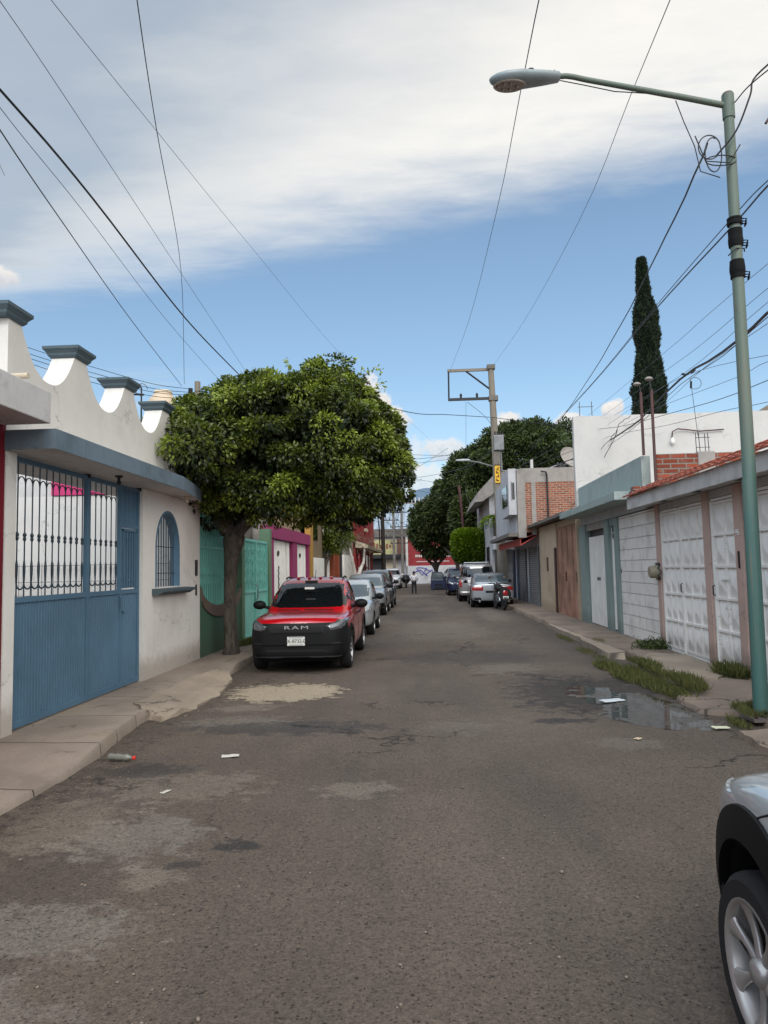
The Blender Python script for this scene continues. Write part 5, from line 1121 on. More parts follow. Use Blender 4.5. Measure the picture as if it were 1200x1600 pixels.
def seams(C, bvh, lines, axis='x', w=.006, name='door_seam'):
    bm = B()
    for pts in lines:
        for s in (-1, 1):
            out = []
            for (a, b), (c, d) in zip(pts, pts[1:]):
                for k in range(9):
                    t_ = k / 8; u, v = a + (c - a) * t_, b + (d - b) * t_; hit, nrm, _, _ = bvh.ray_cast(Vector((3 * s, u, v)), Vector((-s, 0, 0)))
                    if hit: out.append(hit + nrm * .0005)
            if len(out) > 2: tube(bm, out, w * .5, 4)
    mk(name, bm, M_SEAM, C, local=True)
def plate(C, txt, y, z, sgn, x=0, sc=1.0, tilt=0):
    w, h = .30 * sc, .15 * sc; q = mk('number_plate', bx(x - w / 2, x + w / 2, y - .006, y + .006, z - h / 2, z + h / 2), M_PLATE, C, local=True, bevel=.002)
    if txt:
        tb = text_bm(txt, .085 * sc, .002, .95); tb.transform(Matrix.Translation((x, y + sgn * .008, z)) @ Matrix(((-sgn, 0, 0, 0), (0, 0, sgn, 0), (0, 1, 0, 0), (0, 0, 0, 1)))); mk('plate_text', tb, M_SEAM, q, local=True)
        mk('plate_strip', box(bx(x - .12 * sc, x + .12 * sc, y + sgn * .006, y + sgn * .009, z + .055 * sc, z + .066 * sc), x - .12 * sc, x + .12 * sc, y + sgn * .006, y + sgn * .009, z - .066 * sc, z - .055 * sc), simple('plate_band', (110, 110, 112), .6), q, local=True)
# ---- red pickup
L, hw = 4.47, .865
st = [(2.20, .52, .30, .66, .80), (2.17, .64, .26, .72, .885), (2.08, .76, .24, .80, .93), (1.88, .835, .23, .875, .955), (1.5, .862, .23, .905, .98), (1.02, .865, .23, .925, 1.0), (.6, .865, .23, .97, 1.04), (-.9, .865, .23, .98, 1.03), (-1.0, .865, .23, .99, 1.04), (-2.0, .86, .25, 1.0, 1.05), (-2.15, .84, .3, .98, 1.03), (-2.2, .80, .34, .95, 1.0)]
cab = [(.88, 1.17, -.95, .81), (.98, 1.08, -.92, .80), (1.25, .64, -.82, .735), (1.44, .28, -.72, .66), (1.515, .10, -.66, .61), (1.55, -.05, -.6, .54)]
gp = [([(-.775, 1.0), (.775, 1.0), (.64, 1.525), (-.64, 1.525)], 'y', 1, 'windshield'), ([(-.6, 1.1), (.6, 1.1), (.52, 1.42), (-.52, 1.42)], 'y', -1, 'rear_window'),
      ([(.78, 1.07), (.10, 1.08), (.10, 1.47), (.22, 1.46)], 'x', 1, 'side_window'), ([(.02, 1.08), (-.62, 1.10), (-.55, 1.42), (.02, 1.46)], 'x', 1, 'side_window')]
BL = M_PLAST
pt = [('front_bumper', [(-.9, .2), (.9, .2), (.9, .74), (.84, .86), (-.84, .86), (-.9, .74)], 'y', 1, BL, .008, False),
      ('grille', [(-.50, .62), (.50, .62), (.44, .84), (-.44, .84)], 'y', 1, M_SEAM, .016, False), ('grille_bar', [(-.46, .665), (.46, .665), (.44, .685), (-.44, .685)], 'y', 1, BL, .026, False),
      ('lower_grille', [(-.55, .33), (.55, .33), (.48, .44), (-.48, .44)], 'y', 1, M_SEAM, .014, False),
      ('bumper_ridge', [(-.78, .47), (.78, .47), (.80, .50), (-.80, .50)], 'y', 1, BL, .030, False), ('bumper_ridge', [(-.74, .275), (.74, .275), (.76, .30), (-.76, .30)], 'y', 1, BL, .030, False),
      ('fog_light_recess', [(.55, .45), (.72, .42), (.76, .55), (.6, .52)], 'y', 1, M_SEAM, .014, True),
      ('headlight', [(.46, .79), (.60, .69), (.80, .75), (.86, .86), (.86, .91), (.70, .875)], 'y', 1, M_LENSG, .018, True),
      ('side_cladding', [(2.3, .2), (1.55, .2), (1.55, .62), (1.80, .84), (2.0, .86), (2.3, .80)], 'x', 1, BL, .007, True),
      ('sill', [(1.1, .2), (-1.0, .2), (-1.0, .34), (1.1, .34)], 'x', 1, BL, .010, True),
      ('tail_light', [(-2.05, .7), (-2.18, .7), (-2.18, .98), (-2.05, .98)], 'x', 1, M_TAIL, .01, False)]
RED, rb, rc = make_car('pickup_truck', 'red compact pickup with black plastic front parked beneath the round street tree', 'pickup', (-2.20, 14.28, 0), PI + R(.5),
    dict(L=L, hw=hw, r=.315, st=st, cab=cab, af=1.42, ar=-1.32, paint=M_RED, glass_polys=gp, patches=pt, clad=.075, mirror=(1.08, .62), rim=M_RIM, spokes=5))
seams(RED, rb, [[(.98, .33), (1.0, .6), (.95, .99)], [(.06, .33), (.06, 1.02)], [(-.82, .6), (-.78, 1.02)], [(.98, .33), (-.55, .33), (-.82, .6)]])
tb = text_bm('RAM', .115, .008, 1.25); tb.transform(Matrix.Translation((0, 2.205, .765)) @ Matrix(((-1.6, 0, 0, 0), (0, 0, 1, 0), (0, .68, 0, 0), (0, 0, 0, 1)))); mk('badge_letters', tb, simple('badge_metal', (170, 170, 172), .35, .2), RED, local=True)
plate(RED, 'LK-8732-D', 2.235, .545, 1, sc=.98)
for s in (-1, 1):
    mk('roof_bar', tube(B(), [(s * .56, -.02, 1.555), (s * .57, -.3, 1.585), (s * .56, -.7, 1.56)], .016, 6), M_PLAST, RED, local=True)
    mk('door_handle', tube(B(), [(s * .87, .25, .90), (s * .905, .22, .905), (s * .905, .10, .905), (s * .87, .07, .90)], .013, 6), M_PLAST, RED, local=True)
for i in range(4): x = -.33 + i * .22; mk('roof_rib', bx(x - .03, x + .03, -.62, -.02, 1.555, 1.585), M_RED, RED, local=True, bevel=.006)
mk('wiper', tube(B(), [(-.5, 1.10, 1.0), (-.1, 1.07, 1.01), (.05, 1.08, 1.0)], .008, 5), M_SEAM, RED, local=True); mk('wiper', tube(B(), [(.1, 1.10, 1.0), (.55, 1.07, 1.01)], .008, 5), M_SEAM, RED, local=True)
mk('antenna', tube(B(), [(0, -.1, 1.56), (0, -.22, 1.72)], .006, 5), M_SEAM, RED, local=True)
for s in (-1, 1):
    out = [rb.ray_cast(Vector((s * (.74 - .10 * k / 10), 1.15 + .85 * k / 10, 3)), Vector((0, 0, -1)))[0] for k in range(11)]
    mk('hood_seam', tube(B(), [q for q in out if q], .004, 4), M_SEAM, RED, local=True)
mk('inspection_sticker', bx(-.09, .09, .66, .67, 1.36, 1.40), M_PLATE, RED, local=True)
mk('rear_view_mirror', bx(-.12, .12, .40, .42, 1.46, 1.52), M_SEAM, RED, local=True)
# ---- generic cars
def std(L, hw, H, belt, kind):
    f, b = L / 2, -L / 2; zs = belt
    if kind == 'wagon': tail = [(b + .28, hw, .25, zs, zs + .05), (b + .06, hw * .97, .30, zs - .02, zs + .02), (b, hw * .9, .36, zs - .08, zs - .04)]; cr, tr = b + .10, b + .55
    elif kind == 'sedan': tail = [(b + .75, hw, .25, zs, zs + .08), (b + .16, hw * .98, .27, zs, zs + .08), (b + .03, hw * .95, .29, zs - .01, zs + .07), (b, hw * .92, .31, zs - .03, zs + .04)]; cr, tr = b + .62, b + 1.25
    elif kind == 'hatch': tail = [(b + .28, hw, .25, zs, zs + .05), (b + .06, hw * .95, .30, zs - .05, zs), (b, hw * .86, .36, zs - .14, zs - .08)]; cr, tr = b + .12, b + .6
    st = [(f, hw * .58, .34, zs - .34, zs - .22), (f - .03, hw * .74, .28, zs - .26, zs - .14), (f - .14, hw * .88, .25, zs - .16, zs - .05), (f - .38, hw * .97, .24, zs - .07, zs + .01), (f - .85, hw, .23, zs - .02, zs + .06), (f - 1.15, hw, .23, zs, zs + .09), (0, hw, .23, zs + .01, zs + .05)] + tail
    hood = f - 1.0 if kind != 'van' else f - .7
    cab = [(zs - .04, hood, cr, hw * .93), (zs + .06, hood - .1, cr + .03, hw * .92), ((zs + H) / 2, hood - .45, (cr + tr) / 2 - .05 if kind != 'wagon' else cr + .06, hw * .85), (H - .1, hood - .82, tr if kind != 'wagon' else cr + .13, hw * .77), (H - .035, hood - .98, (tr if kind != 'wagon' else cr + .2) - .0, hw * .72), (H - .01, hood - 1.1, tr + .1 if kind != 'wagon' else cr + .4, hw * .66)]
    g0, g1 = zs + .075, H - .08; yw = lambda z: hood - .1 - .72 * (z - zs - .06) / (H - zs - .16)
    rear0 = cr + .15; gp = [([(-hw * .85, g0), (hw * .85, g0), (hw * .72, g1), (-hw * .72, g1)], 'y', 1, 'windshield'), ([(-hw * .83, g0 + .01), (hw * .83, g0 + .01), (hw * .71, g1), (-hw * .71, g1)], 'y', -1, 'rear_window'),
          ([(yw(g0) - .16, g0), (.02, g0), (.02, g1), (yw(g1) - .1, g1)], 'x', 1, 'side_window'), ([(-.06, g0), (rear0 + .5, g0), (tr + .3 if kind != 'wagon' else rear0 + .5, g1), (-.06, g1)], 'x', 1, 'side_window')]
    if kind == 'wagon': gp.append(([(rear0 + .42, g0), (rear0 + .05, g0 + .03), (rear0 + .15, g1), (rear0 + .42, g1)], 'x', 1, 'side_window'))
    return st, cab, gp
def car(name, label, cat, loc, rot, L, hw, H, belt, kind, pm, r=.31, extra=(), **kw):
    st, cab, gp = std(L, hw, H, belt, kind)
    zs = belt
    front = [('headlight', [(hw * .52, zs - .28), (hw * .60, zs - .32), (hw * .97, zs - .22), (hw * .97, zs - .10), (hw * .80, zs - .12)], 'y', 1, kw.pop('lens', M_LENS), .012, True), ('grille', [(-hw * .45, zs - .36), (hw * .45, zs - .36), (hw * .48, zs - .24), (-hw * .48, zs - .24)], 'y', 1, M_SEAM, .01, False), ('lower_grille', [(-hw * .6, .3), (hw * .6, .3), (hw * .55, .44), (-hw * .55, .44)], 'y', 1, M_SEAM, .01, False)]
    p = dict(L=L, hw=hw, r=r, st=st, cab=cab, af=L / 2 - .85, ar=-L / 2 + .85, paint=pm, glass_polys=gp, patches=front + list(extra), mirror=(zs + .12, L / 2 - 1.42), mm=kw.pop('mm', pm)); p.update(kw)
    C, bv, bc = make_car(name, label, cat, loc, rot, p)
    seams(C, bv, [[(L / 2 - 1.35, .32), (L / 2 - 1.3, zs)], [(-.02, .32), (-.02, zs + .02)], [(-L / 2 + 1.25, .5), (-L / 2 + 1.05, zs)]]); return C
c = car('hatchback', 'small pale silver car with black mirrors parked right behind the red pickup', 'car', (-2.17, 20.2, 0), PI, 3.75, .80, 1.42, .86, 'hatch', M_SILV2, mm=M_PLAST, r=.28, glass=M_GLASSL)
c = car('station_wagon', 'silver grey wagon with black lower bumper, third in the left row', 'car', (-2.33, 28.3, 0), PI, 4.2, .86, 1.52, .95, 'wagon', M_SILV, mm=M_PLAST, r=.31, glass=M_GLASSL, extra=[('front_bumper', [(-.84, .2), (.84, .2), (.84, .5), (-.84, .5)], 'y', 1, M_PLAST, .008, False)])
c = car('suv', 'dark grey car parked close behind the silver grey wagon', 'car', (-2.3, 33.2, 0), PI, 4.3, .87, 1.66, 1.0, 'wagon', M_DGREY, mm=M_PLAST, r=.34)
c = car('pickup_truck', 'white pickup parked far down the left side before the red wall', 'pickup', (-3.0, 63, 0), PI, 4.6, .9, 1.7, 1.05, 'wagon', M_WHITE, r=.34)
tl = lambda x0, x1, z0, z1: ('tail_light', [(x0, z0), (x1, z0 + .02), (x1, z1), (x0, z1)], 'y', -1, M_TAIL, .012, True)
BM = car('sedan', 'silver sedan seen from behind with red tail lights and the motorcycle at its bumper', 'car', (2.80, 32.75, 0), R(-1), 4.6, .90, 1.43, .93, 'sedan', M_SILV, r=.33, glass=M_GLASSL, extra=[tl(.38, .88, .70, .90), ('rear_bumper_vent', [(.45, .30), (.8, .33), (.8, .45), (.5, .45)], 'y', -1, M_SEAM, .01, True), ('plate_recess', [(-.3, .60), (.3, .60), (.3, .73), (-.3, .73)], 'y', -1, M_SEAM, .006, False)])
mk('exhaust', tube(tube(B(), [(-.55, -2.2, .27), (-.55, -2.33, .27)], .04, 10), [(.55, -2.2, .27), (.55, -2.33, .27)], .04, 10), M_CHROME, BM, local=True)
VN = car('minivan', 'grey minivan with roof rack parked in front of the silver sedan', 'van', (2.60, 38.3, 0), R(-1), 4.8, .97, 1.86, 1.08, 'wagon', M_GREYC, r=.33, extra=[('tail_light', [(.76, .72), (.96, .72), (.96, 1.12), (.80, 1.12)], 'y', -1, M_TAIL, .012, True), ('rear_bumper', [(-.95, .32), (.95, .32), (.95, .52), (-.95, .52)], 'y', -1, M_GREYC, .03, False)])
for s in (-1, 1): mk('roof_rack', tube(B(), [(s * .6, .6, 1.86), (s * .62, .4, 1.92), (s * .62, -1.6, 1.92), (s * .6, -1.8, 1.86)], .02, 6), M_CHROME, VN, local=True)
mk('rack_crossbar', tube(tube(B(), [(-.62, -.2, 1.93), (.62, -.2, 1.93)], .015, 6), [(-.62, -1.2, 1.93), (.62, -1.2, 1.93)], .015, 6), M_CHROME, VN, local=True)
BC = car('blue_car', 'dark blue car facing us with its door wide open beside the minivan', 'car', (2.15, 46.0, 0), PI, 4.3, .88, 1.6, .98, 'hatch', M_BLUEP, r=.32, glass=M_GLASSL)
# open driver's door (swung outwards on the road side)
bm = bx(.9, 1.85, .55, .63, .32, .98); dr_ = mk('open_door', bm, M_BLUEP, BC, local=True, bevel=.05); mk('armrest', bx(1.15, 1.6, .63, .68, .62, .70), M_SEAM, dr_, local=True, bevel=.01); mk('door_pocket', bx(1.05, 1.65, .631, .66, .38, .50), M_SEAM, dr_, local=True, bevel=.01)
fr = B(); tube(fr, [(.92, .59, .98), (1.15, .59, 1.42), (1.75, .59, 1.44), (1.83, .59, .98)], .025, 6); mk('door_window_frame', fr, M_BLUEP, BC, local=True, smooth=60); mk('door_window', prism(B(), [(.95, .98), (1.15, 1.41), (1.74, 1.43), (1.81, .98)], 'y', .585, .595), M_GLASSL, BC, local=True)
c = car('pickup_truck', 'white pickup half hidden under the dark trees beyond the blue car', 'pickup', (2.8, 69, 0), R(25), 4.8, .92, 1.72, 1.05, 'wagon', M_WHITE, r=.36)
# ---- near car at the lower right
L, hw = 3.95, .845
st = [(1.98, .42, .34, .60, .68), (1.955, .56, .28, .66, .74), (1.86, .68, .25, .74, .83), (1.66, .78, .24, .84, .90), (1.35, .838, .24, .91, .965), (.95, .845, .24, .935, 1.0), (.3, .84, .24, .95, 1.0), (-1.2, .845, .24, .97, 1.02), (-1.7, .83, .26, .95, 1.0), (-1.95, .76, .32, .88, .93), (-1.98, .7, .36, .8, .85)]
cab = [(.9, 1.0, -1.75, .80), (1.0, .9, -1.7, .79), (1.25, .45, -1.6, .73), (1.46, .05, -1.45, .66), (1.53, -.1, -1.35, .61), (1.56, -.2, -1.2, .54)]
gp = [([(-.70, 1.03), (.70, 1.03), (.60, 1.46), (-.60, 1.46)], 'y', 1, 'windshield'), ([(-.6, 1.05), (.6, 1.05), (.5, 1.42), (-.5, 1.42)], 'y', -1, 'rear_window'), ([(.62, 1.05), (-.25, 1.05), (-.25, 1.45), (.1, 1.45)], 'x', 1, 'side_window'), ([(-.33, 1.05), (-1.3, 1.08), (-1.2, 1.42), (-.33, 1.45)], 'x', 1, 'side_window')]
M_NRIM = simple('near_rim', (172, 168, 164), .35, .55)
NC, nb, ncb = make_car('near_hatchback', 'pale silver hatchback with black wheel arch trim, cut off at the lower right corner', 'car', (1.915, 1.42, 0), 0,
    dict(L=L, hw=hw, r=.315, ww=.205, st=st, cab=cab, af=1.24, ar=-1.26, paint=M_SILV2, glass_polys=gp, cell=.02, patches=[('headlight', [(.44, .66), (.60, .62), (.80, .74), (.80, .86), (.66, .83)], 'y', 1, M_LENS, .01, True), ('front_bumper', [(-.8, .2), (.8, .2), (.8, .46), (-.8, .46)], 'y', 1, M_PLAST, .01, False), ('sill', [(.85, .2), (-.85, .2), (-.85, .40), (.85, .40)], 'x', 1, M_PLAST, .012, True)], clad=.12, mirror=(1.08, .48), rim=M_NRIM, spokes=7, rr=.70, ra=.40))
seams(NC, nb, [[(.80, .42), (.84, .95)], [(-.25, .3), (-.25, 1.0)], [(1.28, .80), (1.0, .93), (.84, .96)]], w=.008)
# ---- motorcycle, seen from behind
def motorcycle(loc, rz):
    T = thing('motorcycle', 'black motorcycle with red tail light and white plate behind the silver sedan', 'motorcycle', loc, rz); K = dict(local=True)
    def whl(y):
        w = mk('wheel', lathe(B(), [(.22, -.04), (.28, -.055), (.31, -.03), (.315, 0), (.31, .03), (.28, .055), (.22, .04)], (0, y, .315), 'x', 28), M_TYRE, T, smooth=50, **K); bm = B(); lathe(bm, [(.215, -.03), (.23, -.03), (.23, .03), (.215, .03)], (0, y, .315), 'x', 28)
        for k in range(5): a = k * 2 * PI / 5; tube(bm, [(0, y, .315), (0, y + .22 * math.cos(a), .315 + .22 * math.sin(a))], .018, 6)
        mk('rim', bm, M_RIMD, w, smooth=50, **K)
    whl(-.62); whl(.66)
    mk('engine', bx(-.13, .13, -.15, .25, .28, .58), M_RIMD, T, bevel=.04, **K); mk('frame', tube(tube(B(), [(0, .5, .95), (0, .25, .62), (0, -.1, .42), (0, -.62, .32)], .03, 8), [(0, .45, .9), (0, -.2, .72), (0, -.75, .82)], .03, 8), M_DARK, T, **K)
    mk('fuel_tank', lathe(B(), [(.02, -.25), (.10, -.2), (.15, -.02), (.14, .15), (.05, .26)], (0, .2, .86), 'y', 16), M_BLACK, T, smooth=60, **K); mk('seat', prism(B(), [(-.12, .0), (.12, .0), (.13, .06), (.08, .10), (-.08, .10), (-.13, .06)], 'y', -.72, 0), M_BLACK, T, **K)
    s = [o for o in T.children if o.name.startswith('seat')][0]; s.location = (0, 0, .80)
    fd = B(); n = 20; rows = []
    for i in range(n + 1): a = R(10 + 150 * i / n); rows.append([fd.verts.new((x, -.62 - .36 * math.cos(a), .33 + .37 * math.sin(a) - .012 * abs(x) * 8)) for x in (-.11, -.08, 0, .08, .11)])
    for a, b in zip(rows, rows[1:]):
        for k in range(4): fd.faces.new((a[k], a[k + 1], b[k + 1], b[k]))
    mk('rear_fender', fd, M_BLACK, T, smooth=60, **K)
    tc_ = B(); lathe(tc_, [(.24, 0), (.25, .03), (.2, .08)], (0, -.86, .62), 'y', 20); mk('tail_cover', tc_, M_DARK, T, smooth=50, **K)
    mk('tail_light', lathe(B(), [(.0, -.02), (.07, -.015), (.10, .0), (.10, .03)], (0, -.9, .68), 'y', 18), M_TAIL, T, smooth=50, **K); pl_ = mk('number_plate', bx(-.11, .11, -.95, -.94, .44, .56), M_PLATE, T, **K); mk('plate_marks', bx(-.08, .08, -.956, -.951, .48, .515), M_RIMD, pl_, **K)
    mk('handlebar', tube(B(), [(-.36, .3, 1.02), (-.2, .42, 1.04), (0, .5, 1.0), (.2, .42, 1.04), (.36, .3, 1.02)], .014, 8), M_DARK, T, smooth=60, **K)
    for sx in (-1, 1): mk('grip', tube(B(), [(sx * .26, .38, 1.03), (sx * .38, .29, 1.02)], .02, 8), M_BLACK, T, **K)
    for sx in (-1, 1): q = mk('mirror', lathe(B(), [(.0, -.012), (.055, -.01), (.06, .0), (.04, .02)], (sx * .30, .38, 1.27), 'y', 16), M_CHROME, T, smooth=50, **K); mk('mirror_stem', tube(B(), [(sx * .22, .42, 1.04), (sx * .28, .39, 1.25)], .007, 5), M_DARK, q, **K)
    mk('headlamp', lathe(B(), [(.02, -.1), (.09, -.02), (.1, .03), (.07, .06)], (0, .6, .98), 'y', 16), M_CHROME, T, smooth=50, **K)
    mk('fork', tube(tube(B(), [(-.09, .48, .98), (-.09, .66, .32)], .02, 8), [(.09, .48, .98), (.09, .66, .32)], .02, 8), M_CHROME, T, **K); mk('shock_absorber', tube(tube(B(), [(-.11, -.45, .36), (-.11, -.3, .7)], .03, 8), [(.11, -.45, .36), (.11, -.3, .7)], .03, 8), M_CHROME, T, **K)
    mk('exhaust', tube(B(), [(.13, .1, .32), (.16, -.2, .3), (.17, -.75, .36)], [.025, .035, .045], 10), M_CHROME, T, smooth=50, **K); mk('kickstand', tube(B(), [(-.1, -.05, .3), (-.28, -.02, .01)], .012, 6), M_DARK, T, **K)
    for sx in (-1, 1): mk('turn_signal', lathe(B(), [(.0, -.03), (.03, -.02), (.03, .02)], (sx * .2, -.82, .66), 'y', 10), M_ORL, T, **K)
M_ORL = simple('amber_lens', (190, 95, 30), .2, coat=1.0)
motorcycle((2.93, 29.25, 0), R(8))
# dark parked motorcycle far left
T2 = thing('motorcycle', 'dark motorcycle with grey cover parked far away beside the left white pickup', 'motorcycle', (-1.95, 64, 0))
mk('wheel', lathe(B(), [(.2, -.06), (.31, -.04), (.31, .04), (.2, .06)], (-1.75, 63.4, .31), 'x', 20), M_TYRE, T2); mk('wheel', lathe(B(), [(.2, -.06), (.31, -.04), (.31, .04), (.2, .06)], (-1.75, 64.7, .31), 'x', 20), M_TYRE, T2)
bm = B(); bmesh.ops.create_uvsphere(bm, u_segments=16, v_segments=10, radius=1, matrix=Matrix.Translation((-1.75, 64, .75)) @ Matrix.Diagonal((.38, .8, .38, 1))); mk('cover', bm, M_DARK, T2, smooth=60); mk('handlebar', tube(B(), [(-2.15, 63.5, 1.1), (-1.35, 63.5, 1.1)], .03, 6), M_DARK, T2)
# ---- person
def person():
    x, y = -.80, 48.2; T = thing('person', 'person in white shirt and dark trousers standing with back turned in mid street', 'person', (x, y, 0)); k = .86
    def S(v): return [(x + a * k, y + b * k, c * k) for a, b, c in v]
    V = S([(0, 0, .95), (0, 0, 1.15), (0, -.01, 1.38), (0, -.01, 1.48), (0, .0, 1.56), (0, .01, 1.66), (-.18, 0, 1.40), (-.29, -.03, 1.16), (-.20, .12, .98), (.18, 0, 1.40), (.29, -.03, 1.16), (.22, .12, 1.0), (-.09, 0, .9), (-.11, .02, .5), (-.12, .0, .09), (.09, 0, .9), (.12, .02, .5), (.15, .0, .09), (-.13, .12, .04), (.17, .12, .04), (-.15, .18, .96), (.16, .18, .98)])
    Ed = [(0, 1), (1, 2), (2, 3), (3, 4), (4, 5), (2, 6), (6, 7), (7, 8), (2, 9), (9, 10), (10, 11), (0, 12), (12, 13), (13, 14), (0, 15), (15, 16), (16, 17), (14, 18), (17, 19), (8, 20), (11, 21)]
    rad = [.13, .12, .15, .055, .085, .08, .065, .045, .033, .065, .045, .033, .085, .06, .045, .085, .06, .045, .045, .045, .04, .04]
    mk('body', skin_bm(V, Ed, [r * k for r in rad], 1), simple('skin', (120, 82, 62), .6), T)
    mk('shirt', skin_bm([V[0], V[1], V[2], V[6], V[7], V[9], V[10]], [(0, 1), (1, 2), (2, 3), (3, 4), (2, 5), (5, 6)], [.15 * k, .145 * k, .172 * k, .085 * k, .06 * k, .085 * k, .06 * k], 1), simple('shirt_white', (200, 200, 205), .8), T)
    mk('trousers', skin_bm([V[0], V[12], V[13], V[14], V[15], V[16], V[17]], [(0, 1), (1, 2), (2, 3), (0, 4), (4, 5), (5, 6)], [.155 * k, .11 * k, .085 * k, .07 * k, .11 * k, .085 * k, .07 * k], 1), simple('trousers_dark', (24, 26, 34), .8), T)
    bm = B(); bmesh.ops.create_uvsphere(bm, u_segments=14, v_segments=10, radius=1, matrix=Matrix.Translation((x, y - .01, 1.64 * k)) @ Matrix.Diagonal((.098 * k, .11 * k, .125 * k, 1))); mk('hair', bm, simple('hair_black', (15, 13, 12), .7), T, smooth=60)
    for sx, vv in ((-1, V[14]), (1, V[17])): bm = B(); bmesh.ops.create_uvsphere(bm, u_segments=10, v_segments=8, radius=1, matrix=Matrix.Translation((vv[0], vv[1] + .06, .045)) @ Matrix.Diagonal((.05, .13, .045, 1))); mk('shoe', bm, M_BLACK, T, smooth=60)
person()
# ---------------------------------------------------------------- trees
tv = [(-3.82, 14, -.05), (-3.81, 14, .45), (-3.83, 13.98, 1.1), (-3.80, 14, 1.75), (-3.77, 14, 2.3), (-3.98, 13.9, 2.75), (-4.4, 13.7, 3.2), (-3.75, 14.3, 2.8), (-3.9, 14.8, 3.7), (-3.50, 13.9, 2.68), (-2.95, 13.7, 3.0), (-2.2, 13.5, 3.3), (-3.45, 14.2, 2.8), (-2.6, 14.5, 3.2), (-1.6, 14.6, 3.5), (-3.6, 13.5, 2.9), (-3.5, 13.0, 3.5), (-2.6, 13.9, 3.5), (-2.2, 14, 4.3), (-3.9, 13.8, 3.6), (-3.6, 14, 4.4)]
te = [(0, 1), (1, 2), (2, 3), (3, 4), (4, 5), (5, 6), (4, 7), (7, 8), (4, 9), (9, 10), (10, 11), (9, 12), (12, 13), (13, 14), (5, 15), (15, 16), (10, 17), (17, 18), (7, 19), (19, 20)]
tr = [.17, .132, .126, .134, .15, .12, .09, .11, .07, .12, .09, .06, .11, .08, .05, .09, .05, .08, .05, .08, .05]
tb = skin_bm(tv, te, tr, 2)
for v in tb.verts:
    a = math.atan2(v.co.y - 14, v.co.x + 3.81); f = 1 + (.10 * math.sin(a * 5 + v.co.z * .8) + .12 * nz(v.co.x * 6, v.co.z * 1.5, 1, v.co.y * 5)) * (1 if v.co.z < 2.4 else .4)
    if v.co.z < 2.4: v.co.x = -3.81 + (v.co.x + 3.81) * f; v.co.y = 14 + (v.co.y - 14) * f
    if v.co.z < .35: g = 1 + (.35 - v.co.z) * .6; v.co.x = -3.81 + (v.co.x + 3.81) * g; v.co.y = 14 + (v.co.y - 14) * g
FT = thing('street_tree', 'large round clipped fig tree with thick grey trunk shading the red pickup', 'tree', (-3.73, 14, 0)); mk('trunk', tb, M_BARK, FT)
def img(px, py, Y, rx, ry, rz): return ((px - 655) / 1130 * Y * 1.0 , Y, 1.72 + (887 - py) / 1130 * Y + .0, rx, ry, rz)
E1 = [(-3.0, 13.9, 4.3, 1.75, 1.75, 1.10), (-1.9, 14.0, 4.4, 1.12, 1.4, 1.12), (-4.35, 13.9, 4.15, .95, 1.3, .80), (-1.25, 13.9, 3.9, .85, 1.3, 1.05), (-2.0, 14.1, 5.1, .85, 1.0, .62), (-2.75, 13.9, 4.9, .9, 1.1, .42),
      (-4.0, 13.8, 3.55, .95, 1.1, .6), (-2.6, 13.7, 3.4, 1.5, 1.4, .68), (-1.6, 13.9, 3.3, 1.0, 1.2, .6), (-.95, 14.0, 4.1, .60, .8, .5), (-.85, 13.9, 3.45, .55, .8, .5), (-4.85, 13.8, 4.25, .6, .8, .45), (-5.0, 13.7, 4.0, .5, .65, .35), (-3.95, 12.3, 4.05, .7, .6, .5), (-3.85, 11.95, 3.78, .40, .75, .42), (-4.3, 13.6, 3.15, .7, .8, .5), (-2.9, 12.9, 4.2, 1.4, .7, .95), (-1.8, 13.0, 4.1, .9, .7, .9)]
# lumps of foliage: leaves lie on the outer side of many small balls spread over the lobes
def lumps(ells, n, per, r, zmin, inner=.15):
    E = np.array(ells, float); w = E[:, 3] * E[:, 4] + E[:, 3] * E[:, 5] + E[:, 4] * E[:, 5]; idx = RNG.choice(len(E), n, p=w / w.sum())
    d = RNG.normal(0, 1, (n, 3)); d /= np.linalg.norm(d, axis=1)[:, None]; c = E[idx, :3] + d * E[idx, 3:] * np.where(RNG.random(n) < inner, RNG.uniform(.5, .8, n), RNG.uniform(.82, 1.03, n))[:, None]
    keep = c[:, 2] > zmin + RNG.uniform(-.12, .15, n)
    for e in E: keep &= (((c - e[:3]) / e[3:]) ** 2).sum(1) > .5
    c, d = c[keep], d[keep]; n = len(c); rr = r * RNG.uniform(.6, 1.35, n); tone = RNG.random(n)
    C = np.repeat(c, per, 0); DD = np.repeat(d, per, 0); RR = np.repeat(rr, per)[:, None]; T_ = np.repeat(tone, per)
    u = RNG.normal(0, 1, (len(C), 3)) + DD * .8 + np.array([0, 0, .35]); u /= np.linalg.norm(u, axis=1)[:, None]
    P = C + u * RR * (RNG.uniform(.45, 1.12, len(C)) ** .6)[:, None] * np.array([1, 1, .8])
    v = np.clip(.0 + .24 * T_ + .6 * (T_ > .74) * RNG.random(len(C)) + .18 * u[:, 2] + RNG.normal(0, .10, len(C)), 0, 1)  # highlights put into the leaf tone: scattered bright clumps, lighter upper leaves
    return P, u * .9 + DD * .3, v
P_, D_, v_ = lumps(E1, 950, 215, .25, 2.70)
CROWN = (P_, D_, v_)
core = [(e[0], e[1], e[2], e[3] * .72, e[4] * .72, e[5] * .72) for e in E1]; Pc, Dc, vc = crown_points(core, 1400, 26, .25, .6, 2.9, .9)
leaves('inner_foliage', Pc, Dc, .15, M_LEAFD, FT, .6, .6, vc * .12, .3)  # shade inside the crown put into the dark colour of the core leaves
tw = B()
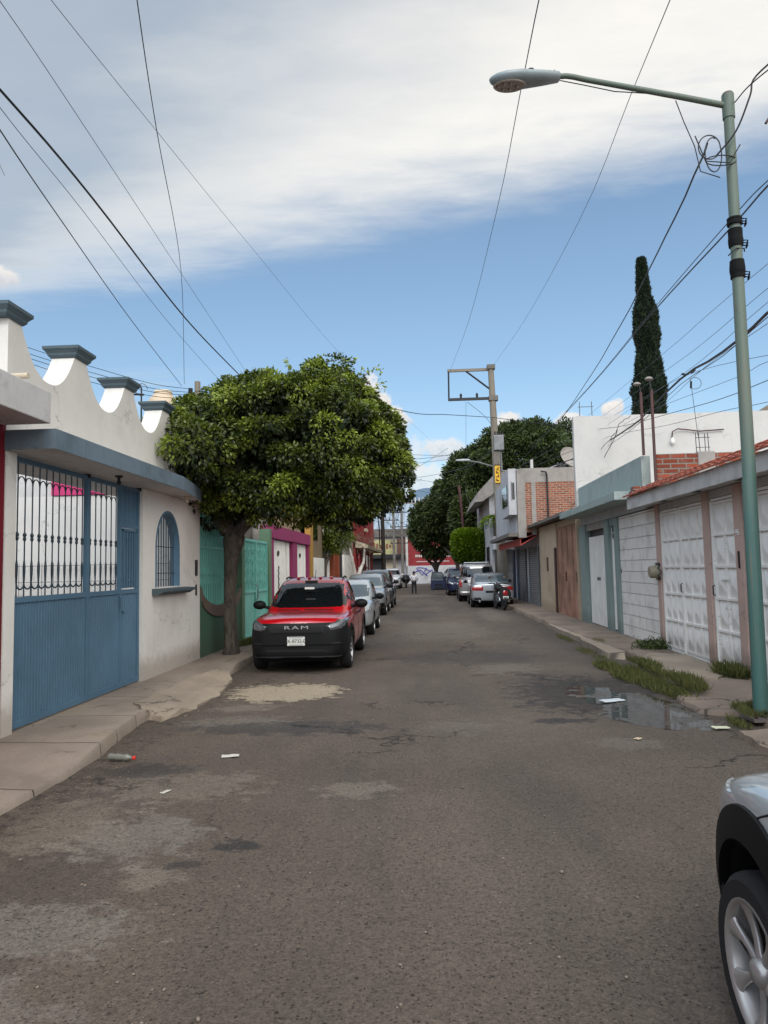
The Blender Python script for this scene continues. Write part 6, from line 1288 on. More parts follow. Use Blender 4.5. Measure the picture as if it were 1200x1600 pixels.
for i in range(70):
    e = random.choice(E1); a, b = random.uniform(0, 2 * PI), random.uniform(-.2, 1); p0 = Vector((-3.0, 14, 3.6)); p1 = Vector((e[0] + e[3] * .85 * math.cos(a), e[1] + e[4] * .85 * math.sin(a), e[2] + e[5] * .8 * b)); mid = p0.lerp(p1, .5) + Vector((0, 0, -.15)); tube(tw, [p0, mid, p1], [.035, .02, .006], 5)
mk('branches', tw, M_BARK, FT)
# long shoots sticking out of the outline
C_, Dd = [], []
for (x, z, dx_, dz_) in ((-1.2, 5.55, .45, .12), (-1.55, 5.65, .3, .25), (-2.0, 5.72, .1, .25), (-2.5, 5.6, -.1, .3), (-2.9, 5.5, -.2, .2), (-.6, 4.2, .35, -.1), (-.65, 3.7, .3, -.15), (-.7, 4.75, .3, .1), (-5.05, 4.4, -.4, -.15), (-5.1, 4.15, -.4, -.3), (-4.9, 4.9, -.3, .1), (-1.0, 5.2, .3, .2), (-.8, 3.2, .2, -.3), (-1.2, 3.0, .15, -.25), (-4.3, 5.05, -.2, .15), (-3.6, 5.4, -.1, .2)):
    for j in range(34): s = j / 34; C_.append((x + dx_ * s * 1.0, 13.8 + random.gauss(0, .12), z + dz_ * s - .1 * s * s + random.gauss(0, .03))); Dd.append((dx_ + random.gauss(0, .4), random.gauss(0, .5), dz_ - .3 + random.gauss(0, .4)))
Dd = np.array(Dd); Dd[:, 2] += .4
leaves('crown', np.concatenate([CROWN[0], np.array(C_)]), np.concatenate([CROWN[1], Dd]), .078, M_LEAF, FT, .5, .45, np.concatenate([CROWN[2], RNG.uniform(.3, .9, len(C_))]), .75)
# cypress
cy_ = thing('cypress', 'tall narrow dark cypress rising behind the white party wall', 'tree', (10.3, 33, 0)); mk('trunk', tube(B(), [(10.3, 33, 0), (10.3, 33, 8)], [.25, .15], 8), M_BARK, cy_)
n = 56000; z = RNG.random(n) ** .85 * 10.05 + 5.6; h = (z - 5.6) / 10.2; rad = .74 * np.clip((1 - h) / .95, 0, 1) ** .52 * (1 + .10 * np.sin(z * 2.1) + .07 * np.sin(z * 5.3 + 1)); rad[h > .8] *= .85; rad = np.maximum(rad, .05); a = RNG.uniform(0, 2 * PI, n)
q = RNG.uniform(.7, 1.04, n) * (1 + .12 * np.sin(a * 4 + z * 1.7) + .06 * np.sin(a * 9 - z * 3)); C_ = np.stack([10.33 + .05 * np.sin(z * .7) + rad * q * np.cos(a), 33 + rad * q * np.sin(a), z], 1); D_ = np.stack([np.cos(a) * .5, np.sin(a) * .5, np.ones(n)], 1); leaves('crown', C_, D_, .17, M_CYP, cy_, .3, .35, np.clip(.25 + .3 * np.sin(a * 6 + z * 4) + RNG.normal(0, .25, n), 0, 1), 0)
def trunkset(x, y, h, r, sp=1.0):
    return ([(x, y, 0), (x + .1, y, h * .5), (x, y, h), (x - sp, y + .3, h * 1.5), (x + sp, y - .3, h * 1.55), (x, y - sp * .5, h * 1.7), (x + .1, y + sp * .6, h * 1.6)], [(0, 1), (1, 2), (2, 3), (2, 4), (2, 5), (2, 6)], [r, r * .85, r * .8, r * .4, r * .4, r * .4, r * .4])
g = 'dark street trees beyond the white house'
# (x, y, z0, z1, rx, label)
for x, y, zc, rx, rz, h, lab, n in (
    (7.6, 53, 9.7, 3.8, 3.0, 4.6, 'tallest dark broad tree above the brick house roof', 1500), (11.8, 56, 10.2, 3.6, 3.1, 4.6, 'dark tree rising beside the white party wall', 1100), (4.4, 55, 8.1, 2.9, 3.3, 3.4, 'dark tree crown directly behind the utility pole', 1200),
    (2.6, 60, 6.5, 2.6, 3.2, 2.8, 'dark street tree behind the trimmed square tree', 1200), (.9, 65, 5.1, 2.4, 2.9, 2.2, 'leftmost dark street tree overhanging the far end of the road', 1200), (3.9, 70, 5.4, 2.6, 2.8, 2.4, 'dark tree standing over the far white pickup', 800), (3.4, 50.5, 4.9, 1.5, 2.1, 2.4, 'lower dark tree between the square tree and the white house', 700)):
    ells = [(x, y, zc, rx * .8, rx * .8, rz * .8)]; random.seed(int(x * 10 + y))
    for i in range(9): a = i * 2 * PI / 9 + random.random(); u = random.uniform(-.5, .9); c_ = math.sqrt(max(0, 1 - u * u)); ells.append((x + rx * .62 * c_ * math.cos(a), y + rx * .62 * c_ * math.sin(a), zc + rz * .62 * u, rx * random.uniform(.33, .45), rx * .4, rz * random.uniform(.28, .4)))
    tree('shade_tree', lab, 'tree', (x, y, 0), trunkset(x, y, h * .8, .22, rx * .4), ells, n, 42, .42, .26, M_LEAFD, g, None, .4, .3, .2, .5)
# trimmed square tree
T = thing('trimmed_tree', 'bright green tree clipped into a rounded cube behind the minivan', 'tree', (2.65, 44, 0)); mk('trunk', skin_bm([(2.65, 44, 0), (2.7, 44, 1.2), (2.6, 44, 2.2), (2.2, 44, 2.9), (3.1, 44, 2.9)], [(0, 1), (1, 2), (2, 3), (2, 4)], [.12, .1, .1, .06, .06]), M_BARK, T)
n = 18000; u = RNG.normal(0, 1, (n, 3)); u /= (np.abs(u) ** 3.4).sum(1)[:, None] ** (1 / 3.4); u *= (RNG.uniform(.82, 1.03, n) + .035 * np.sin(u[:, 0] * 13 + u[:, 2] * 9) * np.cos(u[:, 1] * 11 - u[:, 2] * 14))[:, None]; C_ = u * np.array([.98, 1.0, .95]) + np.array([2.65, 44, 2.98]); C_[:, 0] += .1 * (C_[:, 2] - 3) * -.3; leaves('crown', C_, u, .17, M_LEAFM, T, .5, .5, np.clip(.35 + .25 * u[:, 2] + RNG.normal(0, .2, n), 0, 1), 0)
tree('shrub', 'small dark green shrub between the trimmed tree and the white house', 'shrub', (3.55, 46, 0), None, [(3.6, 46, 1.6, .5, .6, .55), (3.9, 47, 1.3, .5, .6, .5)], 120, 50, .3, .14, M_LEAFM)
# small loose tree on the left
tree('loose_tree', 'loose yellow green tree with several leaning stems before the red building', 'tree', (-4.2, 31.2, 0), ([(-4.5, 31.2, 0), (-4.5, 31.2, .5), (-4.9, 31.1, 1.8), (-4.3, 31, 2.0), (-4.0, 31.4, 2.6), (-4.8, 31, 3.2), (-3.9, 31.3, 3.6)], [(0, 1), (1, 2), (1, 3), (3, 4), (2, 5), (4, 6)], [.2, .15, .07, .08, .06, .04, .04]),
     [(-4.4, 31.2, 3.9, .95, .9, 1.1), (-4.9, 31, 3.1, .6, .7, .7), (-3.9, 31.3, 3.2, .55, .6, .7), (-3.6, 32, 4.6, .8, .8, .8), (-4.4, 31, 4.8, .9, .8, .7)], 420, 60, .3, .13, leafmat('olive_leaf', (48, 62, 18), (120, 130, 45), .3), None, None, .5, .5, .45, .4)
# ---------------------------------------------------------------- lamp post, utility poles, cables
def lamp_post():
    P = thing('street_lamp', 'green painted street lamp post with LED head on a long arm', 'street lamp', (3.54, 8.04, 0)); x, y = 3.54, 8.04
    mk('post', tube(B(), [(x - .02, y, .1), (x, y, 2.6), (x + .005, y, 2.62), (x + .02, y, 6.98)], [.078, .072, .070, .054], 24), M_POLE, P, smooth=50)
    mk('base_plate', box(bx(x - .17, x + .17, y - .17, y + .17, .04, .075), x - .03, x + .03, y - .15, y + .15, .075, .1), M_CEMD, P, bevel=.004)
    bl = B(); [lathe(bl, [(.014, 0), (.014, .05), (.02, .05), (.02, .02)], (x + a * .13, y + b * .13, .075), 'z', 6) for a in (-1, 1) for b in (-1, 1)]; mk('anchor_bolts', bl, M_STEELR, P)
    A = [(x - .02, y, 6.88), (x - .5, y, 7.01), (x - 1.1, y, 7.165), (x - 1.55, y, 7.28), (x - 1.7, y, 7.325), (x - 1.78, y, 7.34), (x - 1.95, y, 7.34)]
    mk('arm', tube(B(), A, [.034, .033, .031, .03, .03, .03, .03], 14), M_POLE, P, smooth=50)
    mk('arm_collar', tube(B(), [(x + .02, y, 6.72), (x + .02, y, 7.0)], .066, 20), M_POLE, P, smooth=50); mk('top_cap', lathe(B(), [(.066, 0), (.055, .02), (.0, .028)], (x + .02, y, 7.0), 'z', 20), M_STEELR, P)
    for z0, z1 in ((5.47, 5.55), (5.22, 5.42), (4.86, 5.06)):
        bm = B(); n = 5; pr = []
        for k in range(n + 1): pr.append((.071 + random.uniform(.002, .012), z0 + (z1 - z0) * k / n))
        lathe(bm, pr, (x + .012, y, 0), 'z', 18)
        for k in range(3): tube(bm, [(x + .08, y - .03, z0 + .03 * k), (x + .12, y - .05, z0 - .01 + .03 * k), (x + .1, y - .04, z0 - .04)], .008, 4)
        mk('tape_wrap', bm, simple('black_tape', (7, 7, 8), .75, 0, .2, bump=.004, bs=40), P)
    mk('tie_wire', tube(B(), [(x - .1, y - .05, 5.1), (x - .02, y - .08, 5.17), (x + .09, y - .02, 5.19), (x + .1, y, 5.16)], .008, 5), M_CABLE, P)
    # head
    sec = [(0, .05, .045), (.02, .07, .06), (.2, .11, .07), (.45, .145, .085), (.62, .135, .08), (.73, .10, .06), (.79, .05, .035), (.81, .015, .01)]; bm = B(); rings = []
    for d, hw_, hh in sec:
        cx_ = 1.69 - d; cz = 7.345; ring = []
        for k in range(20):
            a = 2 * PI * k / 20; s, c = math.sin(a), math.cos(a); ring.append(bm.verts.new((cx_, y + hw_ * abs(c) ** .7 * (1 if c > 0 else -1), cz + (hh * s * .55 if s > 0 else hh * s * 1.05))))
        rings.append(ring)
    for a, b in zip(rings, rings[1:]):
        for k in range(20): bm.faces.new((a[k], a[(k + 1) % 20], b[(k + 1) % 20], b[k]))
    bm.faces.new(rings[0]); bm.faces.new(rings[-1][::-1]); Hd = mk('lamp_head', bm, simple('lamp_housing', (128, 138, 140), .45, .2), P, smooth=45)
    mk('led_panel', lathe(B(), [(.0, .0), (.13, 0), (.14, .012), (.0, .02)], (0, 0, 0), 'z', 24), simple('led_plate', (150, 140, 130), .25, .3), Hd); q = [o for o in Hd.children if o.name.startswith('led_panel')][0]
    q.data.transform(ROOT[P.name]); q.data.transform(Matrix.Translation((1.11, y, 7.25)) @ Matrix.Diagonal((1.35, .85, 1, 1))); q.data.transform(ROOT[P.name].inverted())
    for (a, b) in ((-.08, -.05), (-.08, .05), (.0, -.05), (.0, .05), (.08, 0), (-.14, 0)): mk('led_lens', lathe(B(), [(.032, .0), (.026, -.012), (.0, -.02)], (1.11 + a, y + b, 7.26), 'z', 14), simple('led_lens', (95, 80, 72), .1, coat=1.0) if 'led_lens' not in MATS else MATS['led_lens'], Hd, smooth=60)
    mk('photocell', lathe(B(), [(.042, 0), (.045, .03), (.04, .06), (.0, .07)], (1.36, y, 7.38), 'z', 18), M_BLACK, Hd, smooth=50); mk('clamp_bolts', tube(tube(B(), [(1.58, y, 7.35), (1.58, y, 7.42)], .01, 6), [(1.63, y, 7.35), (1.63, y, 7.42)], .01, 6), M_STEEL, Hd)
    mk('arm_wire', tube(B(), [(1.69, y, 7.29), (1.95, y, 7.22), (2.3, y, 7.12), (2.7, y, 7.07), (2.85, y, 7.05)], .006, 5), M_CABLE, P)
    bm = B(); tube(bm, [(2.98, y, 6.97), (3.05, y - .02, 6.7), (3.15, y - .03, 6.4), (3.2, y - .03, 6.1), (3.4, y - .06, 6.0)], .006, 5)
    for c0, r0, r1, t0 in (((3.30, 6.36), .12, .14, 0), ((3.42, 6.20), .17, .06, .4), ((3.34, 6.27), .09, .2, 1.2)): tube(bm, [(c0[0] + r0 * math.cos(q), y - .06, c0[1] + r1 * math.sin(q)) for q in np.linspace(t0, t0 + 5.6, 26)], .007, 5)
    tube(bm, [(3.15, y - .06, 6.5), (3.25, y - .06, 6.2), (3.5, y - .09, 6.15), (3.62, y - .1, 6.35)], .007, 5); mk('cable_coil', bm, M_CABLE, P, smooth=60)
lamp_post()
def big_pole():
    P = thing('utility_pole', 'tall concrete utility pole with rectangular steel bracket, transformer box and yellow plate', 'utility pole', (4.0, 38, 0)); xb, xt, y = 4.03, 3.72, 38
    mk('shaft', tube(B(), [(xb, y, 0), (xt, y, 12.25)], [.27, .15], 16), M_CONCP, P, smooth=50); X = lambda z: xb + (xt - xb) * z / 12.25
    bm = B(); box(bm, 1.42, xt, y - .06, y + .06, 12.08, 12.22); mk('top_arm', bm, M_CONCP, P)
    bm = B(); tube(bm, [(1.48, y, 12.1), (1.46, y, 10.55)], .05, 6); box(bm, 1.42, X(10.6) + .25, y - .05, y + .05, 10.52, 10.66); mk('lower_arm', bm, M_DARK, P); mk('brace', tube(B(), [(2.4, y, 12.1), (X(11), y, 11.0)], .05, 6), M_DARK, P)
    for x in (2.1, 2.95): mk('insulator', lathe(B(), [(.03, 0), (.07, .04), (.04, .09), (.08, .13), (.05, .22), (.0, .26)], (x, y, 10.66), 'z', 12), M_DARK, P, smooth=50)
    mk('pole_cap', box(bx(xt - .2, xt + .22, y - .2, y + .2, 12.15, 12.38), X(10.6) - .2, X(10.6) + .28, y - .2, y + .2, 10.45, 10.7), M_CEMD, P)
    t_ = mk('transformer_box', bx(X(8.2) - .1, X(8.2) + .42, y - .42, y - .16, 7.75, 8.55), M_STEEL, P, bevel=.03); bm = B()
    for i in range(4): lathe(bm, [(.04, 0), (.05, .05), (.03, .1), (.045, .2)], (X(8.2) - .02 + i * .13, y - .3, 8.55), 'z', 8)
    mk('bushing', bm, M_DARK, t_)
    mk('bracket', bx(X(7.5) - .15, X(7.5) + .2, y - .3, y - .18, 7.0, 7.72), M_CEMD, P); mk('conduit', tube(B(), [(X(7) + .22, y - .2, 8), (X(7) + .25, y - .22, 6.6)], .05, 8), M_STEEL, P)
    s = mk('yellow_plate', bx(X(6.5) - .13, X(6.5) + .13, y - .27, y - .25, 6.05, 6.95), simple('sign_yellow', (215, 165, 20), .5), P); bm = B()
    for i in range(4): z = 6.14 + i * .2; box(bm, X(6.5) - .07, X(6.5) + .07, y - .276, y - .271, z, z + .05); box(bm, X(6.5) - .07 + .09 * (i % 2), X(6.5) - .02 + .09 * (i % 2), y - .276, y - .271, z + .05, z + .14)
    mk('plate_marks', bm, M_SEAM, s)
    mk('lamp_arm', tube(B(), [(X(7.6), y, 6.9), (2.9, y, 7.2), (2.2, y, 7.32)], .035, 6), M_STEEL, P); q = mk('lamp_head', lathe(B(), [(.02, -.38), (.05, -.3), (.07, 0), (.06, .3), (.03, .38)], (2.1, y, 7.33), 'x', 14), simple('far_lamp', (160, 165, 165), .4), P, smooth=50)
    for o in (q,): o.data.transform(Matrix.Translation((0, 0, 0)))
    return P
big_pole()
P = thing('guy_post', 'thin rust red pole standing behind the trimmed square tree', 'pole', (2.35, 46, 0)); mk('shaft', tube(B(), [(2.62, 46, 0), (2.4, 46, 5.0), (2.25, 46, 6.9)], .08, 8), M_STEELR, P)
P = thing('wooden_pole', 'dark thin wooden pole by the left kerb in front of the red building', 'pole', (-3.45, 60, 0)); mk('shaft', tube(B(), [(-3.45, 60, 0), (-3.5, 60, 8.2)], [.2, .14], 8), simple('dark_wood', (45, 38, 34), .9), P)
def far_pole(x, y, lab, h=10.5):
    P = thing('far_pole', lab, 'utility pole', (x, y, 0)); mk('shaft', tube(B(), [(x, y, 0), (x, y, h)], [.16, .11], 8), M_CEMD, P)
    bm = B()
    for z in (h - 1.2, h - 2.8, h - 4.6): box(bm, x - 1.3, x + .6, y - .05, y + .05, z, z + .1); [lathe(bm, [(.05, 0), (.05, .25)], (x - 1.2 + i * .4, y, z + .1), 'z', 5) for i in range(4)]
    mk('crossarms', bm, M_DARK, P)
far_pole(-3.3, 77, 'left one of two crowded distribution poles at the far street end', 9.6); far_pole(-2.5, 79.3, 'right one of two crowded distribution poles at the far street end', 9.0)
# hanging ornament on the right edge
T = thing('ceramic_insulator', 'terracotta topped white post tip hanging from a cable at the upper right edge', 'insulator', (4.08, 8.04, 6.5)); mk('white_tube', tube(B(), [(4.11, 8.04, 6.42), (4.11, 8.04, 6.72)], .03, 10), M_UPW, T, smooth=50)
mk('cap', lathe(B(), [(.04, 0), (.07, .04), (.065, .12), (.03, .17), (.0, .18)], (4.11, 8.04, 6.7), 'z', 12), M_TILE, T, smooth=50); mk('hook', tube(B(), [(4.08, 8.04, 6.74), (4.0, 8.04, 6.70), (3.96, 8.04, 6.64)], .016, 6), M_STEELR, T); mk('stay', tube(B(), [(4.11, 8.04, 6.88), (4.5, 8.04, 7.6)], .006, 4), M_CABLE, T)
# service entry connector above the white wall
T = thing('cable_drop', 'thin cable with black splice boots rising from the rebar on the brick wall', 'cable drop', (5.55, 14.76, 4)); bm = B(); tube(bm, [(5.55, 14.76, 4.25), (5.47, 14.7, 5.0), (5.44, 14.7, 5.4)], .006, 4); tube(bm, [(5.44 + .13 * math.cos(q) + .08, 14.7, 5.32 + .12 * math.sin(q)) for q in np.linspace(-2, 2.5, 12)], .006, 4); mk('cable_line', bm, M_CABLEG, T)
for a, b in (((5.44, 14.7, 5.22), (5.45, 14.7, 5.36)), ((5.36, 14.7, 5.50), (5.27, 14.7, 5.52)), ((5.46, 14.7, 5.53), (5.54, 14.7, 5.60))): mk('splice_boot', tube(B(), [a, b], .022, 8), M_BLACK, T)
# ---------------------------------------------------------------- cables
cable('cable', [(-3.71, 4.2, 6.037), (-3.225, 5.2, 5.513), (-3.328, 7.0, 5.585), (-3.678, 11.0, 5.713), (-4.043, 16.0, 6.098)], 0.014, M_CABLE, 'thick black cable crossing the upper left sky down into the tree', None, 0, wob=0)
cable('cable', [(-3.517, 4.5, 6.598), (-3.427, 5.5, 6.508), (-3.692, 8.0, 6.682), (-4.433, 13.0, 7.307), (-4.96, 20.0, 7.375)], 0.006, M_CABLEG, 'thin wire starting at the top left corner of the sky, passing over the parapet', None, 0, wob=0)
cable('cable', [(-3.444, 5.0, 7.103), (-3.802, 7.0, 7.79), (-4.176, 11.0, 8.873), (-4.425, 19.0, 10.426), (-3.289, 34.0, 11.459), (1.061, 60.0, 11.943), (4.948, 76.0, 11.155)], 0.007, M_CABLEG, 'long wire running diagonally from the upper left over the tree to the far poles', None, 0, wob=0)
cable('cable', [(-2.101, 5.0, 6.475), (-2.464, 6.0, 6.868), (-3.227, 8.5, 7.247), (-4.801, 14.0, 7.805), (-6.221, 18.4, 6.675)], 0.007, M_CABLE, 'steep wire dropping almost vertically at the upper left to the short cable pole', None, 0, wob=0)
cable('cable', [(-3.654, 4.4, 6.131), (-3.47, 5.6, 5.646), (-3.917, 8.0, 5.987), (-4.373, 12.0, 6.09), (-5.049, 18.0, 6.496)], 0.006, M_CABLEG, 'faint thin wire second from the left, below the thick black cable', None, 0, wob=0)
cable('cable', [(-3.49, 4.2, 5.975), (-3.403, 5.5, 5.382), (-4.068, 8.0, 5.721), (-4.997, 12.0, 6.116), (-6.289, 18.4, 6.626)], 0.008, M_CABLE, 'lowest dark wire on the left sky ending at the short cable pole', None, 0, wob=0)
cable('cable', [(-3.13, 5.0, 4.867), (-3.088, 5.0, 4.775), (-3.052, 5.0, 4.693)], 0.004, M_CABLEG, 'tiny bit of loose wire at the left edge of the sky', None, 0, wob=0)
cable('cable', [(-10.064, 15.0, 7.371), (-8.916, 15.5, 6.892), (-7.72, 16.5, 6.627), (-6.701, 17.5, 6.46), (-6.015, 18.4, 6.53)], 0.009, M_CABLE, 'top one of the four slack black lines behind the white parapet', None, 0, wob=0)
cable('cable', [(-10.06, 15.0, 7.241), (-8.914, 15.5, 6.759), (-7.719, 16.5, 6.487), (-6.701, 17.5, 6.343), (-6.015, 18.4, 6.438)], 0.009, M_CABLE, 'second one of the four slack black lines behind the white parapet', None, 0, wob=0)
cable('cable', [(-10.058, 15.0, 7.14), (-8.912, 15.5, 6.656), (-7.717, 16.5, 6.379), (-6.7, 17.5, 6.251), (-6.015, 18.4, 6.366)], 0.009, M_CABLE, 'third one of the four slack black lines behind the white parapet', None, 0, wob=0)
cable('cable', [(-10.055, 15.0, 7.025), (-8.909, 15.5, 6.538), (-7.716, 16.5, 6.255), (-6.7, 17.5, 6.147), (-6.015, 18.4, 6.284)], 0.009, M_CABLE, 'lowest one of the four slack black lines behind the white parapet', None, 0, wob=0)
cable('cable', [(-6.015, 18.4, 6.428), (-4.61, 17.0, 6.304), (-3.747, 16.0, 6.147)], 0.009, M_CABLE, 'dark line from the short cable pole into the top of the tree', None, 0, wob=0)
cable('cable', [(1.073, 5.0, 6.341), (1.164, 6.3, 6.868), (1.369, 9.0, 7.776), (1.704, 15.0, 9.267), (1.82, 26.0, 10.727), (1.559, 38.0, 12.132)], 0.01, M_CABLEG, 'wire from the top frame edge passing behind the lamp head to the pole bracket', None, 0, wob=0)
cable('cable', [(2.048, 5.0, 6.194), (2.335, 6.3, 6.788), (2.773, 9.0, 7.692), (3.43, 15.0, 8.97), (3.838, 26.0, 10.644), (3.765, 38.0, 12.224)], 0.008, M_CABLEG, 'wire from the top frame edge crossing the lamp arm to the concrete pole top', None, 0, wob=0)
cable('cable', [(3.287, 8.0, 6.411), (3.712, 9.5, 6.855), (4.161, 12.0, 7.172), (4.477, 14.0, 7.387), (4.994, 17.0, 7.763), (5.776, 23.0, 8.261), (6.414, 30.0, 8.612), (7.14, 38.0, 9.117)], 0.016, M_CABLE, 'twisted black service cable from the lamp post down past the cypress', None, 0, wob=0.006)
cable('cable', [(3.634, 8.04, 6.909), (3.628, 7.6, 6.83), (3.826, 7.0, 6.796)], 0.009, M_CABLE, 'wire leaving the lamp post top toward the upper right corner', None, 0, wob=0)
cable('cable', [(3.37, 8.0, 6.256), (3.566, 7.9, 6.483), (3.694, 7.8, 6.818), (3.777, 7.8, 7.05), (4.104, 7.5, 7.23)], 0.013, M_CABLE, 'black looping cable from the lamp coil to the upper right edge', None, 0, wob=0)
cable('cable', [(3.782, 6.6, 5.653), (3.729, 7.6, 5.738), (3.917, 9.0, 5.978), (4.473, 14.0, 6.554), (5.566, 24.0, 7.586), (5.621, 37.5, 7.789)], 0.008, M_CABLE, 'upper wire of the close pair passing the tape wraps of the lamp post', None, 0, wob=0)
cable('cable', [(3.667, 6.4, 5.534), (3.677, 7.5, 5.63), (3.911, 9.0, 5.87), (4.311, 13.5, 6.332), (5.455, 24.0, 7.439), (4.594, 37.5, 6.649)], 0.013, M_CABLE, 'lower thicker wire of the close pair passing the tape wraps of the lamp post', None, 0, wob=0)
cable('cable', [(4.233, 7.5, 5.221), (4.351, 9.0, 5.404), (4.715, 12.0, 5.751), (4.875, 15.0, 5.917), (5.828, 30.0, 7.071), (4.311, 38.0, 6.386)], 0.006, M_CABLEG, 'highest thin wire right of the cypress', None, 0, wob=0)
cable('cable', [(4.213, 7.5, 4.913), (4.332, 9.0, 5.093), (4.692, 12.0, 5.339), (4.856, 15.0, 5.539), (5.838, 27.0, 6.637), (4.603, 37.6, 6.561)], 0.006, M_CABLEG, 'second thin wire right of the cypress', None, 0, wob=0)
cable('cable', [(4.199, 7.5, 4.709), (4.321, 9.0, 4.914), (4.678, 12.0, 5.07), (4.842, 15.0, 5.244), (5.607, 26.0, 6.108), (4.6, 37.6, 6.494)], 0.006, M_CABLEG, 'third thin wire right of the cypress, just above the black bundle', None, 0, wob=0)
cable('cable_bundle', [(4.027, 7.2, 4.524), (4.121, 8.6, 4.633), (4.369, 10.5, 4.735), (4.634, 13.0, 4.991), (5.089, 17.0, 5.074), (5.361, 20.0, 5.24), (5.47, 26.0, 5.533), (3.966, 38.0, 6.057)], 0.024, M_CABLE, 'thick black cable bundle sagging across the white party wall', None, 0, wob=0.008)
cable('cable', [(4.079, 7.3, 4.497), (4.166, 8.7, 4.627), (4.407, 10.6, 4.707), (4.628, 13.0, 4.887), (5.084, 16.5, 5.015), (5.267, 20.0, 5.066), (5.464, 26.0, 5.372), (3.961, 38.0, 5.888)], 0.007, M_CABLE, 'thin wire hugging the underside of the black bundle', None, 0, wob=0)
cable('cable', [(4.132, 7.4, 4.502), (4.305, 9.0, 4.647), (5.058, 13.0, 5.174), (5.771, 17.0, 5.506), (5.983, 20.0, 5.577), (5.586, 26.0, 5.599), (4.299, 38.0, 6.048)], 0.007, M_CABLEG, 'wire just below the bundle on the right, reaching the splice boots', None, 0, wob=0)
cable('cable', [(4.972, 9.0, 4.297), (4.756, 10.0, 4.524), (5.057, 13.0, 5.151), (5.52, 16.0, 5.681), (6.012, 20.0, 6.201), (5.833, 27.0, 6.517), (4.606, 37.6, 6.662)], 0.007, M_CABLEG, 'upper of three flat wires crossing right of the lamp post above the white wall', None, 0, wob=0)
cable('cable', [(5.081, 9.2, 4.33), (4.846, 10.2, 4.489), (5.174, 12.0, 4.729), (5.357, 16.0, 5.186), (5.814, 20.0, 5.671), (5.598, 26.0, 5.876), (4.598, 37.6, 6.428)], 0.007, M_CABLEG, 'middle of three flat wires crossing right of the lamp post above the white wall', None, 0, wob=0)
cable('cable', [(5.24, 9.5, 4.314), (4.972, 10.5, 4.299), (5.156, 12.5, 4.506), (5.143, 15.0, 4.791), (5.103, 19.0, 5.284), (5.192, 24.0, 6.155)], 0.008, M_CABLE, 'dark wire crossing the white party wall from the right edge to the cable knot', None, 0, wob=0)
cable('cable', [(5.328, 9.7, 4.025), (5.094, 10.8, 4.048), (5.267, 12.8, 4.346), (5.334, 16.0, 4.717), (5.143, 19.5, 5.155), (5.382, 25.0, 5.716), (4.598, 37.6, 6.428)], 0.006, M_CABLE, 'lower thin wire drooping in front of the white party wall', None, 0, wob=0)
cable('cable', [(5.368, 20.0, 5.383), (5.306, 20.5, 5.061), (5.081, 22.0, 4.348), (4.982, 24.5, 3.693), (4.877, 27.0, 3.151)], 0.012, M_CABLE, 'short steep cable hanging from the cable knot down over the beige house', None, 0, wob=0)
cable('cable', [(5.302, 18.5, 5.46), (5.157, 19.0, 5.367), (5.181, 19.5, 5.241), (5.159, 21.0, 5.058), (5.661, 27.0, 5.201)], 0.01, M_CABLE, 'loose messy strand twisting off the cable knot to the upper left', None, 0, wob=0.012)
cable('cable', [(-2.489, 20.0, 6.953), (-1.692, 24.0, 7.338), (-0.239, 30.0, 8.187), (1.245, 34.0, 8.937), (3.593, 37.8, 9.533)], 0.02, M_CABLE, 'sagging black cable crossing the whole street from the tree to the concrete pole', None, 0, wob=0)
cable('cable', [(3.66, 37.8, 9.531), (5.14, 34.0, 8.44), (6.061, 28.0, 6.994)], 0.02, M_CABLE, 'dark cable continuing right from the concrete pole to the white wall corner', None, 0, wob=0)
cable('cable', [(-2.739, 50.0, 7.871), (-0.059, 47.0, 7.643), (1.862, 43.0, 7.469), (2.982, 40.0, 7.497), (3.866, 38.0, 8.096)], 0.02, M_CABLEG, 'pale thick cable rising in a curve to the transformer box', None, 0, wob=0)
cable('cable', [(-1.199, 60.0, 6.898), (1.237, 50.0, 6.868), (2.682, 44.0, 7.58), (3.861, 38.0, 7.926)], 0.016, M_CABLE, 'second cable rising under the pale curve to the transformer box', None, 0, wob=0)
cable('cable', [(2.358, 38.0, 10.442), (2.525, 42.0, 8.633), (2.64, 46.0, 6.415)], 0.012, M_CABLEG, 'vertical drop wire hanging from the pole bracket down to the red pole', None, 0, wob=0)
cable('cable', [(2.425, 38.0, 10.44), (3.238, 37.9, 9.703), (3.648, 37.8, 9.157)], 0.014, M_CABLE, 'wire leaving the pole bracket down to the right of the shaft', None, 0, wob=0)
cable('cable', [(3.916, 37.8, 7.147), (3.978, 35.0, 6.235), (4.195, 31.0, 5.507), (4.8, 29.0, 4.981)], 0.016, M_CABLEG, 'bright cable loop from the yellow plate to the brick house corner', None, 0, wob=0)
cable('cable', [(3.835, 37.8, 6.711), (4.901, 33.0, 5.827), (5.992, 28.0, 5.327)], 0.014, M_CABLE, 'cable from the concrete pole sagging to the brick house roof', None, 0, wob=0)
cable('cable', [(-1.622, 30.0, 6.437), (-0.311, 33.0, 6.864), (1.84, 38.0, 7.715)], 0.012, M_CABLE, 'thin cable from the street lamp of the concrete pole to the left tree', None, 0.15, wob=0)
cable('cable', [(2.646, 46.0, 6.62), (2.834, 45.5, 5.752), (3.188, 44.0, 5.1)], 0.012, M_CABLEG, 'slack cable on the red pole behind the square tree', None, 0, wob=0)
cable('cable', [(-4.173, 62.0, 12.165), (-1.06, 66.0, 12.141), (2.451, 70.0, 12.539)], 0.02, M_CABLE, 'thin dark wire among the tangle between the far poles', 'tangled wires between the far poles', 0, wob=0)
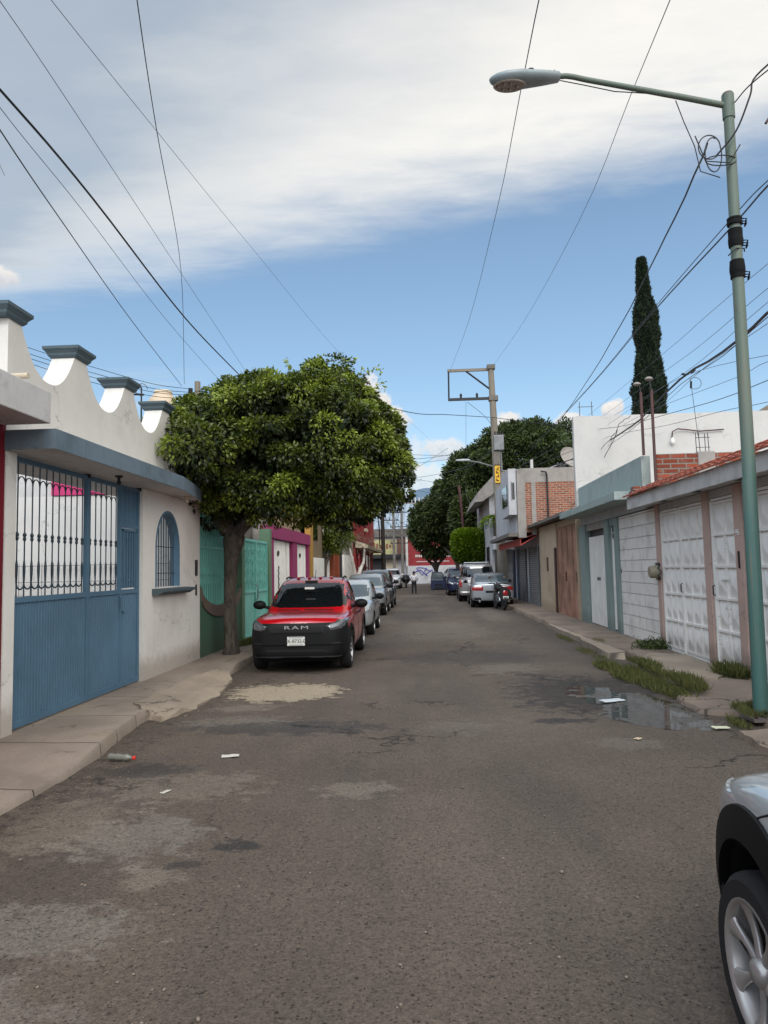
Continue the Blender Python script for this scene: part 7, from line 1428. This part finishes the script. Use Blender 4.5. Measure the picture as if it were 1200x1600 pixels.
cable('cable', [(-4.206, 62.0, 10.486), (-1.405, 66.0, 9.985), (1.758, 70.0, 9.863)], 0.02, M_CABLE, 'thin dark wire among the tangle between the far poles', 'tangled wires between the far poles', 0, wob=0)
cable('cable', [(-3.945, 62.0, 9.642), (-1.574, 66.0, 9.044), (1.11, 70.0, 8.819)], 0.02, M_CABLE, 'thin dark wire among the tangle between the far poles', 'tangled wires between the far poles', 0, wob=0)
cable('cable', [(-3.996, 62.0, 7.142), (-2.21, 66.0, 6.909), (-0.173, 70.0, 7.107)], 0.02, M_CABLE, 'thin dark wire among the tangle between the far poles', 'tangled wires between the far poles', 0, wob=0)
cable('cable', [(-4.007, 62.0, 6.589), (-2.359, 66.0, 6.766), (-0.475, 70.0, 7.426)], 0.02, M_CABLE, 'thin dark wire among the tangle between the far poles', 'tangled wires between the far poles', 0, wob=0)
cable('cable', [(-4.134, 62.0, 5.763), (-2.585, 66.0, 5.832), (-0.811, 70.0, 6.376)], 0.02, M_CABLE, 'thin dark wire among the tangle between the far poles', 'tangled wires between the far poles', 0, wob=0)
cable('cable', [(-4.039, 62.0, 5.043), (-2.691, 66.0, 5.043), (-1.142, 70.0, 5.514)], 0.02, M_CABLE, 'thin dark wire among the tangle between the far poles', 'tangled wires between the far poles', 0, wob=0)
cable('cable', [(-4.195, 62.0, 8.257), (-2.279, 66.0, 9.033), (-0.092, 70.0, 10.353)], 0.02, M_CABLE, 'thin dark wire among the tangle between the far poles', 'tangled wires between the far poles', 0, wob=0)
cable('cable', [(-3.99, 62.0, 7.419), (-2.519, 66.0, 6.183), (-0.838, 70.0, 5.259)], 0.02, M_CABLE, 'thin dark wire among the tangle between the far poles', 'tangled wires between the far poles', 0, wob=0)
cable('cable', [(-3.851, 62.0, 8.804), (-0.888, 66.0, 10.711), (2.472, 70.0, 13.294)], 0.02, M_CABLE, 'thin dark wire among the tangle between the far poles', 'tangled wires between the far poles', 0, wob=0)
cable('cable', [(-3.683, 62.0, 6.249), (-2.66, 66.0, 5.131), (-1.479, 70.0, 4.344)], 0.02, M_CABLE, 'thin dark wire among the tangle between the far poles', 'tangled wires between the far poles', 0, wob=0)
cable('cable', [(-4.142, 62.0, 10.932), (-1.05, 66.0, 11.309), (2.441, 70.0, 12.163)], 0.02, M_CABLE, 'thin dark wire among the tangle between the far poles', 'tangled wires between the far poles', 0, wob=0)
